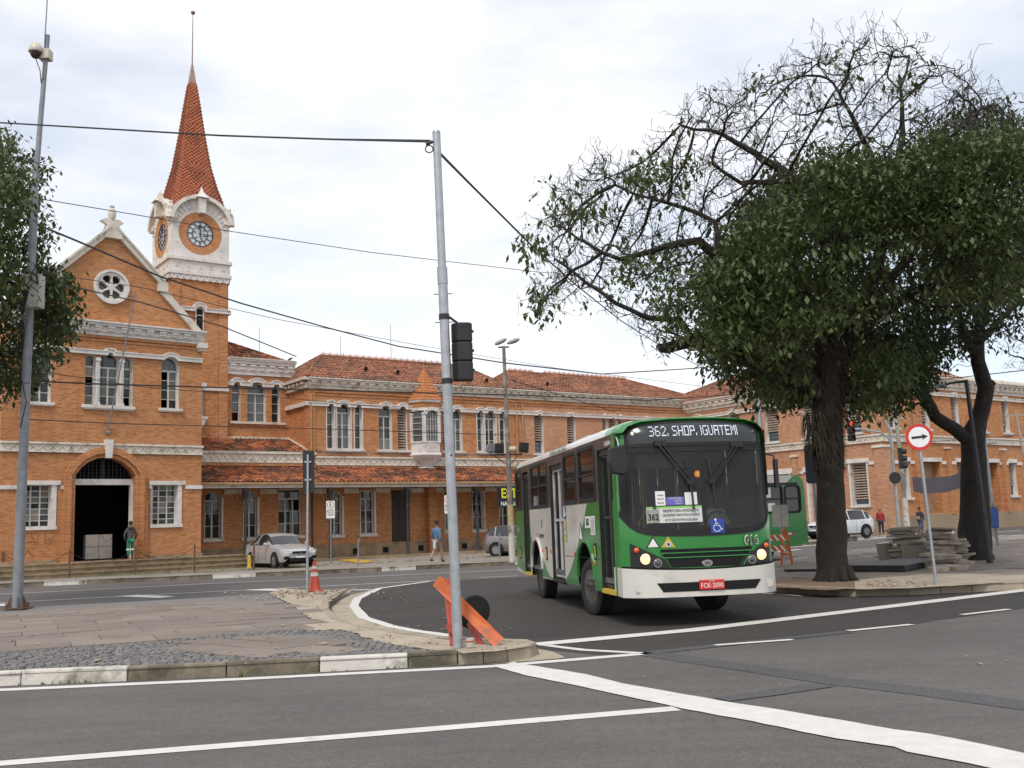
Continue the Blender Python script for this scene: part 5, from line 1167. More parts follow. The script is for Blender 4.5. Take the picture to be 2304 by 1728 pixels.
b.build('wheel_housing',BLACK,body)
# upper band with windows
wins=[(1.58,2.78),(3.03,4.06),(5.75,7.62),(8.95,9.68)]
P=[(.0,1.95),(.42,1.95),(.42,2.8),(1.36,2.8),(1.36,1.95),(4.28,1.95),(4.28,2.8),(5.45,2.8),(5.45,1.95),(8.02,1.95),(8.02,2.84),(8.72,2.84),(8.72,1.95),(BL,1.95),(BL,2.99),(0.1,2.99)]
V,Fc=filled(P[1:],[rrect(a,c,2.0,2.9) for a,c in wins],0); b=MB(); b.add([(-.002,v[0],v[2]) for v in V],Fc); b.build('window_band',BAND,body)
SG=pm('tinted_bus_glass',(.012,.012,.012),.05,var=.3,spec=.8)
for a,c in wins:
    b=MB(); b.ribbon(rrect(a,c,2.0,2.9),.06,-.015,.02,closed=True); b.box(a,c,-.01,.02,2.42,2.46) if c-a<1.3 and a<8 or True else None
    if a==5.75: b.box(6.66,6.72,-.01,.02,2.0,2.9)
    b.v=[(v[1],v[0],v[2]) for v in b.v]; wf=b.build('side_window',RUBBER,bus)
    b=MB(); b.add([(.012,a,2.0),(.012,c,2.0),(.016,c,2.43),(.016,a,2.43)],[(0,1,2,3)]); b.build('pane',SG,wf)
    b=MB(); b.add([(.02,a,2.43),(.02,c,2.43),(.008,c,2.9),(.008,a,2.9)],[(0,1,2,3)]); b.build('pane',SG,wf)
# right-hand side windows stay clear so daylight reaches the saloon
V,Fc=filled([(.1,1.95),(BL,1.95),(BL,2.99),(.1,2.99)],[rrect(a,a+1.15,2.0,2.9) for a in(.5,1.85,3.2,4.55,5.9,7.25,8.5)],0); b=MB(); b.add([(BW,v[0],v[2]) for v in V],Fc); b.build('window_band',BAND,body)
for a in(.5,1.85,3.2,4.55,5.9,7.25,8.5):
    b=MB(); b.add([(BW-.01,a,2.0),(BW-.01,a+1.15,2.0),(BW-.01,a+1.15,2.9),(BW-.01,a,2.9)],[(0,1,2,3)]); b.build('side_pane',CLEAR2,body)
# doors
for n_,(a,c) in enumerate(doorsL):
    fmt=GREEN if n_!=1 else pm('door_frame_white',(.55,.53,.5),.4); zt=2.8
    b=MB(); ys=(a,(a+c)/2,c)
    for k in(0,1):
        y0,y1=ys[k]+.01,ys[k+1]-.01
        for yy in(y0,y1-.035): b.box(.06,.1,yy,yy+.035,.55,zt-.1)
        for zz in(.55,1.66,zt-.14): b.box(.06,.1,y0,y1,zz,zz+.05)
    b.box(.03,.1,a,c,zt-.1,zt,1); b.box(0,.1,a-.03,a,.5,zt,1); b.box(0,.1,c,c+.03,.5,zt,1)
    do=b.build('door',[fmt if n_==1 else pm('dark_door_frame',(.035,.05,.035),.4),BLKPL],bus)
    b=MB(); b.add([(.085,a,.56),(.085,c,.56),(.085,c,zt-.1),(.085,a,zt-.1)],[(0,1,2,3)]); b.build('door_glass',SG,do)
    b=MB(); b.box(-.02,.3,a+.02,c-.02,.46,.53); b.build('step_edge',YEL if n_!=1 else BLKPL,do)
    if n_!=1: 
        b=MB(); b.box(.045,.06,a+.02,c-.02,.55,1.66); b.v=[(v[0],v[1],v[2]) for v in b.v]
b=MB(); b.box(-.015,.0,-.0,.4,.47,2.7)
b=MB()
for i in range(11):
    pass
# corner post between door and windshield, roof
b=MB()
vs=[]
for z in(.86,1.4,2.0,2.72,3.0): vs+=[(0.0,fy(0,z)+.0,z),(-.004,.2,z),(-.004,.42,z)]
b.add(vs,[(i*3+k,i*3+k+1,(i+1)*3+k+1,(i+1)*3+k) for i in range(4) for k in range(2)])
vs=[(BW-x if False else BW,y,z) for x,y,z in vs]; b.add(vs,[(i*3+k,i*3+k+1,(i+1)*3+k+1,(i+1)*3+k) for i in range(4) for k in range(2)]); b.build('corner_post',GREEN,bus)
b=MB(); sec=[(0,2.98),(.015,3.05),(.09,3.13),(.3,3.19),(.8,3.225),(BW/2,3.23)]; sec+=[(BW-x,z) for x,z in sec[:-1][::-1]]
ys=[-.02,.12,.35,.8,BL-.3,BL]; dz=[-.05,-.015,0,0,0,-.06]; vs=[]
for y,d_ in zip(ys,dz): vs+=[(BW/2+(x-BW/2)*(.93 if y<.0 else .975 if y<.2 else 1),y,z+d_*(1 if z>3.0 else 0)) for x,z in sec]
m=len(sec); 
for i in range(len(ys)-1): b.add([vs[i*m+k] for k in range(m)]+[vs[(i+1)*m+k] for k in range(m)],[(k,k+1,m+k+1,m+k) for k in range(m-1)],1 if i<3 or i==4 else 0)
b.add([(x,BL,z) for x,z in sec],[tuple(range(m))],1); b.build('roof',[WBUS,GREEN],bus,smooth=True)
b=MB(); b.box(.5,1.3,4.0,5.0,3.2,3.3); b.box(.6,1.2,7.5,8.3,3.2,3.29); b.build('roof_hatch',WBUS,bus)
# mirrors
b=MB(); b.tube([(.03,.1,2.86),(-.05,-.12,2.9),(-.1,-.38,2.82),(-.09,-.42,2.6)],.014,7); mr=b.build('mirror_arm',CHROME,bus,smooth=True)
b=MB(); b.prism([(-.24,2.72),(-.02,2.76),(.03,2.45),(-.02,2.3),(-.2,2.33),(-.27,2.5)],-.44,-.28); b.build('mirror',BLKPL,bus,bevel=.02)
b=MB(); b.tube([(BW-.03,.02,2.6),(BW+.05,-.1,2.55),(BW+.05,-.13,2.4)],.014,7); b.box(BW+.02,BW+.08,-.16,-.1,2.05,2.5); b.build('mirror',BLKPL,bus)
# wheels
for x,y,s,tu in((.2,FWY,-1,.16),(BW-.2,FWY,1,.16),(.22,RWY,-1,0),(BW-.22,RWY,1,0)): wheel(bus,x,y,WR,.29,s,tu)
# saloon seen through the windshield
b=MB(); b.box(.05,BW-.05,.1,BL-.1,.62,.7); b.box(.1,BW-.1,BL-.15,BL-.1,.7,3.0); b.build('cabin_floor',pm('cabin_grey',(.12,.12,.12),.8),bus)
b=MB(); b.box(.42,BW-.42,fy(1.2,1.4)+.14,.5,.9,1.36); b.box(.1,BW-.1,.25,.5,.9,1.34); b.box(1.35,2.35,.0,.62,1.3,1.5); b.build('dashboard',pm('dash',(.05,.05,.055),.6),bus,bevel=.03)
b=MB(); b.box(.05,BW-.05,.2,BL-.2,2.93,2.97); b.build('ceiling',pm('cabin_ceiling',(.35,.34,.32),.8),bus)
for k in range(6):
    for x in(.15,.62,1.5,1.97):
        if k==0 and x<1: continue
        b=MB(); y=1.7+k*.9+(0 if x<1 else .5); b.box(x,x+.42,y,y+.4,1.12,1.2); b.box(x,x+.42,y+.38,y+.45,1.15,1.75); b.build('seat',pm('seat_blue',(.05,.09,.15),.7),bus)
b=MB()
for x,y in((.45,.9),(.8,1.5),(.5,2.6),(1.3,1.2),(1.3,3),(.7,3.8),(1.5,4.4)): b.tube([(x,y,.7),(x,y,2.93)],.018,7)
b.tube([(.35,.35,1.4),(.38,.3,1.62),(.48,.28,1.75),(.56,.3,1.74)],.02,7); b.tube([(.6,1.2,2.75),(.6,8,2.75)],.016,6); b.tube([(1.6,1.2,2.75),(1.6,8,2.75)],.016,6); b.build('handrail',YEL,bus,smooth=True)
b=MB(); b.tube([(1.85+.22*cos(a),.72+.08*sin(a),1.52+.2*sin(a)) for a in[i*PI/8 for i in range(17)]],.016,6); b.tube([(1.85,.72,1.52),(1.85,.5,1.35)],.03,6); b.build('steering_wheel',BLKPL,bus)
b=MB(); b.box(1.6,2.1,1.2,1.3,.9,2.1); b.box(1.6,2.1,.85,1.25,1.15,1.25); b.build('driver_seat',pm('seat_grey',(.07,.07,.08),.8),bus)
b=MB(); b.box(.15,1.2,.18,.2,2.42,2.62); b.build('sun_visor',pm('visor',(.06,.065,.07),.6),bus)
# writing on the door side (reads from the rear towards the front)
SR=(PI/2,0,-PI/2)
def stext(s,size,y,z,mat,x=-.006,sx=1,par=body,**k): return lettering(s,size,mat,par,(x,y,z),SR,sx=sx,**k)
o=stext('MOVIDO A BIODIESEL',.17,4.5,3.045,pm('brown_lettering',(.07,.05,.04),.6),-.012,.98); o.rotation_euler=(PI/2-.35,0,-PI/2)
stext('Dolphin',.12,.62,2.87,WHT,-.01,1); 
def sq(name,y0,y1,z0,z1,mat,x=-.007,par=body): b=MB(); b.add([(x,y0,z0),(x,y1,z0),(x,y1,z1),(x,y0,z1)],[(0,1,2,3)]); return b.build(name,mat,par)
q=sq('access_sticker',3.98,4.16,1.70,1.93,BLUE); wheelchair(q,Vector((-.012,4.07,1.82)),Vector((0,-1,0)),Vector((0,0,1)),.22)
b=MB(); b.add([(-.007,3.92,1.26),(-.007,4.22,1.26),(-.007,4.12,1.7),(-.007,4.02,1.7)],[(0,1,2,3)]); q=b.build('crest_sticker',pm('crest_yellow',(.5,.46,.16),.5),body); b=MB(); b.lathe([(.08,0),(0,-.001)],(-.009,4.07,1.44),16,'x'); b.build('crest',pm('crest_blue',(.1,.2,.25),.5),q); b=MB(); b.lathe([(.05,0),(0,-.001)],(-.011,4.07,1.44),16,'x'); b.build('crest_centre',WHT,q)
b=MB(); b.add([(-.007,2.95,1.30),(-.007,2.6,1.30),(-.007,2.77,1.64)],[(0,1,2)]); q=b.build('triangle_sticker',BLACK,body); b=MB(); b.add([(-.009,2.9,1.32),(-.009,2.65,1.32),(-.009,2.77,1.57)],[(0,1,2)]); b.build('inner_triangle',WHT,q)
q=sq('route_sheet',2.02,2.42,1.52,1.72,WHT); stext('362',.17,2.22,1.62,INK,-.012,.85,q,bold=True)
q=sq('route_list',1.66,2.0,1.40,1.72,WHT,-.01)
for i in range(9): sq('print_line',1.70,1.96,1.43+i*.03,1.442+i*.03,pm('faded_ink',(.3,.3,.33),.7) if i==0 else bpy.data.materials['faded_ink'],-.012,q)
for y,z in((1.75,1.12),(6.05,1.0),(9.3,.95)): q=sq('warning_sticker',y-.09,y+.09,z-.14,z+.14,BLACK,-.009); b=MB(); b.add([(-.012,y-.06,z-.1),(-.012,y+.02,z-.1),(-.012,y+.06,z+.1),(-.012,y-.02,z+.1)],[(0,1,2,3)]); b.build('chevron',YEL,q)
stext('INTERCAMP',.12,6.55,1.36,INK,sx=.75); stext('016',.24,9.5,1.5,pm('number_grey',(.3,.4,.3),.6),-.008,.8); stext('EMDEC',.07,7.1,1.4,pm('print_grey',(.35,.35,.36),.6))
b=MB(); b.lathe([(.05,0),(0,-.001)],(-.008,6.5,1.66),12,'x'); b.v=[(v[0],v[1],1.62+(v[2]-1.66)*1.9) for v in b.v]; b.build('drop_logo',pm('logo_blue',(.05,.2,.5),.5),body); b=MB(); b.lathe([(.04,0),(0,-.001)],(-.010,6.47,1.70),12,'x'); b.build('drop_logo',ORANGE,body)
for y in(1.78,3.35,5.6,6.5): sq('reflector',y-.05,y+.05,1.02,1.08,REDL if y!=1.78 else ORANGE,-.008)
b=MB(); b.lathe([(.04,-.02),(.03,-.035),(0,-.035)],(0,1.74,.92),12,'x'); b.build('side_marker',ORANGE,body)
for y in(3.4,): b=MB(); b.box(-.006,-.004,1.4,4.2,.995,1.003); b.box(-.006,-.004,2.0,2.006,.5,.99); b.build('panel_joint',INK,body)

# second bus behind
b2=thing('waiting_bus','green and white bus seen behind the turning bus, showing fleet number on its rear quarter','bus',(10.75,38.3,0),R(198)); L2=8.6
def s2p(x,y,z): return (x,y,z)
b=MB(); prf=[(0,.62),(0,2.6),(.06,2.95),(.3,3.12),(L2,3.12),(L2,.55),(.5,.5)]
# side facing the camera is y=0 with x running forward (towards the left of the photo)
V,Fc=filled(prf,[rrect(.22,.86,1.75,2.72,.14),rrect(.98,2.0,1.75,2.72,.08),rrect(2.15,3.3,1.75,2.72,.08),rrect(3.5,4.7,1.75,2.72,.08),rrect(4.9,6.1,1.75,2.72,.08)],0)
V=[(v[0],.0,v[2]) for v in V]
b.add(V,Fc); b.add([(p[0],0,p[1]) for p in prf]+[(p[0],-2.45,p[1]) for p in prf],[(i,(i+1)%7,7+(i+1)%7,7+i) for i in range(7)]); b.add([(p[0],-2.45,p[1]) for p in prf],[tuple(range(7))])
bb=b.build('body',GREEN,b2,smooth=True,angle=35)
b=MB(); b.box(.75,L2,.0,.006,2.84,3.10); b.prism([(.75,2.84),(.45,3.1),(.75,3.1)],0,.006); b.build('white_roof_band',WBUS,bb); b=MB(); b.box(.3,L2,.0,.01,2.76,2.84); b.build('gutter_line',BLKPL,bb)
for a,c,r in((.22,.86,.14),(.98,2.0,.08),(2.15,3.3,.08),(3.5,4.7,.08),(4.9,6.1,.08)):
    b=MB(); b.ribbon(rrect(a,c,1.75,2.72,r),.07,-.03,.02,closed=True); b.box(a,c,-.0,.015,2.22,2.27); wf=b.build('side_window',RUBBER,b2); b=MB(); V,Fc=filled(rrect(a,c,1.75,2.72,r),[],-.03); b.add(V,Fc); b.build('pane',SG,wf)
b=MB(); b.box(1.3,1.6,.0,-.02,1.8,2.1); b.box(1.45,1.7,0,-.02,2.3,2.7); b.build('window_poster',WHT,bb)
o=lettering('016',.42,INK,bb,(1.05,.012,1.33),(PI/2,0,PI),sx=.75,bold=True); o=lettering('016',.40,WHT,bb,(1.05,.016,1.33),(PI/2,0,PI),sx=.74)
sqb=MB(); sqb.box(.55,.7,0,.012,.93,1.0); sqb.build('reflector',REDL,bb); sqb=MB(); sqb.box(.7,.85,0,.012,.93,1.0); sqb.build('reflector',WHT,bb)
sqb=MB(); sqb.box(0.3,L2,0,.008,1.05,1.06); sqb.build('panel_joint',INK,bb)
for x in(1.9,6.6): 
    w_=wheel(b2,x,-.15,.48,.28,1); w_.rotation_euler=(0,0,PI/2)

# cars: lofted shells
def car(name,label,loc,rz,paint,kind='sedan',L=4.3,Wc=1.74,Hc=1.5,group=None,light=.3,plate='blue'):
    C=thing(name,label,'car',loc,rz,group); h=Wc/2
    if kind=='sedan': S_=[(0,.42,.62,.62,.55,.5),(.06,.28,.68,.68,.72,.6),(.35,.2,.80,.80,.82,.7),(1.0,.2,.93,.95,.85,.72),(1.25,.2,.96,1.0,.86,.70),(1.75,.2,.98,1.36,.87,.60),(2.1,.2,.98,Hc-.03,.87,.58),(2.7,.2,.98,Hc,.87,.58),(3.2,.2,.99,Hc-.06,.87,.58),(3.75,.22,1.02,1.12,.86,.62),(4.1,.26,1.02,1.04,.84,.66),(4.25,.34,.9,.95,.78,.6),(4.3,.42,.7,.75,.7,.55)]
    else: S_=[(0,.40,.62,.62,.52,.46),(.06,.26,.70,.70,.70,.58),(.3,.2,.83,.83,.80,.68),(.8,.2,.92,.95,.82,.68),(1.0,.2,.94,.99,.83,.66),(1.45,.2,.95,1.33,.83,.58),(1.8,.2,.95,Hc-.03,.83,.57),(2.4,.2,.95,Hc,.83,.57),(3.0,.2,.97,Hc-.03,.83,.56),(3.35,.22,1.0,Hc-.12,.82,.56),(3.55,.26,.98,1.12,.80,.58),(3.65,.36,.8,.9,.76,.55),(3.68,.44,.7,.75,.7,.5)]
    sc=L/S_[-1][0]; k=h/.87
    rows=[]
    for y,z0,zb,zt,wb,wr in S_:
        y*=sc; wb*=k; wr*=k; f=max(0,min(1,(zt-zb)/.4))
        rows.append([(-wb*.93,y,z0),(-wb*.99,y,z0+.16*(zb-z0)/.7),(-wb,y,(z0+zb)/2),(-wb*.985,y,zb-.06),(-wb*.95,y,zb),(-(wb*.95+(wr-wb*.95)*.5*(1)),y,zb+(zt-zb)*.55) ,(-wr,y,zt-.03*f),(-wr*.6,y,zt+.0),(0,y,zt+.015)])
        r=rows[-1]; rows[-1]=r+[(-p[0],p[1],p[2]) for p in r[:-1][::-1]]
    m=17; n=len(rows); vs=[p for r in rows for p in r]; side=[];front=[];body_=[]
    gi=range(5,9) if kind=='sedan' else range(5,9)
    for i in range(n-1):
        for j in range(m-1):
            f=(i*m+j,i*m+j+1,(i+1)*m+j+1,(i+1)*m+j)
            if i in gi and j in(4,5,10,11): side.append((i,f))
            elif i==4 and 4<j<11: front.append(f)
            elif i==(8 if kind=='sedan' else 9) and 4<j<11: front.append(f)
            else: body_.append(f)
    b=MB(); b.add(vs,body_); b.add(vs,[tuple(range(m)),tuple(range((n-1)*m,n*m))]); bo=b.build('body',paint,C,smooth=True,angle=50)
    dk=pm('car_glass',(.02,.022,.024),.06,var=.3,spec=.8) if 'car_glass' not in bpy.data.materials else bpy.data.materials['car_glass']
    b=MB(); b.add(vs,[f for _,f in side]); b.build('side_glass',dk,C,smooth=True)
    b=MB(); b.add(vs,front[:6]); b.build('windshield',dk,C,smooth=True)
    b=MB(); b.add(vs,front[6:]); b.build('rear_window',dk,C,smooth=True)
    # pillars
    b=MB()
    for s in(-1,1):
        for i in(6,8) if kind!='sedan' else(7,9):
            a=rows[i][4];c=rows[i][6]; b.beam((s*-a[0]*1.002,a[1],a[2]),(s*-c[0]*1.004,c[1],c[2]),.06,.03)
        b.tube([(s*-rows[i][4][0]*1.006,rows[i][4][1],rows[i][4][2]) for i in range(4,10)],.012,4,mi=1); b.tube([(s*-rows[i][6][0]*1.006,rows[i][6][1],rows[i][6][2]) for i in range(5,10)],.014,4)
    b.build('pillars',[paint,CHROME],C)
    fw,rw=.19*L,.80*L; r=.31
    for y in(fw,rw):
        for s in(-1,1):
            b=MB(); b.lathe([(.375,-.03),(.375,.006)],(s*h*.985,y,r+.02),24,'x') ; b.v=[(s*(h*.99) if abs(v[0])>0 else v[0],v[1],v[2]) for v in b.v]; b.v=[(v[0]+(0.006*s if i<24 else -.1*s),v[1],v[2]) for i,v in enumerate(b.v)]; b.f=[f for f in b.f]; b.build('wheel_arch',BLACK,bo)
            wheel(C,s*(h-.085),y,r,.19,s,0,False,pm('alloy',(.32,.32,.33),.35,metal=.7) if 'alloy' not in bpy.data.materials else bpy.data.materials['alloy'])
    b=MB()
    for s in(-1,1):
        for y in((.40*L,.60*L,) if True else()): b.beam((s*h*1.002,y,.3),(s*h*1.0,y,.93),.008,.008)
    b.build('door_gap',INK,bo)
    for s in(-1,1):
        b=MB(); b.lathe([(0,-.1),(.06,-.08),(.085,0),(.07,.08),(0,.1)],(0,0,0),8,'x'); b.v=[(s*(h+.1)+v[0],.345*L+v[1]*.8,1.02+v[2]*.9) for v in b.v]; b.build('mirror',paint,C,smooth=True)
        b=MB(); b.box(s*h*1.0-.01,s*h*1.0+.01,.50*L,.55*L,.86,.885); b.box(s*h*1.0-.01,s*h*1.0+.01,.70*L,.75*L,.86,.885); b.build('door_handle',paint,C)
    lm=pm('headlamp_lens',(.55,.56,.57),.12,metal=.3,var=.2) if 'headlamp_lens' not in bpy.data.materials else bpy.data.materials['headlamp_lens']
    for s in(-1,1):
        b=MB(); b.add([(s*.42*k,.03*sc-.02,.70),(s*.78*k,.13,.78),(s*.80*k,.2,.70),(s*.72*k,.06,.60),(s*.40*k,.0,.62)],[(0,1,2,3,4)]); b.v=[(v[0],v[1]-.03,v[2]) for v in b.v]; b.build('headlight',lm,C)
        b=MB(); b.add([(s*.66*k,L-.06,.92),(s*.80*k,L-.28,.92),(s*.80*k,L-.2,.72),(s*.62*k,L+.0,.72)],[(0,1,2,3)]); b.v=[(v[0]*1.02,v[1]+.02,v[2]) for v in b.v]; b.build('tail_light',REDL,C)
    b=MB(); b.box(-.36,.36,-.03,.02,.60,.70); b.box(-.5,.5,-.035,.02,.27,.38); b.add([(-.74*k,.0,.5),(-.55*k,-.03,.5),(-.42*k,-.03,.38),(-.74*k,.02,.36)],[(0,1,2,3)]); b.add([(.74*k,.0,.5),(.55*k,-.03,.5),(.42*k,-.03,.38),(.74*k,.02,.36)],[(0,1,2,3)]); b.build('grille',BLACK,C)
    b=MB(); b.prism([(0,.585),(.05,.65),(0,.715),(-.05,.65)],-.06,-.03); b.build('badge',CHROME,C)
    b=MB(); b.box(-.2,.2,-.05,-.02,.42,.55); pt=b.build('number_plate',WHT,C); b=MB(); b.box(-.2,.2,-.054,-.05,.51,.55); b.build('plate_band',BLUE,pt)
    b=MB(); b.box(-h*.9,h*.9,.1,L-.2,.16,.24); b.build('underbody',BLACK,C)
    b=MB(); b.tube([(-.5,.93*sc+.04,.99),(-.1,1.05*sc,1.02)],.01,4); b.build('wiper',BLKPL,C)
    return C
SILV=pm('silver_metallic',(.52,.52,.53),.3,metal=.45,var=.04,coat=.7); GREYM=pm('grey_metallic',(.22,.205,.195),.32,metal=.6,var=.04,coat=.6); WPAINT=pm('white_car_paint',(.70,.71,.72),.25,var=.03,coat=.8); DKP=pm('dark_red_car_paint',(.06,.012,.015),.25,var=.1,coat=.8)
car('parked_car','silver sedan parked nose out on the pavement before the canopy','',0,SILV) if 0 else None
car('parked_car','silver sedan parked nose out on the pavement before the canopy',(*at(676,1277,.15),.15),R(36),SILV,'sedan',4.3,1.74,1.5)
car('parked_car','grey hatchback parked under the black banner, half hidden by the bus',(2.0,50.6,.15),R(72),GREYM,'hatch',3.7,1.68,1.5)
car('parked_car','white compact hatchback behind the vine covered tree, nose to the street',(15.6,54.2,.15+H(16,55)),R(-63),WPAINT,'hatch',3.55,1.64,1.48)
car('moving_car','dark car entering from the edge beyond the trees',(26.6,50.0,H(27,50)),R(-60),DKP,'hatch',3.7,1.68,1.46)
# ================================================================ street furniture
def D_(x,y,Y): return dep(*dq(x,y),Y)
def tubepx(b,pts,r,n=8): b.tube([D_(x,y,Y) for x,y,Y in pts],r,n)
# camera mast on the left
x0,y0=-11.25,23.3; t=thing('camera_mast','tall grey steel mast at the far left with a dome camera near its top','mast')
b=MB(); b.tube([(x0,y0,.15),(x0+.05,y0,5),(x0+.11,y0,9.9)],[.115,.10,.088],14); b.tube([(x0+.11,y0,9.85),(x0+.31,y0,13.75)],[.066,.055],12); b.tube([(x0+.25,y0-.07,12.6),(x0+.36,y0-.07,16.5)],[.018,.012],6)
b.build('pole',GREYPAINT,t,smooth=True)
b=MB(); b.box(x0-.26,x0+.26,y0-.26,y0+.26,.15,.175)
for a in range(4):
    c,s=cos(a*PI/2+.5),sin(a*PI/2+.5); b.add([(x0+c*.1,y0+s*.1,.17),(x0+c*.25,y0+s*.25,.17),(x0+c*.1,y0+s*.1,.48)],[(0,1,2)]); b.lathe([(.03,0),(.03,.07),(.012,.07),(.012,.12)],(x0+c*.23-s*.1,y0+s*.23+c*.1,.17),6)
b.build('base_flange',RUST,t)
c=Vector((x0+.1,y0-.14,13.28)); b=MB(); b.box(x0+.14,x0+.4,y0-.12,y0+.12,13.12,13.36); b.lathe([(0,.2),(.1,.19),(.15,.1),(.17,0),(.16,-.03)],c,16); b.build('camera_housing',pm('camera_shell',(.55,.5,.4),.4),t,smooth=True)
b=MB(); b.lathe([(.135,-.03),(.12,-.11),(.07,-.17),(0,-.19)],c,16); b.build('camera_dome',pm('dome_glass',(.05,.03,.03),.1),t,smooth=True)
b=MB(); b.box(x0+.12,x0+.47,y0-.4,y0-.1,6.95,7.72); b.build('junction_box',pm('box_paint',(.42,.42,.36),.5),t)
b=MB()
for k in range(14): a=rnd.uniform(-.1,.1); b.tube([(x0+.12+a,y0-.3,7.8),(x0+.16+a,y0-.42,7.4),(x0+.1+a*.5,y0-.4,6.9+rnd.uniform(-.1,.2)),(x0-.02,y0-.15,6.5+rnd.uniform(-.2,.2))],.014,4)
b.tube([(x0+.05,y0-.12,6.6),(x0-.02,y0-.13,5.4),(x0+.12,y0-.1,4.8),(x0+.0,y0-.12,4.2)],.01,4); b.tube([(x0+.1,y0-.13,13.1),(x0+.2,y0-.1,12.8),(x0+.22,y0-.07,12.5)],.012,4); b.build('cable_loops',CABLE,t)
# central galvanised pole
t=thing('signal_pole','galvanised steel signal pole standing on the tip of the near island','pole')
P0=Vector((-.77,12.80,.15));P1=Vector((-.875,12.80,6.72)); f=lambda z:P0.lerp(P1,(z-.15)/6.57)
b=MB(); b.tube([f(.15),f(4.75)],[.062,.060],18); b.tube([f(4.7),f(4.92)],[.066,.066],18); b.tube([f(4.9),f(6.72)],[.052,.052],18); b.lathe([(.055,0),(.05,.03),(0,.035)],f(6.72),14); b.build('pole',GALV,t,smooth=True)
b=MB()
for z in(4.05,4.42): 
    for s in(-1,1): b.tube([f(z+.15)+Vector((s*.06,0,0)),f(z+.15)+Vector((s*.12,0,-.0))],.006,5)
b.tube([f(6.6)+Vector((-.05,-.03,0)),f(6.56)+Vector((-.14,-.03,0))],.02,6); b.tube([f(6.5)+Vector((-.1+.05*cos(a),-.03,.05*sin(a))) for a in[i*PI/5 for i in range(11)]],.009,5); b.build('cable_hook',IRON,t)
b=MB(); q=f(2.5); b.lathe([(.012,-.002),(0,-.003)],q+Vector((.02,-.06,0)),10,'y'); b.build('bolt_hole',BLACK,t)
b=MB()
for z in(3.44,4.27): b.tube([f(z-.035),f(z+.035)],.068,16)
b.build('clamp',BLKPL,t)
b=MB(); b.beam(f(4.27)+Vector((.06,.0,0)),f(4.2)+Vector((.22,.1,-.04)),.03,.02); b.beam(f(3.44)+Vector((.06,0,0)),f(3.44)+Vector((.2,.1,.02)),.03,.02); b.build('bracket',BLKPL,t)
sg=thing('traffic_light','black three lamp traffic light clamped to the galvanised pole, seen from behind','traffic light',(f(3.8).x+.205,12.9,3.82),R(8))
for k in range(3):
    z=.125-.375+k*.25+.0; b=MB(); b.prism([(-.13,-.04),(-.06,-.13),(.09,-.13),(.13,-.06),(.13,.06),(-.13,.06)],z-.12,z+.12,'z'); b.build('lamp_module',BLKPL,sg,bevel=.012)
    b=MB(); b.box(.125,.15,-.06,-.02,z-.0,z+.03); b.build('hinge',BLKPL,sg)
    b=MB(); b.tube([(0,.06,z),(0,.2,z+.0)],.1,12,cap=False); b.build('visor',BLKPL,sg)
# street lamp in front of the station
t=thing('street_lamp','weathered twin headed lamp post with four floodlights, in front of the station','street lamp',(-.23,41.5,.15))
b=MB(); b.tube([(0,0,0),(-.02,0,4),(-.06,0,8.8)],[.13,.1,.07],12); b.build('pole',pm('peeling_post',(.2,.17,.14),.8,var=.3,scale=3,dirt=(.38,.35,.3),dscale=3,dthr=(.5,.7)),t,smooth=True)
b=MB(); b.tube([(0,0,0),(-.01,0,1.55)],[.137,.125],12); b.build('white_base',KERBW,t,smooth=True)
b=MB(); b.tube([(0,0,1.5),(-.015,0,2.3)],[.13,.118],12); b.build('yellow_band',pm('old_yellow',(.45,.36,.18),.8),t,smooth=True)
b=MB(); b.box(-.3,.16,-.03,.03,8.72,8.78); b.build('crossarm',RUST,t)
for sx,dx in((-1,-.2),(1,.32)):
    b=MB(); b.lathe([(0,-.22),(.08,-.2),(.13,-.06),(.14,.1),(.08,.24),(0,.27)],(0,0,0),12,'x'); X=Matrix.Rotation(R(-18 if sx>0 else -25),4,'Y'); b.v=[tuple((X@Vector((v[0]*1.15,v[1],v[2]*.75)))+Vector((dx,0,8.98))) for v in b.v]; b.build('lamp_head',pm('lamp_shell',(.4,.4,.38),.5),t,smooth=True)
b=MB(); b.box(-.75,.55,-.03,.03,4.3,4.36); b.beam((-.6,0,4.3),(-.05,0,3.9),.03,.04); b.beam((.4,0,4.3),(.03,0,3.9),.03,.04); b.build('bracket_frame',RUST,t)
for x,m_,r_ in((-.72,GREYPAINT,.5),(-.38,BLKPL,0),(.62,BLKPL,.1)):
    b=MB(); b.obox((x,-.1,4.58),(.36,.2,.4),Matrix.Rotation(r_,3,'Y')@Matrix.Rotation(.3,3,'Z')); b.obox((x,-.22,4.5),(.2,.02,.05),Matrix.Rotation(.3,3,'Z')); b.build('floodlight',m_,t,bevel=.03)
b=MB(); b.lathe([(.12,-.15),(.13,.1),(.09,.15)],(.17,-.1,4.52),12,'x'); b.build('floodlight',pm('yellowed_lens',(.5,.44,.28),.4),t)
# black back of a small signal / sign on its post, left of centre
t=thing('road_sign','black backed sign panel on a thin grey post beside the traffic cone','sign',(-5.22,25.63,.15))
b=MB(); b.tube([(0,0,0),(.04,0,3.4)],.032,10); b.build('post',GALV,t,smooth=True)
b=MB(); b.prism([(q[0]*1.0,q[1]) for q in rrect(-.10,.19,2.45,3.5,.05)],.035,.07); b.build('panel',BLKPL,t); b=MB(); b.box(-.05,.12,.0,.035,3.2,3.24); b.box(-.05,.12,.0,.035,2.75,2.79); b.build('clamp',GALV,t)
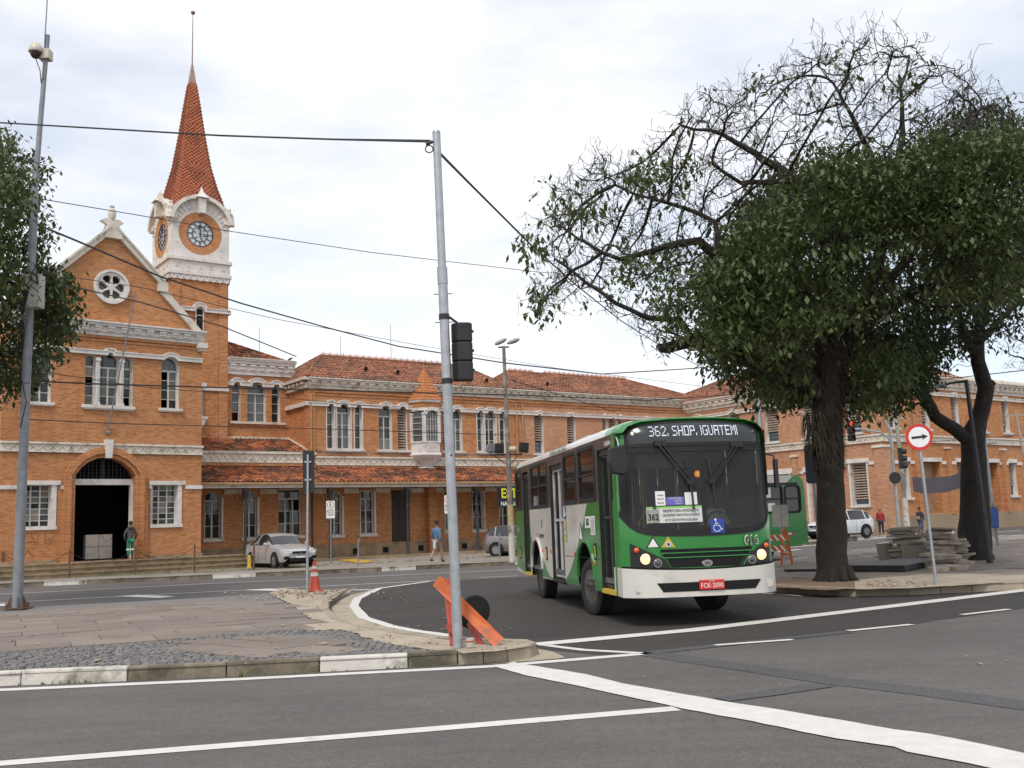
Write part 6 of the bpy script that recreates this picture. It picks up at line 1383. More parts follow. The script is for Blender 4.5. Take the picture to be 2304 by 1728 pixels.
# parking signs
def esign(x,y,label):
    t=thing('parking_sign',label,'sign',(x,y,.15),R(8),'white parking signs on the station pavement'); b=MB(); b.tube([(0,.04,0),(0,.04,2.6)],.035,8); b.build('post',GREYPAINT,t,smooth=True)
    b=MB(); b.prism([p for p in rrect(-.2,.2,2.1,2.92,.05)],-.01,.01); pl=b.build('plate',WHT,t)
    b=MB(); b.ribbon([(.155*cos(a),2.73+.155*sin(a)) for a in[i*PI/12 for i in range(24)]],.025,-.016,-.01,closed=True); b.build('red_ring',REDL,pl); lettering('E',.24,INK,pl,(0,-.014,2.73))
    b=MB(); b.box(-.16,-.09,-.015,-.01,2.42,2.49); b.build('blue_symbol',BLUE,pl)
    for z,w_ in((2.5,.14),(2.47,.14),(2.44,.14),(2.38,.16),(2.35,.13),(2.29,.16),(2.26,.15),(2.22,.1)): b=MB(); b.box(-.05 if z>2.41 else -w_,w_,-.013,-.01,z-.008,z+.005); b.build('print_line',INK,pl)
esign(*at(745,1268,.15),'white parking sign with a letter E beside the silver sedan'); esign(*at(1013,1262,.15),'white parking sign with a letter E half hidden behind the galvanised pole')
# one-way sign
t=thing('direction_sign','round white sign with red rim and black arrow on a slender grey post','sign',(8.2,20.5,.15),R(-6))
b=MB(); b.tube([(0,0,0),(-.09,0,3.15)],.032,10); b.build('post',GALV,t,smooth=True)
b=MB(); b.lathe([(0,0),(.265,0),(.265,.012),(0,.012)],(-.085,-.05,2.93),32,'y'); dk_=b.build('disc',REDL,t)
b=MB(); b.lathe([(.205,-.003),(0,-.006)],(-.085,-.05,2.93),32,'y'); b.build('white_field',pm('sign_white',(.85,.85,.85),.9,var=.02,spec=.1),dk_)
b=MB(); b.prism([(-.15,-.022),(.07,-.022),(.05,-.06),(.165,0),(.05,.06),(.07,.022),(-.15,.022)],-.062,-.057); b.v=[(v[0]*cos(.08)-v[2]*sin(.08)-.085,v[1],v[0]*sin(.08)+v[2]*cos(.08)+2.93) for v in b.v]; b.build('arrow',INK,dk_)
# cones
CONEO=pm('faded_cone',(.50,.085,.045),.6,var=.15); CONEP=pm('sun_bleached_cone',(.55,.2,.18),.7,var=.15)
def cone(x,y,label,m_=CONEO,h=.75):
    t=thing('traffic_cone',label,'traffic cone',(x,y,.15+H(x,y)),rnd.uniform(-.3,.3),'traffic cones along the road'); b=MB(); b.box(-.19,.19,-.19,.19,0,.035); b.build('base',m_,t); b=MB(); b.lathe([(.155,.03),(.035,h),(.03,h+.01),(0,h)],(0,0,0),18); b.build('cone_body',m_,t,smooth=True)
    f=lambda z:.155+(.035-.155)*(z-.03)/(h-.03)+.004
    for z0,z1 in((.38,.47),(.56,.63)): b=MB(); b.lathe([(f(z0),z0),(f(z1),z1)],(0,0,0),18); b.build('white_collar',KERBW,t,smooth=True)
cone(-5.10,25.95,'orange traffic cone right behind the thin post with the black panel'); cone(*at(69,1298,.15),'faded pink traffic cone below the barred ground floor window',CONEP,.8); cone(*at(26,1297,.15),'traffic cone mostly hidden behind the foot of the camera mast',CONEO,.8)
x,y=at(561,1279,.15); t=thing('plastic_bollard','short yellow and black striped bollard beside the silver sedan','bollard',(x,y,.15)); b=MB(); b.lathe([(.13,0),(.13,.05),(.1,.06),(.07,.55),(.05,.57),(0,.57)],(0,0,0),12); b.build('core',YEL,t,smooth=True)
for z in(.2,.4): b=MB(); b.lathe([(.101-.06*z,z),(.098-.06*z,z+.09)],(0,0,0),12); b.build('black_band',BLKPL,t)
# iron posts joined by sagging chains
pp=[at(*z8p(*p),.15) for p in((10,185),(452,173),(885,150),(1272,135),(1662,122))]
lab=['leftmost rusty post, at the edge beside the camera mast','rusty post before the left jamb of the arched doorway','rusty post before the right jamb of the arched doorway','rusty post at the right end of the gabled hall','rusty post just left of the silver sedan']
for i,p in enumerate(pp):
    b=MB(); b.tube([(p[0],p[1],.15),(p[0]+rnd.uniform(-.02,.02),p[1],1.3)],[.045,.04],8); b.tube([(p[0]-.05,p[1],1.22),(p[0]+.05,p[1],1.22)],.012,5); b.build('chain_post',RUST,None,smooth=True,label=lab[i],cat='post',group='rusty chain posts along the steps')
    if i<4:
        q=pp[i+1]; b=MB(); pts=[]
        for k in range(25): s=k/24; pts.append((p[0]+(q[0]-p[0])*s,p[1]+(q[1]-p[1])*s,1.2-.55*4*s*(1-s)*(.9 if i!=3 else .5)))
        b.tube(pts,.012,4); b.build('chain',IRON,None,label=['chain hanging between the two leftmost rusty posts','chain sagging across the arched doorway','chain hanging before the right barred window','chain hanging from the hall corner towards the sedan'][i],cat='chain',group='chains between the rusty posts')
for (px_,py_),lb in(((806,1273),'thin grey post with a bent top beside the yellow cover'),((1124,1257),'thin grey post before the grey hatchback'),((1922.6,1204.5),'thin grey post by the rear wheel of the white hatchback')):
    x,y=at(px_,py_,.15); b=MB(); z=.15+H(x,y); b.tube([(x,y,z),(x+.02,y,z+1.05),(x+.09,y,z+1.12)],.035,7); b.build('short_post',GREYPAINT,None,label=lb,cat='post')
sh=[at(430+x/4.879,1000+y/4.879,.15) for x,y in((1620,1275),(1800,1262),(2010,1290),(1870,1312))]
b=MB(); b.add([(x,y,.156) for x,y in sh]+[(x,y,.19) for x,y in sh],[(0,1,2,3),(4,5,6,7),(0,1,5,4),(1,2,6,5),(2,3,7,6),(3,0,4,7)]); b.build('manhole_cover',pm('mustard_sheet',(.55,.33,.05),.7),None,label='flat mustard yellow sheet lying on the pavement beside the canopy',cat='sheet')
# broken barricade leaning at the pole
zq=lambda x,y,Y:dep(680+x/3.456,1240+y/3.456,Y)
ORB=pm('orange_barrier_plastic',(.56,.115,.02),.55,var=.2,scale=7,dirt=(.25,.09,.045),dscale=5,dthr=(.5,.72)); REB=pm('red_barrier_plastic',(.45,.075,.05),.5,var=.15)
t=thing('broken_barricade','collapsed orange and red plastic barricade leaning against the galvanised pole','barricade')
b=MB(); A0,A1,A2,A3=[zq(*p) for p in((1020,265,13.25),(1070,195,13.25),(1562,676,12.95),(1495,742,12.9))]; n_=(A1-A0).cross(A2-A1).normalized()*.035
b.add([A0,A1,A2,A3,A0+n_,A1+n_,A2+n_,A3+n_],[(0,1,2,3),(4,5,6,7),(0,1,5,4),(1,2,6,5),(2,3,7,6),(3,0,4,7)]); b.build('plank',ORB,t,bevel=.006)
for p,q,w_ in(((1120,215,13.3),(1178,735,13.05),.09),((1160,205,13.4),(1215,640,13.2),.08),((1300,560,13.35),(1395,730,13.15),.07)): b=MB(); b.beam(zq(*p),zq(*q),w_,.05); b.beam(zq(*p)+Vector((.02,-.03,0)),zq(*q)+Vector((.01,-.03,0)),w_*.3,.02); b.build('leg',REB,t,bevel=.008)
b=MB(); b.beam(zq(1125,575,13.05),zq(1190,650,13.05),.09,.05); b.build('foot',REB,t)
b=MB(); c=zq(1335,475,13.45); X=Matrix.Translation(c)@Matrix.Rotation(R(24),4,'Z')@Matrix.Rotation(R(12),4,'X'); b.X=X; b.lathe([(.05,-.05),(.12,-.02),(.215,-.02),(.225,.0),(.215,.03),(0,.03)],(0,0,0),28,'y'); b.build('rubber_base',RUBBER,None,smooth=True,label='black rubber disc wedged behind the orange barricade plank',cat='rubber disc')
c=zq(1307,755,12.72); b=MB(); b.lathe([(.042,0),(.055,.1),(.05,.1),(.04,.01),(0,.01)],(c.x,c.y,.165),14); b.lathe([(.052,.06),(.056,.075)],(c.x,c.y,.165),14,mi=1); b.build('paper_cup',[pm('dirty_cup',(.6,.56,.5),.6),REDL],None,smooth=True,label='dirty white cup standing at the foot of the galvanised pole',cat='cup')
# striped barricade behind the bus
zw=lambda x,y:(1640+x/5.923,1060+y/5.923)
t=thing('striped_barricade','orange trestle barricade with white stripes behind the front of the bus','barricade',(*at(*zw(775,1250),.15),.15),R(6))
b=MB(); 
for s in(-1,1): b.beam((s*.17,.18*s*0,0),(s*.05,0,1.05),.07,.05)
b.box(-.13,.13,-.02,.02,.28,.36); b.box(-.08,.08,-.03,.03,.85,1.05); b.build('trestle',ORB,t)
b=MB(); 
for s in(-1,1): b.beam((-1.3+s*.17,0,0),(-1.3+s*.05,0,1.05),.07,.05)
b.build('trestle',ORB,t)
for z in(.5,.82):
    b=MB(); b.box(-1.6,.12,-.06,-.03,z-.09,z+.09); bd=b.build('board',ORB,t)
    for k in range(8): x=-.1-k*.2; b=MB(); s=.07 if z>.6 else -.07; b.prism([(x-.04-s,z-.085),(x+.03-s,z-.085),(x+.03+s-.0,z+.085),(x-.04+s,z+.085)] if z<.6 else [(x-.04+.06,z-.085),(x+.03+.06,z-.085),(x+.03-.06,z+.085),(x-.04-.06,z+.085)],-.066,-.061); b.build('stripe',WHT,bd)
q=dep(1757,1162,33); t=thing('control_cabinet','pale grey steel cabinet on a post behind the right side of the bus','cabinet',(q.x,33,.15)); b=MB(); b.box(-.24,.2,-.15,.15,1.13,1.82); b.build('box',pm('cabinet_grey',(.4,.38,.33),.5),t); b=MB(); b.tube([(0,0,0),(0,0,1.15)],.05,8); b.build('post',GALV,t); b=MB(); b.box(-.03,-.024,-.156,-.15,1.15,1.8); b.build('door_gap',INK,t)
# stacks of stone slabs
SLS=tilemat('stack_stone',[(.30,.25,.20),(.38,.32,.26),(.26,.22,.18),(.34,.27,.2),(.42,.37,.31)],(.12,.1,.08),(.55,.75))
def slabst(x,y,z,r,hh,a,lab,grp='rough stone slabs piled between the two big trees'):
    n=rnd.randint(6,9); b=MB(); b.cr=rnd.random(); ps=[(r*rnd.uniform(.75,1.1)*cos(2*PI*i/n)*1.35,r*rnd.uniform(.75,1.1)*sin(2*PI*i/n)) for i in range(n)]
    b.prism(ps,0,hh,'z'); o=b.build('stone_slab',SLS,None,label=lab,cat='stone slab',group=grp); o.location=(x,y,z); o.rotation_euler=(rnd.uniform(-.06,.06),rnd.uniform(-.07,.07),a)
for px_,py_,n_,r_,lb in((2037,1262,14,.40,'rough flat stone slab in the tallest left stack between the trees'),(2118,1266,14,.36,'rough flat stone slab in the tall stack right behind the round arrow sign'),(2156,1262,9,.3,'rough flat stone slab in the stack against the second tree'),(2125,1278,5,.42,'rough flat stone slab in the low front stack behind the arrow sign'),(2080,1258,7,.42,'rough flat stone slab in the low middle stack behind the leaning panels')):
    cx_,cy_=at(px_,py_,.15)
    z=.15
    for k in range(n_): hh=rnd.uniform(.05,.085); slabst(cx_+rnd.gauss(0,.07),cy_+rnd.gauss(0,.05),z,r_*rnd.uniform(.8,1.1),hh,rnd.uniform(-.5,.5),lb); z+=hh+.006
for px_,py_ in((1690,985),(1600,1000),(1530,1010),(1300,925),(1100,905),(1730,955),(1660,1000),(1400,870)): x,y=at(*zsp(px_,py_),.15); slabst(x,y,.15,.3,.09,rnd.uniform(0,3),'loose rough stone lying at the foot of the slab stacks')
for px_,lb in((1170,'darker stone panel leaning against the left stack'),(1370,'paler square panel leaning against the middle stack')):
    x,y=at(*zsp(px_,932),.15); b=MB(); b.prism([(-.42,0),(.42,0),(.05 if px_<1200 else .36,.55),(-.42,.55)],0,.06); o=b.build('leaning_panel',SLS,None,label=lb,cat='stone panel'); o.location=(x,y,.15); o.rotation_euler=(-.25,0,.1)
b=MB(); b.prism([(8.2,26.4),(9.4,25.3),(11.6,28.4),(10.7,29.2)],.17,.32,'z'); t=b.build('steel_tray',pm('black_steel',(.022,.02,.02),.5,var=.3,dirt=(.09,.07,.06),dthr=(.6,.8)),None,label='long low black steel tray lying on the ground before the stone stacks',cat='steel tray',bevel=.01)
b=MB(); b.prism([(7.0,27.3),(7.75,26.9),(7.9,27.3),(7.1,27.8)],.16,.22,'z'); b.build('black_board',BLKPL,None,label='thin black board sticking out left of the vine covered tree',cat='board')
# bin, railing, banner, crosswalk side posts
x,y=at(*zsp(1975,802),.15); t=thing('litter_bin','blue litter bin hung on a post right of the second tree','bin',(x,y,.15)); b=MB(); b.prism([(q[0],q[1]) for q in((-.22,.75),(.18,.75),(.22,1.5),(-.27,1.5))],-.18,.12); b.build('bucket',pm('blue_plastic',(.02,.07,.25),.45),t,bevel=.03); b=MB(); b.tube([(.15,.05,0),(.14,.05,1.7)],.05,8); b.build('post',GREYPAINT,t)
b=MB(); b.box(-.2,.16,-.12,.06,1.5,1.52); b.build('mouth',BLACK,t)
t=thing('iron_railing','dark iron guard railing along the far pavement behind the blue bin','railing',(*R2.w(11.2,-3.2)[:2],.15+.3),R2.yaw)
for k in range(5): b=MB(); b.box(k*1.25-.03,k*1.25+.03,-.03,.03,0,1.5); b.build('rail_post',RUST,t)
for z in(.35,1.45): b=MB(); b.box(0,5,-.02,.02,z-.02,z+.02); b.build('rail',RUST,t)
def cloth(P00,P10,P01,P11,n,m,sag,w):
    vs=[]
    for i in range(n+1):
        for j in range(m+1):
            u,v=i/n,j/m; p=P00.lerp(P10,u).lerp(P01.lerp(P11,u),v); p=p+Vector((0,w*sin(u*9+v*2),-sag*4*u*(1-u)+.02*sin(u*14+v))); vs.append(p)
    b=MB(); b.add(vs,[(i*(m+1)+j,(i+1)*(m+1)+j,(i+1)*(m+1)+j+1,i*(m+1)+j+1) for i in range(n) for j in range(m)]); return b
zd=lambda x,y,Y:dep(*zsp(x,y),Y)
b=cloth(zd(1320,258,47),zd(1720,222,39),zd(1336,382,47),zd(1720,345,39),20,5,.12,.05); b.build('street_banner',pm('grey_banner',(.13,.12,.14),.8,var=.15),None,smooth=True,label='blank grey cloth banner stretched behind the arrow sign post',cat='banner')
b=MB(); b.tube([zd(1190,195,51),zd(1320,258,47)],.012,4); b.build('banner_rope',pm('rope',(.4,.38,.33),.9),None,label='thin rope tying the grey banner to the signal pole',cat='rope')
t=thing('advert_banner','black banner with yellow and white lettering hung under the canopy beside the bus','banner',(*MF.w(10.35,-2.95)[:2],0),MF.yaw)
b=cloth(Vector((0,0,3.86)),Vector((3.4,0,3.78)),Vector((.0,0,2.68)),Vector((3.4,0,2.66)),20,4,.03,.02); bn=b.build('cloth',pm('banner_black',(.012,.012,.014),.6),t,smooth=True)
lettering('ESTÁ',.78,pm('banner_yellow',(.75,.72,.03),.6),t,(.25,-.05,3.46),bold=True,align='LEFT',sx=.95); lettering('NA RUA ERRADA',.34,WHT,t,(.22,-.05,2.88),bold=True,align='LEFT',sx=.95)
# signals and poles at the far corner
t=thing('signal_mast','curved grey signal mast at the far street corner','signal mast')
b=MB(); Y=51; b.tube([dep(2023,1197,Y),dep(2004,970,Y),dep(1990,945,Y)],[.09,.075,.07],8); b.tube([dep(2004,1000,Y),dep(1999,985,Y),dep(1980,973,Y),dep(1940,965,Y),dep(1920,966,Y)],.05,8); b.build('pole',GALV,t,smooth=True)
def lamp3(p,lit,lab,back=False,rz=0):
    s=thing('traffic_light',lab,'traffic light',tuple(p),rz)
    for k in range(3): b=MB(); b.box(-.17,.17,-.1,.1,-.52+k*.35,-.19+k*.35); b.build('lamp_module',BLKPL,s); b=MB(); b.tube([(.0,-.1,-.36+k*.35),(.0,-.28,-.38+k*.35)],.13,10,cap=False); b.build('visor',BLKPL,s)
    for k in range(3): b=MB(); b.lathe([(.11,0),(0,-.02)],(0,-.105,-.36+k*.35),12,'y'); b.build('lens',pm('red_lit',(.6,.02,.01),.3,em=(1,.05,.02,1.2)) if (k==2 and lit) else LENS,s)
    return s
lamp3(dep(1915,969,51),True,'traffic light showing red at the end of the curved arm'); lamp3(dep(2027,1031,50.9),False,'dark traffic light fixed half way up the far signal mast',rz=R(60))
b=MB(); c=dep(2014,1075,50.8); b.lathe([(0,0),(.29,0),(.29,.03),(0,.03)],c,22,'y'); b.build('round_sign',BLKPL,None,label='round black backed sign on the far signal mast',cat='sign')
for p,q,r_,lb in(((2042,1198,52),(2016,930,52),.13,'concrete utility pole with whitewashed foot at the far corner'),((1712,1010,58),(1703,868,58),.16,'dark wooden utility pole rising behind the bus roof'),((2243,1226,44),(2216,985,44),.07,'slim dark pole just right of the second tree'),((2330,1150,62),(2284,925,62),.1,'thin utility pole at the far edge before the street front')):
    b=MB(); p,q=dep(*p),dep(*q); b.tube([p,q],[r_,r_*.75],9); b.beam(q-Vector((.5,0,.25)),q+Vector((.5,0,-.25)),.06,.08); b.build('utility_pole',CONC if r_<.14 and r_>.08 else GREYPAINT,None,smooth=True,label=lb,cat='utility pole')
p=dep(2042,1198,52); q=dep(2035,1120,52); b=MB(); b.tube([p,q],[.15,.14],10); b.build('whitewash_collar',KERBW,None,label='whitewashed foot wrapped round the concrete pole',cat='pole collar')
t=thing('street_light','dark street light pole leaning past the second tree with a long arm','street light'); b=MB(); b.tube([(12.75,28.1,.15),dep(2174,855,28.1)],[.085,.05],9); b.tube([dep(2174,857,28.1),dep(2140,862,28.1),dep(2110,870,28.1)],[.04,.03,.03],7); b.build('pole',IRON,t,smooth=True); b=MB(); b.beam(dep(2125,866,28.1),dep(2092,872,28.1),.16,.06); b.build('lamp_head',GREYPAINT,t)
t=thing('street_light','pale street light head poking out left of the leafy crown','street light'); b=MB(); b.tube([dep(1711,1000,57),dep(1700,800,57),dep(1600,780,57),dep(1570,780,57)],[.1,.07,.05,.04],8); b.build('arm',GALV,t,smooth=True); b=MB(); b.lathe([(0,-.5),(.12,-.4),(.2,0),(.14,.35),(0,.4)],dep(1558,780,57),10,'x'); b.build('lamp_head',pm('led_shell',(.55,.57,.58),.4),t,smooth=True)
b=MB(); q=dep(1829,1044,26.5); b.prism([(p[0]+q.x,p[1]+q.z) for p in rrect(-.19,.2,-.5,.5,.08)],26.5,26.56); t=b.build('signal_backplate',pm('navy_panel',(.008,.012,.035),.5),None,label='dark navy panel half hidden behind the vine covered trunk',cat='panel')
b=MB(); b.tube([(q.x,26.53,.14),(q.x,26.53,q.z-.49)],.035,8); b.build('panel_post',GREYPAINT,None,label='post under the dark navy panel behind the trunk',cat='post')
# overhead cables
def wire(pts,r,lab,n=4,sagn=10):
    P=[]
    for (x0,y0,Y0),(x1,y1,Y1) in zip(pts,pts[1:]):
        a,c=D_(x0,y0,Y0),D_(x1,y1,Y1)
        for k in range(sagn): P.append(a.lerp(c,k/sagn))
    P.append(D_(*pts[-1])); b=MB(); b.tube(P,r,n); b.build('overhead_cable',CABLE,None,label=lab,cat='cable',group='overhead cables')
wire([(-60,261,17),(0,265,16.5),(240,279,15.5),(480,293,14.5),(720,301,13.6),(926,306,12.8)],.014,'thick black cable running level from the left to the top of the galvanised pole')
wire([(930,303,12.8),(700,300,13.7),(450,291,14.6),(200,276,15.6),(-60,261,16.9)],.009,'second strand twisted with the level cable left of the galvanised pole')
wire([(951,332,12.8),(1010,392,15),(1080,462,18),(1145,527,21.5),(1240,612,27),(1340,692,34),(1440,755,42),(1530,800,50),(1640,838,57)],.018,'thick black cable dropping from the galvanised pole down into the trees')
wire([(-60,425,22),(0,452,23),(170,522,26),(345,597,30),(520,655,34),(700,706,39),(860,748,43),(1090,784,41.5),(1300,808,52),(1480,797,56),(1620,786,58)],.028,'heavy cable crossing the gable and sagging over the station roof')
wire([(-40,413,25),(95,431,26),(300,465,28),(500,500,30),(800,545,33),(1165,588,38),(1500,610,45)],.012,'thin wire crossing the sky beneath the clock faces')
wire([(95,605,23.3),(300,652,28),(480,705,33),(640,770,38)],.02,'cable running from the grey box down across the hall cornice')
wire([(95,590,23.3),(300,620,30),(600,690,38),(900,745,46),(1200,795,52),(1640,850,58)],.012,'thin wire passing behind the heavy cable over the roofs')
wire([(-40,818,30),(200,829,32),(500,838,36),(900,848,40),(1100,853,41.5),(1400,865,52),(1700,845,58)],.028,'heavy cable hanging level across the upper windows')
wire([(60,798,24),(300,835,30),(640,862,36),(1095,905,41.5)],.012,'thin wire slanting across the middle of the upper windows')
wire([(40,905,24),(250,915,30),(640,925,36),(960,935,40),(1090,940,41.5)],.016,'cable hanging level below the upper windows')
wire([(1100,820,41.5),(1200,850,46),(1330,890,52)],.02,'cable falling from the lamp post towards the bus roof')
wire([(1640,850,58),(1850,930,60),(2000,955,62),(2212,940,64)],.025,'cable across the upper windows of the corner wing')
wire([(1640,838,58),(1750,850,50),(1960,828,44),(2212,800,40)],.025,'cable passing behind the second tree towards the edge')
wire([(2095,665,30),(2212,650,29)],.01,'thin wire in the sky at the far edge')
# small bird on the parapet
u,v,_=MF.w(.1,2.7); t=thing('pigeon','small dark pigeon perched on the parapet end left of the long roof','bird',(u,v,11.37)); b=MB(); b.lathe([(0,-.16),(.05,-.1),(.085,0),(.06,.1),(.03,.16),(.045,.2),(.03,.25),(0,.26)],(0,0,0),10,'x'); b.v=[(v_[0]*.8,v_[1],v_[2]+.13+v_[0]*.35) for v_ in b.v]; b.build('body',pm('pigeon_grey',(.06,.055,.07),.7),t,smooth=True); b=MB(); b.tube([(0,.02,.0),(0,.02,.1)],.008,4); b.tube([(0,-.02,.0),(0,-.02,.1)],.008,4); b.build('legs',REDL,t)
# ================================================================ people
def skin(nodes,edges,name,mat,parent,sub=1):
    me=bpy.data.meshes.new(name); me.from_pydata([n[0] for n in nodes],edges,[]); o=bpy.data.objects.new(name,me); col.objects.link(o)
    md=o.modifiers.new('s','SKIN'); md.use_smooth_shade=True; ly=me.skin_vertices if len(me.skin_vertices) else None
    if ly is None: me.skin_vertices.new() if hasattr(me.skin_vertices,'new') else None
    for i,n in enumerate(nodes):
        r=n[1]; r=(r,r) if not isinstance(r,tuple) else r; me.skin_vertices[0].data[i].radius=r; me.skin_vertices[0].data[i].use_root=(i==0)
    if sub: s=o.modifiers.new('b','SUBSURF'); s.levels=sub; s.render_levels=sub
    dg=bpy.context.evaluated_depsgraph_get(); m2=bpy.data.meshes.new_from_object(o.evaluated_get(dg)); bpy.data.objects.remove(o); m2.materials.clear(); m2.materials.append(mat)
    m2.attributes.new('rnd','FLOAT','FACE') if 'rnd' not in m2.attributes else None
    return link(name,m2,parent)
SKIN=pm('skin',(.22,.11,.07),.6,var=.05); HAIRB=pm('dark_hair',(.03,.02,.015),.8); SHOE=pm('dark_shoe',(.03,.025,.02),.6)
def person(label,loc,rz,Hh,top,bottom,stride=.0,armf=0,sit=False,hood=None,hair=HAIRB,arms=None,grp=None,topl=0,legs=None):
    """local frame: faces -y. body is one continuous figure; clothes follow it"""
    P=thing('person',label,'person',loc,rz,grp); k=Hh/1.75; V_=lambda x,y,z:(x*k,y*k,z*k)
    if sit: hipL,kneL,ankL=(-.1,0,.9),(-.12,-.42,.92),(-.12,-.45,.5); hipR,kneR,ankR=(.1,0,.9),(.12,-.42,.92),(.12,-.45,.5)
    else:
        s=stride; hipL,hipR=(-.09,0,.9),(.09,0,.9); kneL,kneR=(-.1,-.55*s-.02,.5),(.1,.25*s-.03,.5); ankL,ankR=(-.1,-.75*s+.01,.09),(.1,.95*s+.02,.1+.12*abs(s))
    pel,wai,chs,nk,hd0,hd1=(0,0,.93),(0,-.01,1.1),(0,0,1.33),(0,-.01,1.49),(0,-.03,1.58),(0,-.03,1.68)
    shL,shR=(-.17,0,1.41),(.17,0,1.41)
    a=arms or [((-.23,.03+armf*.1,1.14),(-.23,-.06+armf*.25,.9)),((.23,.03-armf*.1,1.14),(.23,-.06-armf*.25,.9))]
    (elL,wrL),(elR,wrR)=a
    add=lambda p,q:(p[0]+q[0],p[1]+q[1],p[2]+q[2])
    hnd=lambda w,e:tuple(w[i]+(w[i]-e[i])*.35 for i in range(3))
    N=[(V_(*pel),(.13*k,.10*k)),(V_(*wai),(.125*k,.095*k)),(V_(*chs),(.155*k,.105*k)),(V_(*nk),.055*k),(V_(*hd0),(.072*k,.085*k)),(V_(*hd1),(.075*k,.09*k)),(V_(0,-.03,1.75),(.045*k,.055*k)),
       (V_(*shL),.062*k),(V_(*elL),.042*k),(V_(*wrL),.030*k),(V_(*hnd(wrL,elL)),(.035*k,.02*k)),(V_(*shR),.062*k),(V_(*elR),.042*k),(V_(*wrR),.030*k),(V_(*hnd(wrR,elR)),(.035*k,.02*k)),
       (V_(*hipL),.085*k),(V_(*kneL),.06*k),(V_(*ankL),.04*k),(V_(*add(ankL,(0,-.15,-.05))),(.04*k,.03*k)),(V_(*hipR),.085*k),(V_(*kneR),.06*k),(V_(*ankR),.04*k),(V_(*add(ankR,(0,-.15,-.05))),(.04*k,.03*k))]
    E_=[(0,1),(1,2),(2,3),(3,4),(4,5),(5,6),(2,7),(7,8),(8,9),(9,10),(2,11),(11,12),(12,13),(13,14),(0,15),(15,16),(16,17),(17,18),(0,19),(19,20),(20,21),(21,22)]
    skin(N,E_,'body',SKIN,P)
    g=lambda i,f:(N[i][0],tuple(q*f+.006 for q in (N[i][1] if isinstance(N[i][1],tuple) else (N[i][1],)*2)))
    lo=(V_(0,0,.86-topl),(.165*k,.13*k)); T=[lo,g(1,1.18),g(2,1.12),(V_(0,-.01,1.46),.085*k),g(7,1.2),g(8,1.35),g(9,1.4),g(11,1.2),g(12,1.35),g(13,1.4)]
    skin(T,[(0,1),(1,2),(2,3),(2,4),(4,5),(5,6),(2,7),(7,8),(8,9)],'top',top,P)
    T=[g(0,1.12),g(15,1.15),g(16,1.2),(tuple(N[17][0][i]+(0,0,.03*k)[i] for i in range(3)),.062*k),g(19,1.15),g(20,1.2),(tuple(N[21][0][i]+(0,0,.03*k)[i] for i in range(3)),.062*k)]
    skin(T,[(0,1),(1,2),(2,3),(0,4),(4,5),(5,6)],'trousers',bottom,P)
    for i in(17,21):
        a_=Vector(N[i][0]); b=MB(); b.lathe([(0,-.09),(.045,-.07),(.05,.05),(.04,.14),(0,.17)],(0,0,0),8,'y'); b.v=[(v[0]*k+a_.x,-v[1]*k+a_.y-.03*k,(v[2]*.75-.035)*k+a_.z-.01) for v in b.v]; b.build('shoe',SHOE,P,smooth=True)
    b=MB(); b.lathe([(.088,-.06),(.1,.0),(.095,.06),(.06,.1),(0,.115)],(0,0,0),12); b.v=[(v[0]*k,(v[1]*1.1-.005)*k,(v[2]+1.71)*k) for v in b.v]; b.build('hair',hood or hair,P,smooth=True)
    b=MB(); b.beam(V_(0,-.115,1.66),V_(0,-.145,1.63),.022*k,.03*k); b.build('nose',SKIN,P)
    for s in(-1,1): b=MB(); b.lathe([(0,-.004),(.012,0),(0,.004)],V_(s*.032,-.117,1.675),6,'y'); b.build('eye',INK,P); b=MB(); b.lathe([(0,-.008),(.026,0),(0,.008)],V_(s*.086,-.03,1.665),8,'x'); b.build('ear',SKIN,P)
    b=MB(); b.box(-.025*k,.025*k,-.122*k,-.112*k,1.607*k,1.615*k); b.build('mouth',pm('lips',(.25,.08,.07),.6) if 'lips' not in bpy.data.materials else bpy.data.materials['lips'],P); return P
gx,gy=GF.w(-3.5,-.55)[:2]
p=person('stooping worker in grey hooded top and green trousers walking into the arched doorway',(gx,gy,.72),GF.yaw+R(170),1.62,pm('grey_hoodie',(.085,.08,.085),.9),pm('green_workwear',(.01,.19,.10),.8),stride=.12,arms=[((-.27,-.02,1.16),(-.24,-.12,.96)),((.27,-.02,1.16),(.24,-.12,.96))])
b=MB(); b.lathe([(.13,-.02),(.15,.04),(.11,.1),(.08,.1)],(0,.05,1.36),12); b.build('hood',bpy.data.materials['grey_hoodie'],p,smooth=True)
for s,dy in((-.1,-.03),(.1,.02)): b=MB(); b.lathe([(.088,-.03),(.085,.03)],(s*.93,dy,.44),12); b.build('reflective_band',WHT,p,smooth=True)
x,y=at(984,1265,.15)
p=person('man in blue shirt and beige trousers striding along the pavement with a plastic bag',(x,y,.15),R(150),1.76,pm('blue_shirt',(.10,.17,.28),.85),pm('beige_trousers',(.33,.24,.2),.85),stride=.33,armf=.7)
b=MB(); b.lathe([(.02,.3),(.07,.22),(.13,.08),(.12,-.05),(.05,-.1),(0,-.1)],(0,0,0),10); b.v=[(v[0]*.6+.27,v[1]-.2,v[2]+.6) for v in b.v]; 
o=b.build('plastic_bag',pm('thin_bag',(.5,.62,.62),.4),None,smooth=True,label='pale crumpled plastic bag hanging from the walking man\'s hand',cat='bag'); ang=R(150); o.location=(x-.36,y+.12,.2); 
RED=pm('red_jacket',(.32,.022,.025),.85); DEN=pm('dark_denim',(.02,.03,.06),.85); NAVY=pm('navy_jacket',(.025,.03,.05),.85)
x,y=20.42,58.0; person('person in long red jacket and pink cap standing at the brick corner',(x,y,.15+H(x,y)),R(160),1.5,RED,DEN,hood=pm('pink_cap',(.45,.12,.13),.8),topl=.12,armf=.2)
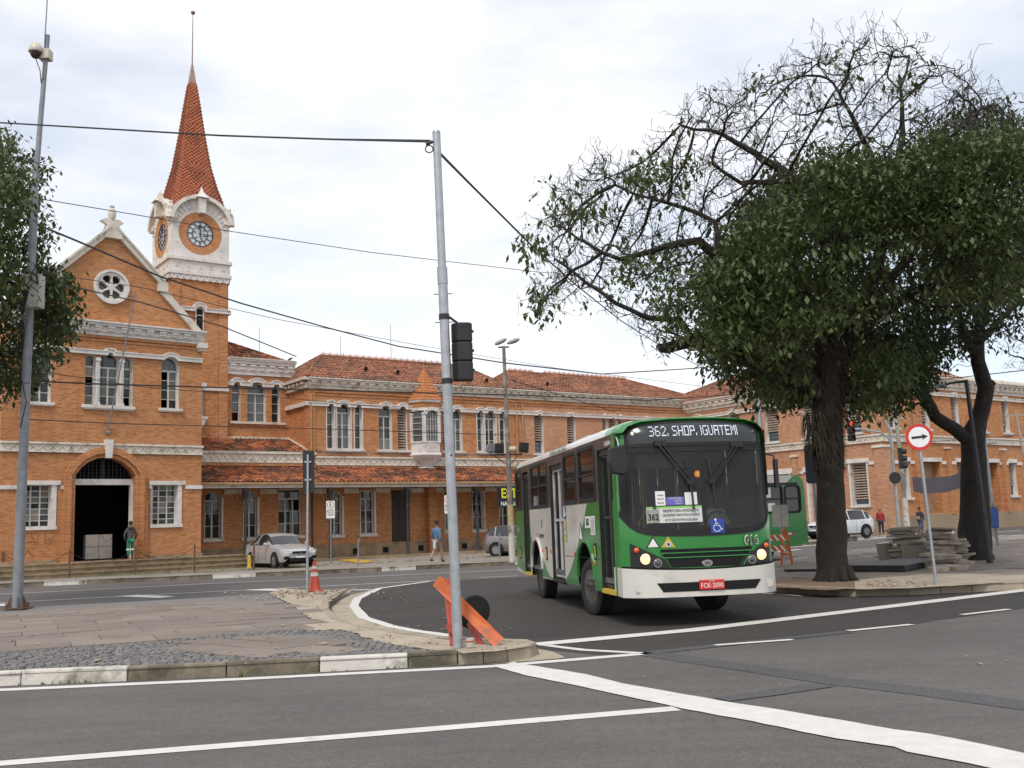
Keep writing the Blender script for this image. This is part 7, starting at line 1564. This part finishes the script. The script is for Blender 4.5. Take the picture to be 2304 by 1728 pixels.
x,y=at(2073,1199,.15); p=person('woman in dark jacket and jeans with a tan shoulder bag by the doorway',(x,y,.15+H(x,y)),R(-10),1.45,NAVY,pm('blue_jeans',(.05,.09,.17),.85))
b=MB(); b.obox((-.16,-.17,.88),(.26,.1,.2),Matrix.Rotation(.2,3,'Y')); o=b.build('handbag',pm('tan_bag',(.3,.16,.09),.6),None,bevel=.02,label='tan shoulder bag carried by the woman in the dark jacket',cat='bag'); o.location=p.location; o.rotation_euler=p.rotation_euler
x,y=at(1812,1214,.15); person('person in maroon top and dark trousers beside the white hatchback',(x,y,.15+H(x,y)),R(80),1.6,pm('maroon_top',(.13,.02,.035),.85),DEN,stride=.1,hair=pm('sandy_cap',(.3,.18,.1),.8))
q=Matrix.Rotation(R(9.5),3,'Z')@Vector((1.85,1.02,0)); person('bus driver in pale shirt seated behind the wide windshield',(1.61+q.x,15.88+q.y,.32),R(9.5),1.72,pm('pale_shirt',(.5,.5,.52),.8),DEN,sit=True,arms=[((-.25,-.14,1.12),(-.17,-.38,1.18)),((.25,-.14,1.12),(.17,-.38,1.18))])
# ================================================================ trees
import numpy as np
rs=np.random.RandomState(11)
def projpx(p):
    x,y,z=p[0],p[1],p[2]-CZ; cp,sp=cos(PITCH),sin(PITCH); f=y*cp+z*sp; Y=(-y*sp+z*cp)/f; X=x/f; c,s_=cos(ROLL),sin(ROLL); return (1152+(c*X-s_*Y)*FPX,864-(s_*X+c*Y)*FPX)
def px3(x,y,Y): return D_(x,y,Y)
from mathutils import noise as mnoise
def sample(poly,n,Yc,th,gap=None):
    P=[]; xs=[p[0] for p in poly]; ys=[p[1] for p in poly]
    while len(P)<n:
        x=rs.uniform(min(xs),max(xs)); y=rs.uniform(min(ys),max(ys))
        q_=Vector((x*.012,y*.012,Yc)); jx=55*mnoise.noise(q_); jy=55*mnoise.noise(q_+Vector((9,5,3)))
        if inside((x+jx,y+jy),poly):
            p=px3(x,y,Yc+rs.uniform(-th,th))
            if gap is None or mnoise.noise(p*gap[0])>gap[1]: P.append(tuple(p))
    return np.array(P)
def colonize(limbs,pts,step=.22,infl=2.2,kill=.33,iters=90,maxn=9000):
    """limbs: list of (list of (point, radius)), grows twigs from them towards pts"""
    nodes=[];par=[];fixed=[]
    for lb in limbs:
        prev=-1
        for i,(p,r) in enumerate(lb):
            p=np.array(p)
            if i==0 and nodes:
                d=[np.sum((np.array(q)-p)**2) for q in nodes]; j=int(np.argmin(d)); prev=j
                if d[j]<.01: continue
            if i>0 or prev<0:
                q0=np.array(nodes[prev]) if prev>=0 else p; L=np.linalg.norm(p-q0); m=max(1,int(L/.3)); r0=fixed[prev] if prev>=0 else r
                r0=min(r0,lb[0][1])
                for k in range(1,m+1):
                    nodes.append(q0+(p-q0)*k/m+(rs.normal(0,.02,3) if m>1 and k<m else 0)); par.append(prev); fixed.append(r0+(r-r0)*k/m); prev=len(nodes)-1
            else: nodes.append(p); par.append(prev); fixed.append(r); prev=len(nodes)-1
    nf=len(nodes); N_=np.zeros((maxn+10,3)); N_[:nf]=np.array(nodes); n=nf
    near=np.zeros(len(pts),int); nd2=np.full(len(pts),1e9)
    for i in range(n):
        d=((pts-N_[i])**2).sum(1); m=d<nd2; near[m]=i; nd2[m]=d[m]
    alive=nd2>kill**2
    for it in range(iters):
        act=alive&(nd2<infl**2)
        if not act.any(): break
        new=[]
        for i in np.unique(near[act]):
            q=pts[act&(near==i)]; v=q-N_[i]; v/=np.linalg.norm(v,axis=1)[:,None]+1e-9; d=v.sum(0)+rs.normal(0,.75,3); L=np.linalg.norm(d)
            if L<1e-6: continue
            new.append((i,N_[i]+d/L*step))
        if n+len(new)>maxn: break
        for i,p in new:
            N_[n]=p; par.append(i); fixed.append(0); d=((pts-p)**2).sum(1); m=d<nd2; near[m]=n; nd2[m]=d[m]; n+=1
        alive&=nd2>kill**2
    kids=[[] for _ in range(n)]
    for i in range(n):
        if par[i]>=0: kids[par[i]].append(i)
    rad=np.zeros(n)
    for i in range(n-1,-1,-1):
        a=sum(rad[k]**2.3 for k in kids[i] if k>=nf)
        rad[i]=fixed[i] if i<nf else max(.0105,(a)**(1/2.3)) if kids[i] else .0105
    return N_[:n],par,kids,rad,nf
def branches(nodes,par,kids,rad,nf,b,thick=0):
    n=len(nodes); done=[False]*n
    for i in range(n):
        if par[i]>=0 and done[i]: continue
        if par[i]<0: chain=[i]
        else: chain=[par[i],i]
        done[i]=True; c=i
        while kids[c]:
            k=max(kids[c],key=lambda q:rad[q]); 
            if done[k]: break
            done[k]=True; chain.append(k); c=k
        if len(chain)<2: continue
        r=[rad[k] for k in chain]; r[0]=min(r[0],r[1]*1.15) if par[i]>=0 else r[0]
        if len(chain)>2 and chain[1]>=nf: r[0]=r[1]
        sd=12 if max(r)>.12 else (6 if max(r)>.03 else 3); b.tube([nodes[k] for k in chain],r,sd,cap=False)
LEAFC=[(.055,.085,.026),(.078,.11,.036),(.115,.145,.055),(.036,.06,.018),(.20,.21,.095)]
def leafmat(name,cols):
    m,nt,b=newmat(name); a=nd(nt,'ShaderNodeAttribute',attribute_name='rnd').outputs['Fac']; n=len(cols)
    x=ramp(nt,a,[(i/(n-1),c) for i,c in enumerate(cols)]); nt.links.new(x,b.inputs['Base Color']); b.inputs['Roughness'].default_value=.5; b.inputs['Specular IOR Level'].default_value=.4
    tl=nd(nt,'ShaderNodeBsdfTranslucent',{'Color':x}); ms=nd(nt,'ShaderNodeMixShader',{0:.28,1:b.outputs[0],2:tl.outputs[0]}); nt.links.new(ms.outputs[0],nt.nodes['Material Output'].inputs[0]); return m
LEAF=leafmat('trumpet_tree_leaf',LEAFC); LEAF2=leafmat('dark_leaf',[(.028,.05,.015),(.04,.065,.02),(.055,.08,.028),(.022,.038,.013)])
def leaves(centers,per,size,name,mat,parent,spread=.14):
    C=np.asarray(centers); n=len(C)*per; c=np.repeat(C,per,0)+rs.normal(0,spread,(n,3)); a=rs.uniform(0,2*PI,n); dr=rs.uniform(.1,1.15,n)   # droop
    d=np.stack([np.cos(a)*np.cos(dr),np.sin(a)*np.cos(dr),-np.sin(dr)],1); s=np.stack([-np.sin(a),np.cos(a),rs.normal(0,.35,n)],1); L=size*rs.uniform(.4,1.25,n)[:,None]; up=np.cross(s,d)
    W_=L*.23; v=np.stack([c,c+d*L*.5+s*W_+up*L*.05,c+d*L-np.array([0,0,1])*L*.1,c+d*L*.5-s*W_+up*L*.05],1).reshape(-1,3)
    me=bpy.data.meshes.new(name); me.vertices.add(4*n); me.vertices.foreach_set('co',v.ravel()); me.loops.add(4*n); me.loops.foreach_set('vertex_index',np.arange(4*n)); me.polygons.add(n); me.polygons.foreach_set('loop_start',np.arange(n)*4)
    try: me.polygons.foreach_set('loop_total',np.full(n,4))
    except Exception: pass
    me.update(calc_edges=True); me.materials.append(mat)
    at_=me.attributes.new('rnd','FLOAT','FACE'); cr=np.repeat(rs.uniform(0,1,len(C)),per)*.6+rs.uniform(0,.4,n); at_.data.foreach_set('value',cr.astype(np.float32))
    return link(name,me,parent,kind=None)
def limb(*q): return [(px3(x,y,Y),r) for x,y,Y,r in q]
# ---- tree 1
T1=thing('tree','big tree with vine hung trunk, bare twigs above and leaves behind the bus','tree',(7.02,23,.15))
l1=[limb((1800,1264,23,.40),(1799,1225,23,.345),(1796,1120,23,.315),(1793,1000,23,.295),(1788,900,23,.285),(1785,840,23,.3)),
 limb((1785,860,23,.22),(1720,800,22.7,.2),(1640,775,22.3,.17),(1560,745,22,.14),(1500,737,21.7,.13),(1440,752,21.4,.12),(1428,752,21.4,.10)),
 limb((1500,737,21.7,.07),(1470,690,21.3,.06),(1400,688,21,.05),(1330,655,20.7,.045),(1265,610,20.5,.035),(1200,560,20.3,.025)),
 limb((1720,800,22.7,.16),(1640,700,22.4,.15),(1590,630,22.1,.14),(1555,555,21.8,.13),(1510,520,21.6,.09),(1430,535,21.3,.07),(1340,560,21,.05),(1260,520,20.8,.035)),
 limb((1555,555,21.8,.08),(1545,480,21.9,.06),(1480,450,22,.05),(1410,430,22,.035),(1330,400,22,.028)),
 limb((1785,850,23,.24),(1790,700,23,.21),(1800,560,23.3,.18),(1760,430,23.4,.14),(1700,375,23.4,.11),(1630,330,23.3,.08),(1560,290,23.2,.05),(1470,270,23,.03)),
 limb((1760,430,23.4,.08),(1690,390,23,.07),(1600,395,22.6,.05),(1540,355,22.4,.035)),
 limb((1800,560,23.3,.13),(1860,430,23.6,.1),(1880,330,23.8,.08),(1840,250,23.8,.05),(1800,180,23.9,.03)),
 limb((1790,780,23,.2),(1870,680,23.3,.16),(1910,520,23.6,.13),(1935,380,23.8,.1),(1950,290,24,.07),(1945,190,24,.04),(1965,120,24,.02)),
 limb((1870,680,23.3,.13),(1960,560,23.6,.11),(2030,430,24,.08),(2080,320,24.2,.05),(2120,230,24.3,.03)),
 limb((1870,700,23.3,.13),(1960,640,23,.1),(2080,590,23,.07),(2200,560,23,.04)),
 limb((1640,775,22.3,.09),(1600,720,21,.06),(1560,690,20.5,.04))]
bare=[(1135,550),(1165,440),(1190,385),(1310,318),(1390,330),(1440,240),(1530,190),(1620,190),(1640,130),(1720,100),(1800,72),(1880,66),(1950,70),(2010,105),(2100,130),(2180,190),(2240,230),(2240,430),(2060,330),(1850,345),(1700,390),(1640,450),(1570,560),(1510,700),(1420,765),(1330,690),(1250,640),(1150,690)]
low=[(1560,520),(1700,400),(1850,330),(2060,300),(2240,350),(2240,700),(2050,760),(1900,700),(1700,740),(1560,700)]
pts=np.concatenate([sample(bare,2300,22.6,2.2),sample(low,350,23,2.8)])
nodes,par,kids,rad,nf=colonize(l1,pts,step=.2,infl=2.6,kill=.3,iters=110,maxn=14000)
b=MB(); branches(nodes,par,kids,rad,nf,b); 
for k in range(9): a=k*.7; b.tube([(7.0+.26*cos(a),23+.26*sin(a),.45),(7.0+.36*cos(a),23+.36*sin(a),.2),(7.0+.52*cos(a),23+.52*sin(a),.12)],[.11,.1,.03],7)
b.build('trunk',BARK,T1,smooth=True,angle=80)
def twig(b,p,d,L,r,dp):
    P=[p]; 
    for k in range(3): d=(d+Vector(rs.normal(0,.38,3))+Vector((0,0,.08))).normalized(); P.append(P[-1]+d*L/3)
    b.tube(P,[r,r*.8,r*.65,r*.45],3,cap=False); TIPS.append(P[-1])
    if dp:
        for q in (P[1],P[2],P[3]):
            if rs.rand()<.75: twig(b,q,(d+Vector(rs.normal(0,.75,3))).normalized(),L*rs.uniform(.45,.75),r*.7,dp-1)
TIPS=[]; b=MB(); up=Vector((-.15,0,.5))
for i in range(nf,len(nodes)):
    if rs.rand()<.5 and inside(((lambda q:(q[0]/1.04158,q[1]/1.04158))(projpx(nodes[i]))),bare):
        o_=Vector(nodes[i])-Vector(nodes[par[i]]); o_.normalize(); twig(b,Vector(nodes[i]),(o_*.6+Vector(rs.normal(0,.6,3))+up*.5).normalized(),rs.uniform(.25,.6),.009,1)
b.build('twigs',BARKF,T1,kind='stuff')
tips=np.array([tuple(q) for q in TIPS])
# dangling seed pods and a few late leaves on the bare part
b=MB(); 
for i in rs.choice(len(tips),1500):
    p=Vector(tips[i]); L=rs.uniform(.08,.28); b.tube([p,p+Vector((rs.normal(0,.03),rs.normal(0,.03),rs.uniform(.0,.06))),p+Vector((rs.normal(0,.06),rs.normal(0,.06),-L))],.005,3,cap=False)
b.build('seed_pods',BARKF,T1,kind='stuff')
reg=lambda pts_,poly:None
leafp=[(1545,520),(1600,470),(1690,400),(1790,350),(1900,320),(2000,300),(2120,290),(2240,330),(2260,480),(2240,620),(2100,640),(1950,650),(1850,690),(1760,720),(1640,800),(1560,800),(1520,740),(1540,650),(1500,620),(1570,560)]
c1=np.concatenate([sample(leafp,2300,22.6,3.0,(.75,-.07)),sample([(1500,610),(1560,560),(1700,540),(1720,700),(1600,760),(1520,720)],300,20.8,1.2),sample([(1780,340),(2000,300),(2240,330),(2240,480),(1900,520),(1760,480)],650,20.8,1.3,(.8,-.1))])
c1=np.concatenate([c1,sample([(1160,420),(1290,380),(1300,470),(1200,480)],20,21,1.5),sample([(1360,340),(1500,330),(1520,420),(1380,420)],40,21.5,1.5),sample(bare,80,22,2),sample([(1580,740),(1740,730),(1740,850),(1660,865)],110,22.8,1.5),sample([(1840,750),(2010,740),(1980,860),(1870,900)],150,23.5,1.5),sample([(1150,640),(1200,620),(1220,660),(1170,690)],10,20.5,.5),sample([(1130,520),(1190,500),(1190,550),(1140,560)],9,20.5,.5),sample([(1320,540),(1500,530),(1540,600),(1480,640),(1350,620)],60,21,1.3),sample([(1420,640),(1540,620),(1540,740),(1460,750)],45,21,1)])
leaves(c1,12,.185,'crown',LEAF,T1,.17)
# shaggy epiphytes on trunk and lower limbs
b=MB()
def shag(p0,p1,r0,r1,n,L,gr=0):
    for _ in range(n):
        s=rs.uniform(0,1); p=p0.lerp(p1,s); a=rs.uniform(0,2*PI); r=(r0+(r1-r0)*s)*rs.uniform(.95,1.25); q=p+Vector((r*cos(a),r*sin(a),0)); l=L*rs.uniform(.4,1.2); w_=.014; b.cr=rs.uniform(0,.6) if not gr else rs.uniform(.6,1)
        b.add([q+Vector((-w_*sin(a),w_*cos(a),0)),q+Vector((w_*sin(a),-w_*cos(a),0)),q+Vector((.08*cos(a)+rs.normal(0,.03),.08*sin(a)+rs.normal(0,.03),-l))],[(0,1,2)])
shag(px3(1790,1010,23),px3(1788,880,23),.27,.27,1700,.26); shag(px3(1788,900,23),px3(1790,700,23),.27,.24,2400,.28); shag(px3(1765,980,22.9),px3(1758,890,22.8),.18,.24,420,.35,1)
shag(px3(1785,850,23),px3(1640,775,22.3),.2,.17,1900,.28); shag(px3(1790,800,23),px3(1880,680,23.3),.22,.18,1500,.28); shag(px3(1640,775,22.3),px3(1560,745,22),.2,.12,900,.25)
b.build('epiphytes',tilemat('epiphyte_mix',[(.05,.035,.025),(.07,.05,.035),(.04,.032,.025),(.075,.07,.035),(.095,.095,.04)],(.03,.025,.02),(.6,.9)),T1,kind='stuff')
# ---- tree 2
T2=thing('tree','darker forked tree with a thick bare trunk between the stone stacks and the bin','tree',(14.0,30.4,.15))
l2=[limb((2105,1214,30.4,.62),(2104,1190,30.4,.5),(2106,1100,30.4,.42),(2104,1020,30.4,.37),(2102,960,30.4,.34),(2104,935,30.4,.33)),
 limb((2102,955,30.4,.22),(2060,925,30.2,.19),(2020,900,30,.18),(1998,860,29.9,.18),(1986,825,29.8,.18),(1950,805,29.6,.15),(1880,785,29.3,.12),(1800,760,29,.08)),
 limb((1986,825,29.8,.13),(1992,780,29.8,.12),(1990,720,29.8,.1),(1975,650,29.8,.08),(1960,560,29.8,.05)),
 limb((2104,935,30.4,.25),(2122,880,30.5,.24),(2130,840,30.5,.24),(2112,780,30.5,.21),(2115,720,30.5,.17),(2125,620,30.6,.12),(2140,500,30.6,.07)),
 limb((2112,780,30.5,.12),(2080,720,30.3,.1),(2060,620,30,.07)),limb((2115,740,30.5,.12),(2160,690,30.8,.08),(2220,640,31,.05)),limb((2130,840,30.5,.12),(2145,825,30.5,.11))]
pts=sample([(1540,560),(1800,450),(2000,350),(2240,330),(2260,740),(2150,740),(2000,800),(1850,840),(1640,840),(1540,780)],900,30.2,4)
nodes,par,kids,rad,nf=colonize(l2,pts,step=.35,infl=4,kill=.6,iters=60,maxn=5000)
b=MB(); branches(nodes,par,kids,rad,nf,b); b.build('trunk',BARK,T2,smooth=True,angle=80)
dk=[(1520,700),(1560,560),(1640,450),(1800,400),(1960,320),(2060,235),(2150,235),(2200,270),(2260,300),(2270,720),(2180,740),(2140,720),(2090,770),(2030,800),(1960,850),(1880,885),(1800,880),(1700,850),(1640,850),(1570,810)]
c2=np.concatenate([sample(dk,3400,30.4,4.2,(.6,-.06)),sample([(1520,700),(1640,640),(1760,700),(1760,860),(1640,850),(1560,810)],500,27,1.5),sample([(1840,700),(2000,700),(2010,820),(1960,850),(1880,890),(1820,870)],380,28,2),sample([(1600,440),(1700,370),(1760,380),(1700,560),(1560,600),(1540,560)],500,28,2)])
leaves(c2,12,.21,'crown',LEAF2,T2,.24)
# ---- tree at the left edge
T0=thing('tree','leafy tree reaching in from the left edge over the camera mast','tree',(-14.5,23.5,.15))
l0=[limb((-190,1290,23.5,.32),(-195,1100,23.5,.28),(-190,950,23.5,.26),(-150,800,23.5,.2),(-80,680,23.6,.14),(0,600,23.8,.08),(50,560,24,.04)),limb((-150,800,23.5,.12),(-60,780,23.7,.08),(40,760,24,.04)),limb((-150,800,23.5,.14),(-120,600,23.5,.1),(-60,450,23.6,.06),(0,380,23.8,.03)),limb((0,600,23.8,.05),(80,640,24,.03),(130,680,24.2,.02))]
lp=[(-320,420),(-200,320),(-60,285),(30,292),(70,345),(85,420),(100,500),(105,545),(128,600),(148,665),(160,720),(132,745),(140,775),(100,790),(95,820),(60,850),(20,862),(-60,875),(-250,860),(-340,700)]
pts=sample(lp,500,24.2,2.2); nodes,par,kids,rad,nf=colonize(l0,pts,step=.3,infl=4,kill=.5,iters=50,maxn=3000)
b=MB(); branches(nodes,par,kids,rad,nf,b); b.build('trunk',BARK,T0,smooth=True,angle=80)
c0=np.concatenate([sample(lp,2100,25.4,1.7,(.8,-.3)),sample([(-200,400),(-20,300),(40,340),(60,400),(40,560),(10,700),(-20,840),(-200,850)],500,22.0,1.0),sample([(60,560),(105,560),(170,680),(172,730),(130,745),(60,700)],90,24.6,.8)])
leaves(c0,12,.19,'crown',LEAF,T0,.17)
# ---- pink flowering twigs and a tall block far beyond, glimpsed at the right
T3=thing('tree','sparse pink flowering tree at the far edge beyond the second trunk','tree',(26,52,.4))
l3=[limb((2330,1120,52,.25),(2320,900,52,.2),(2290,820,52,.12),(2230,780,52,.06),(2180,765,52,.03)),limb((2290,820,52,.08),(2260,790,52,.05),(2220,745,52,.03))]
pts=sample([(2135,735),(2240,715),(2400,700),(2400,830),(2250,800),(2160,775)],240,52,2); nodes,par,kids,rad,nf=colonize(l3,pts,step=.4,infl=5,kill=.5,iters=40,maxn=1500)
b=MB(); branches(nodes,par,kids,rad,nf,b); b.build('trunk',BARK,T3,smooth=True)
tips=[nodes[i] for i in range(nf,len(nodes)) if not kids[i]]; leaves(tips,3,.16,'blossom',leafmat('pink_blossom',[(.5,.2,.3),(.55,.3,.4),(.4,.2,.25)]),T3,.1)

for q in list(bpy.data.objects):
    if q.parent in (T0,T1,T2,T3): q.location=-q.parent.location
# ---------------------------------------------------------------- a mesh that came out of one loop but holds far apart pieces: each piece its own part
def comps(n,a,b):
    p=np.arange(n)
    while True:
        pa,pb=p[a],p[b]; lo,hi=np.minimum(pa,pb),np.maximum(pa,pb); m=lo!=hi
        if not m.any(): return p
        np.minimum.at(p,hi[m],lo[m])
        while True:
            q=p[p]
            if (q==p).all(): break
            p=q
SKIPN=('trunk','crown','seed_pods','blossom','iron_column','print_line','destination_text','lettering','access_symbol','fleet_number','numerals','frame','base_flange')
for o in list(bpy.data.objects):
    if o.type!='MESH' or o.get('kind') or not o.parent or o.name.split('.')[0] in SKIPN or o.parent.name.startswith('person') or o.data.users>1: continue
    me=o.data; nv=len(me.vertices); ne=len(me.edges)
    if nv<8 or nv>30000: continue
    co=np.empty(nv*3); me.vertices.foreach_get('co',co); co=co.reshape(-1,3); ed=np.empty(ne*2,int); me.edges.foreach_get('vertices',ed); ed=ed.reshape(-1,2)
    roots,isl_=np.unique(comps(nv,ed[:,0],ed[:,1]),return_inverse=True); k=len(roots)
    if k<2 or k>900: continue
    lo=np.full((k,3),np.inf);hi=np.full((k,3),-np.inf); np.minimum.at(lo,isl_,co); np.maximum.at(hi,isl_,co); size=(hi-lo).max(1)
    gap=np.maximum(0,np.maximum(lo[:,None]-hi[None],lo[None]-hi[:,None])); near=np.sqrt((gap**2).sum(2))<=np.maximum(.02,.5*np.maximum(size[:,None],size[None]))
    a,b_=np.nonzero(np.triu(near,1)); _,pc=np.unique(comps(k,a,b_),return_inverse=True); npc=pc.max()+1
    if npc<2 or npc>60: continue
    vp=pc[isl_]; nm=o.name.split('.')[0]; nm={'corner_urns':'corner_urn','cable_loops':'cable_loop','glazing_bars':'glazing_bar','pillars':'pillar','inner_window_bars':'window_bar'}.get(nm,nm)
    polys=[tuple(p.vertices) for p in me.polygons]; mi=[p.material_index for p in me.polygons]; sm=[p.use_smooth for p in me.polygons]; rv=[d.value for d in me.attributes['rnd'].data] if 'rnd' in me.attributes and len(me.attributes['rnd'].data)==len(polys) else [.5]*len(polys)
    first=None
    for g in range(npc):
        idx=np.nonzero(vp==g)[0]; mp_={int(v):i for i,v in enumerate(idx)}; fs_=[j for j,p in enumerate(polys) if p[0] in mp_]
        if not fs_: continue
        m2=bpy.data.meshes.new(nm); m2.from_pydata([tuple(co[i]) for i in idx],[],[tuple(mp_[v] for v in polys[j]) for j in fs_])
        for mt in me.materials: m2.materials.append(mt)
        m2.polygons.foreach_set('material_index',[mi[j] for j in fs_]); m2.attributes.new('rnd','FLOAT','FACE').data.foreach_set('value',[rv[j] for j in fs_])
        if sm[0]: m2.shade_smooth(); m2.set_sharp_from_angle(angle=R(45))
        if first is None: first=o; o.data=m2
        else:
            q=o.copy(); q.data=m2; q.name=nm; col.objects.link(q)
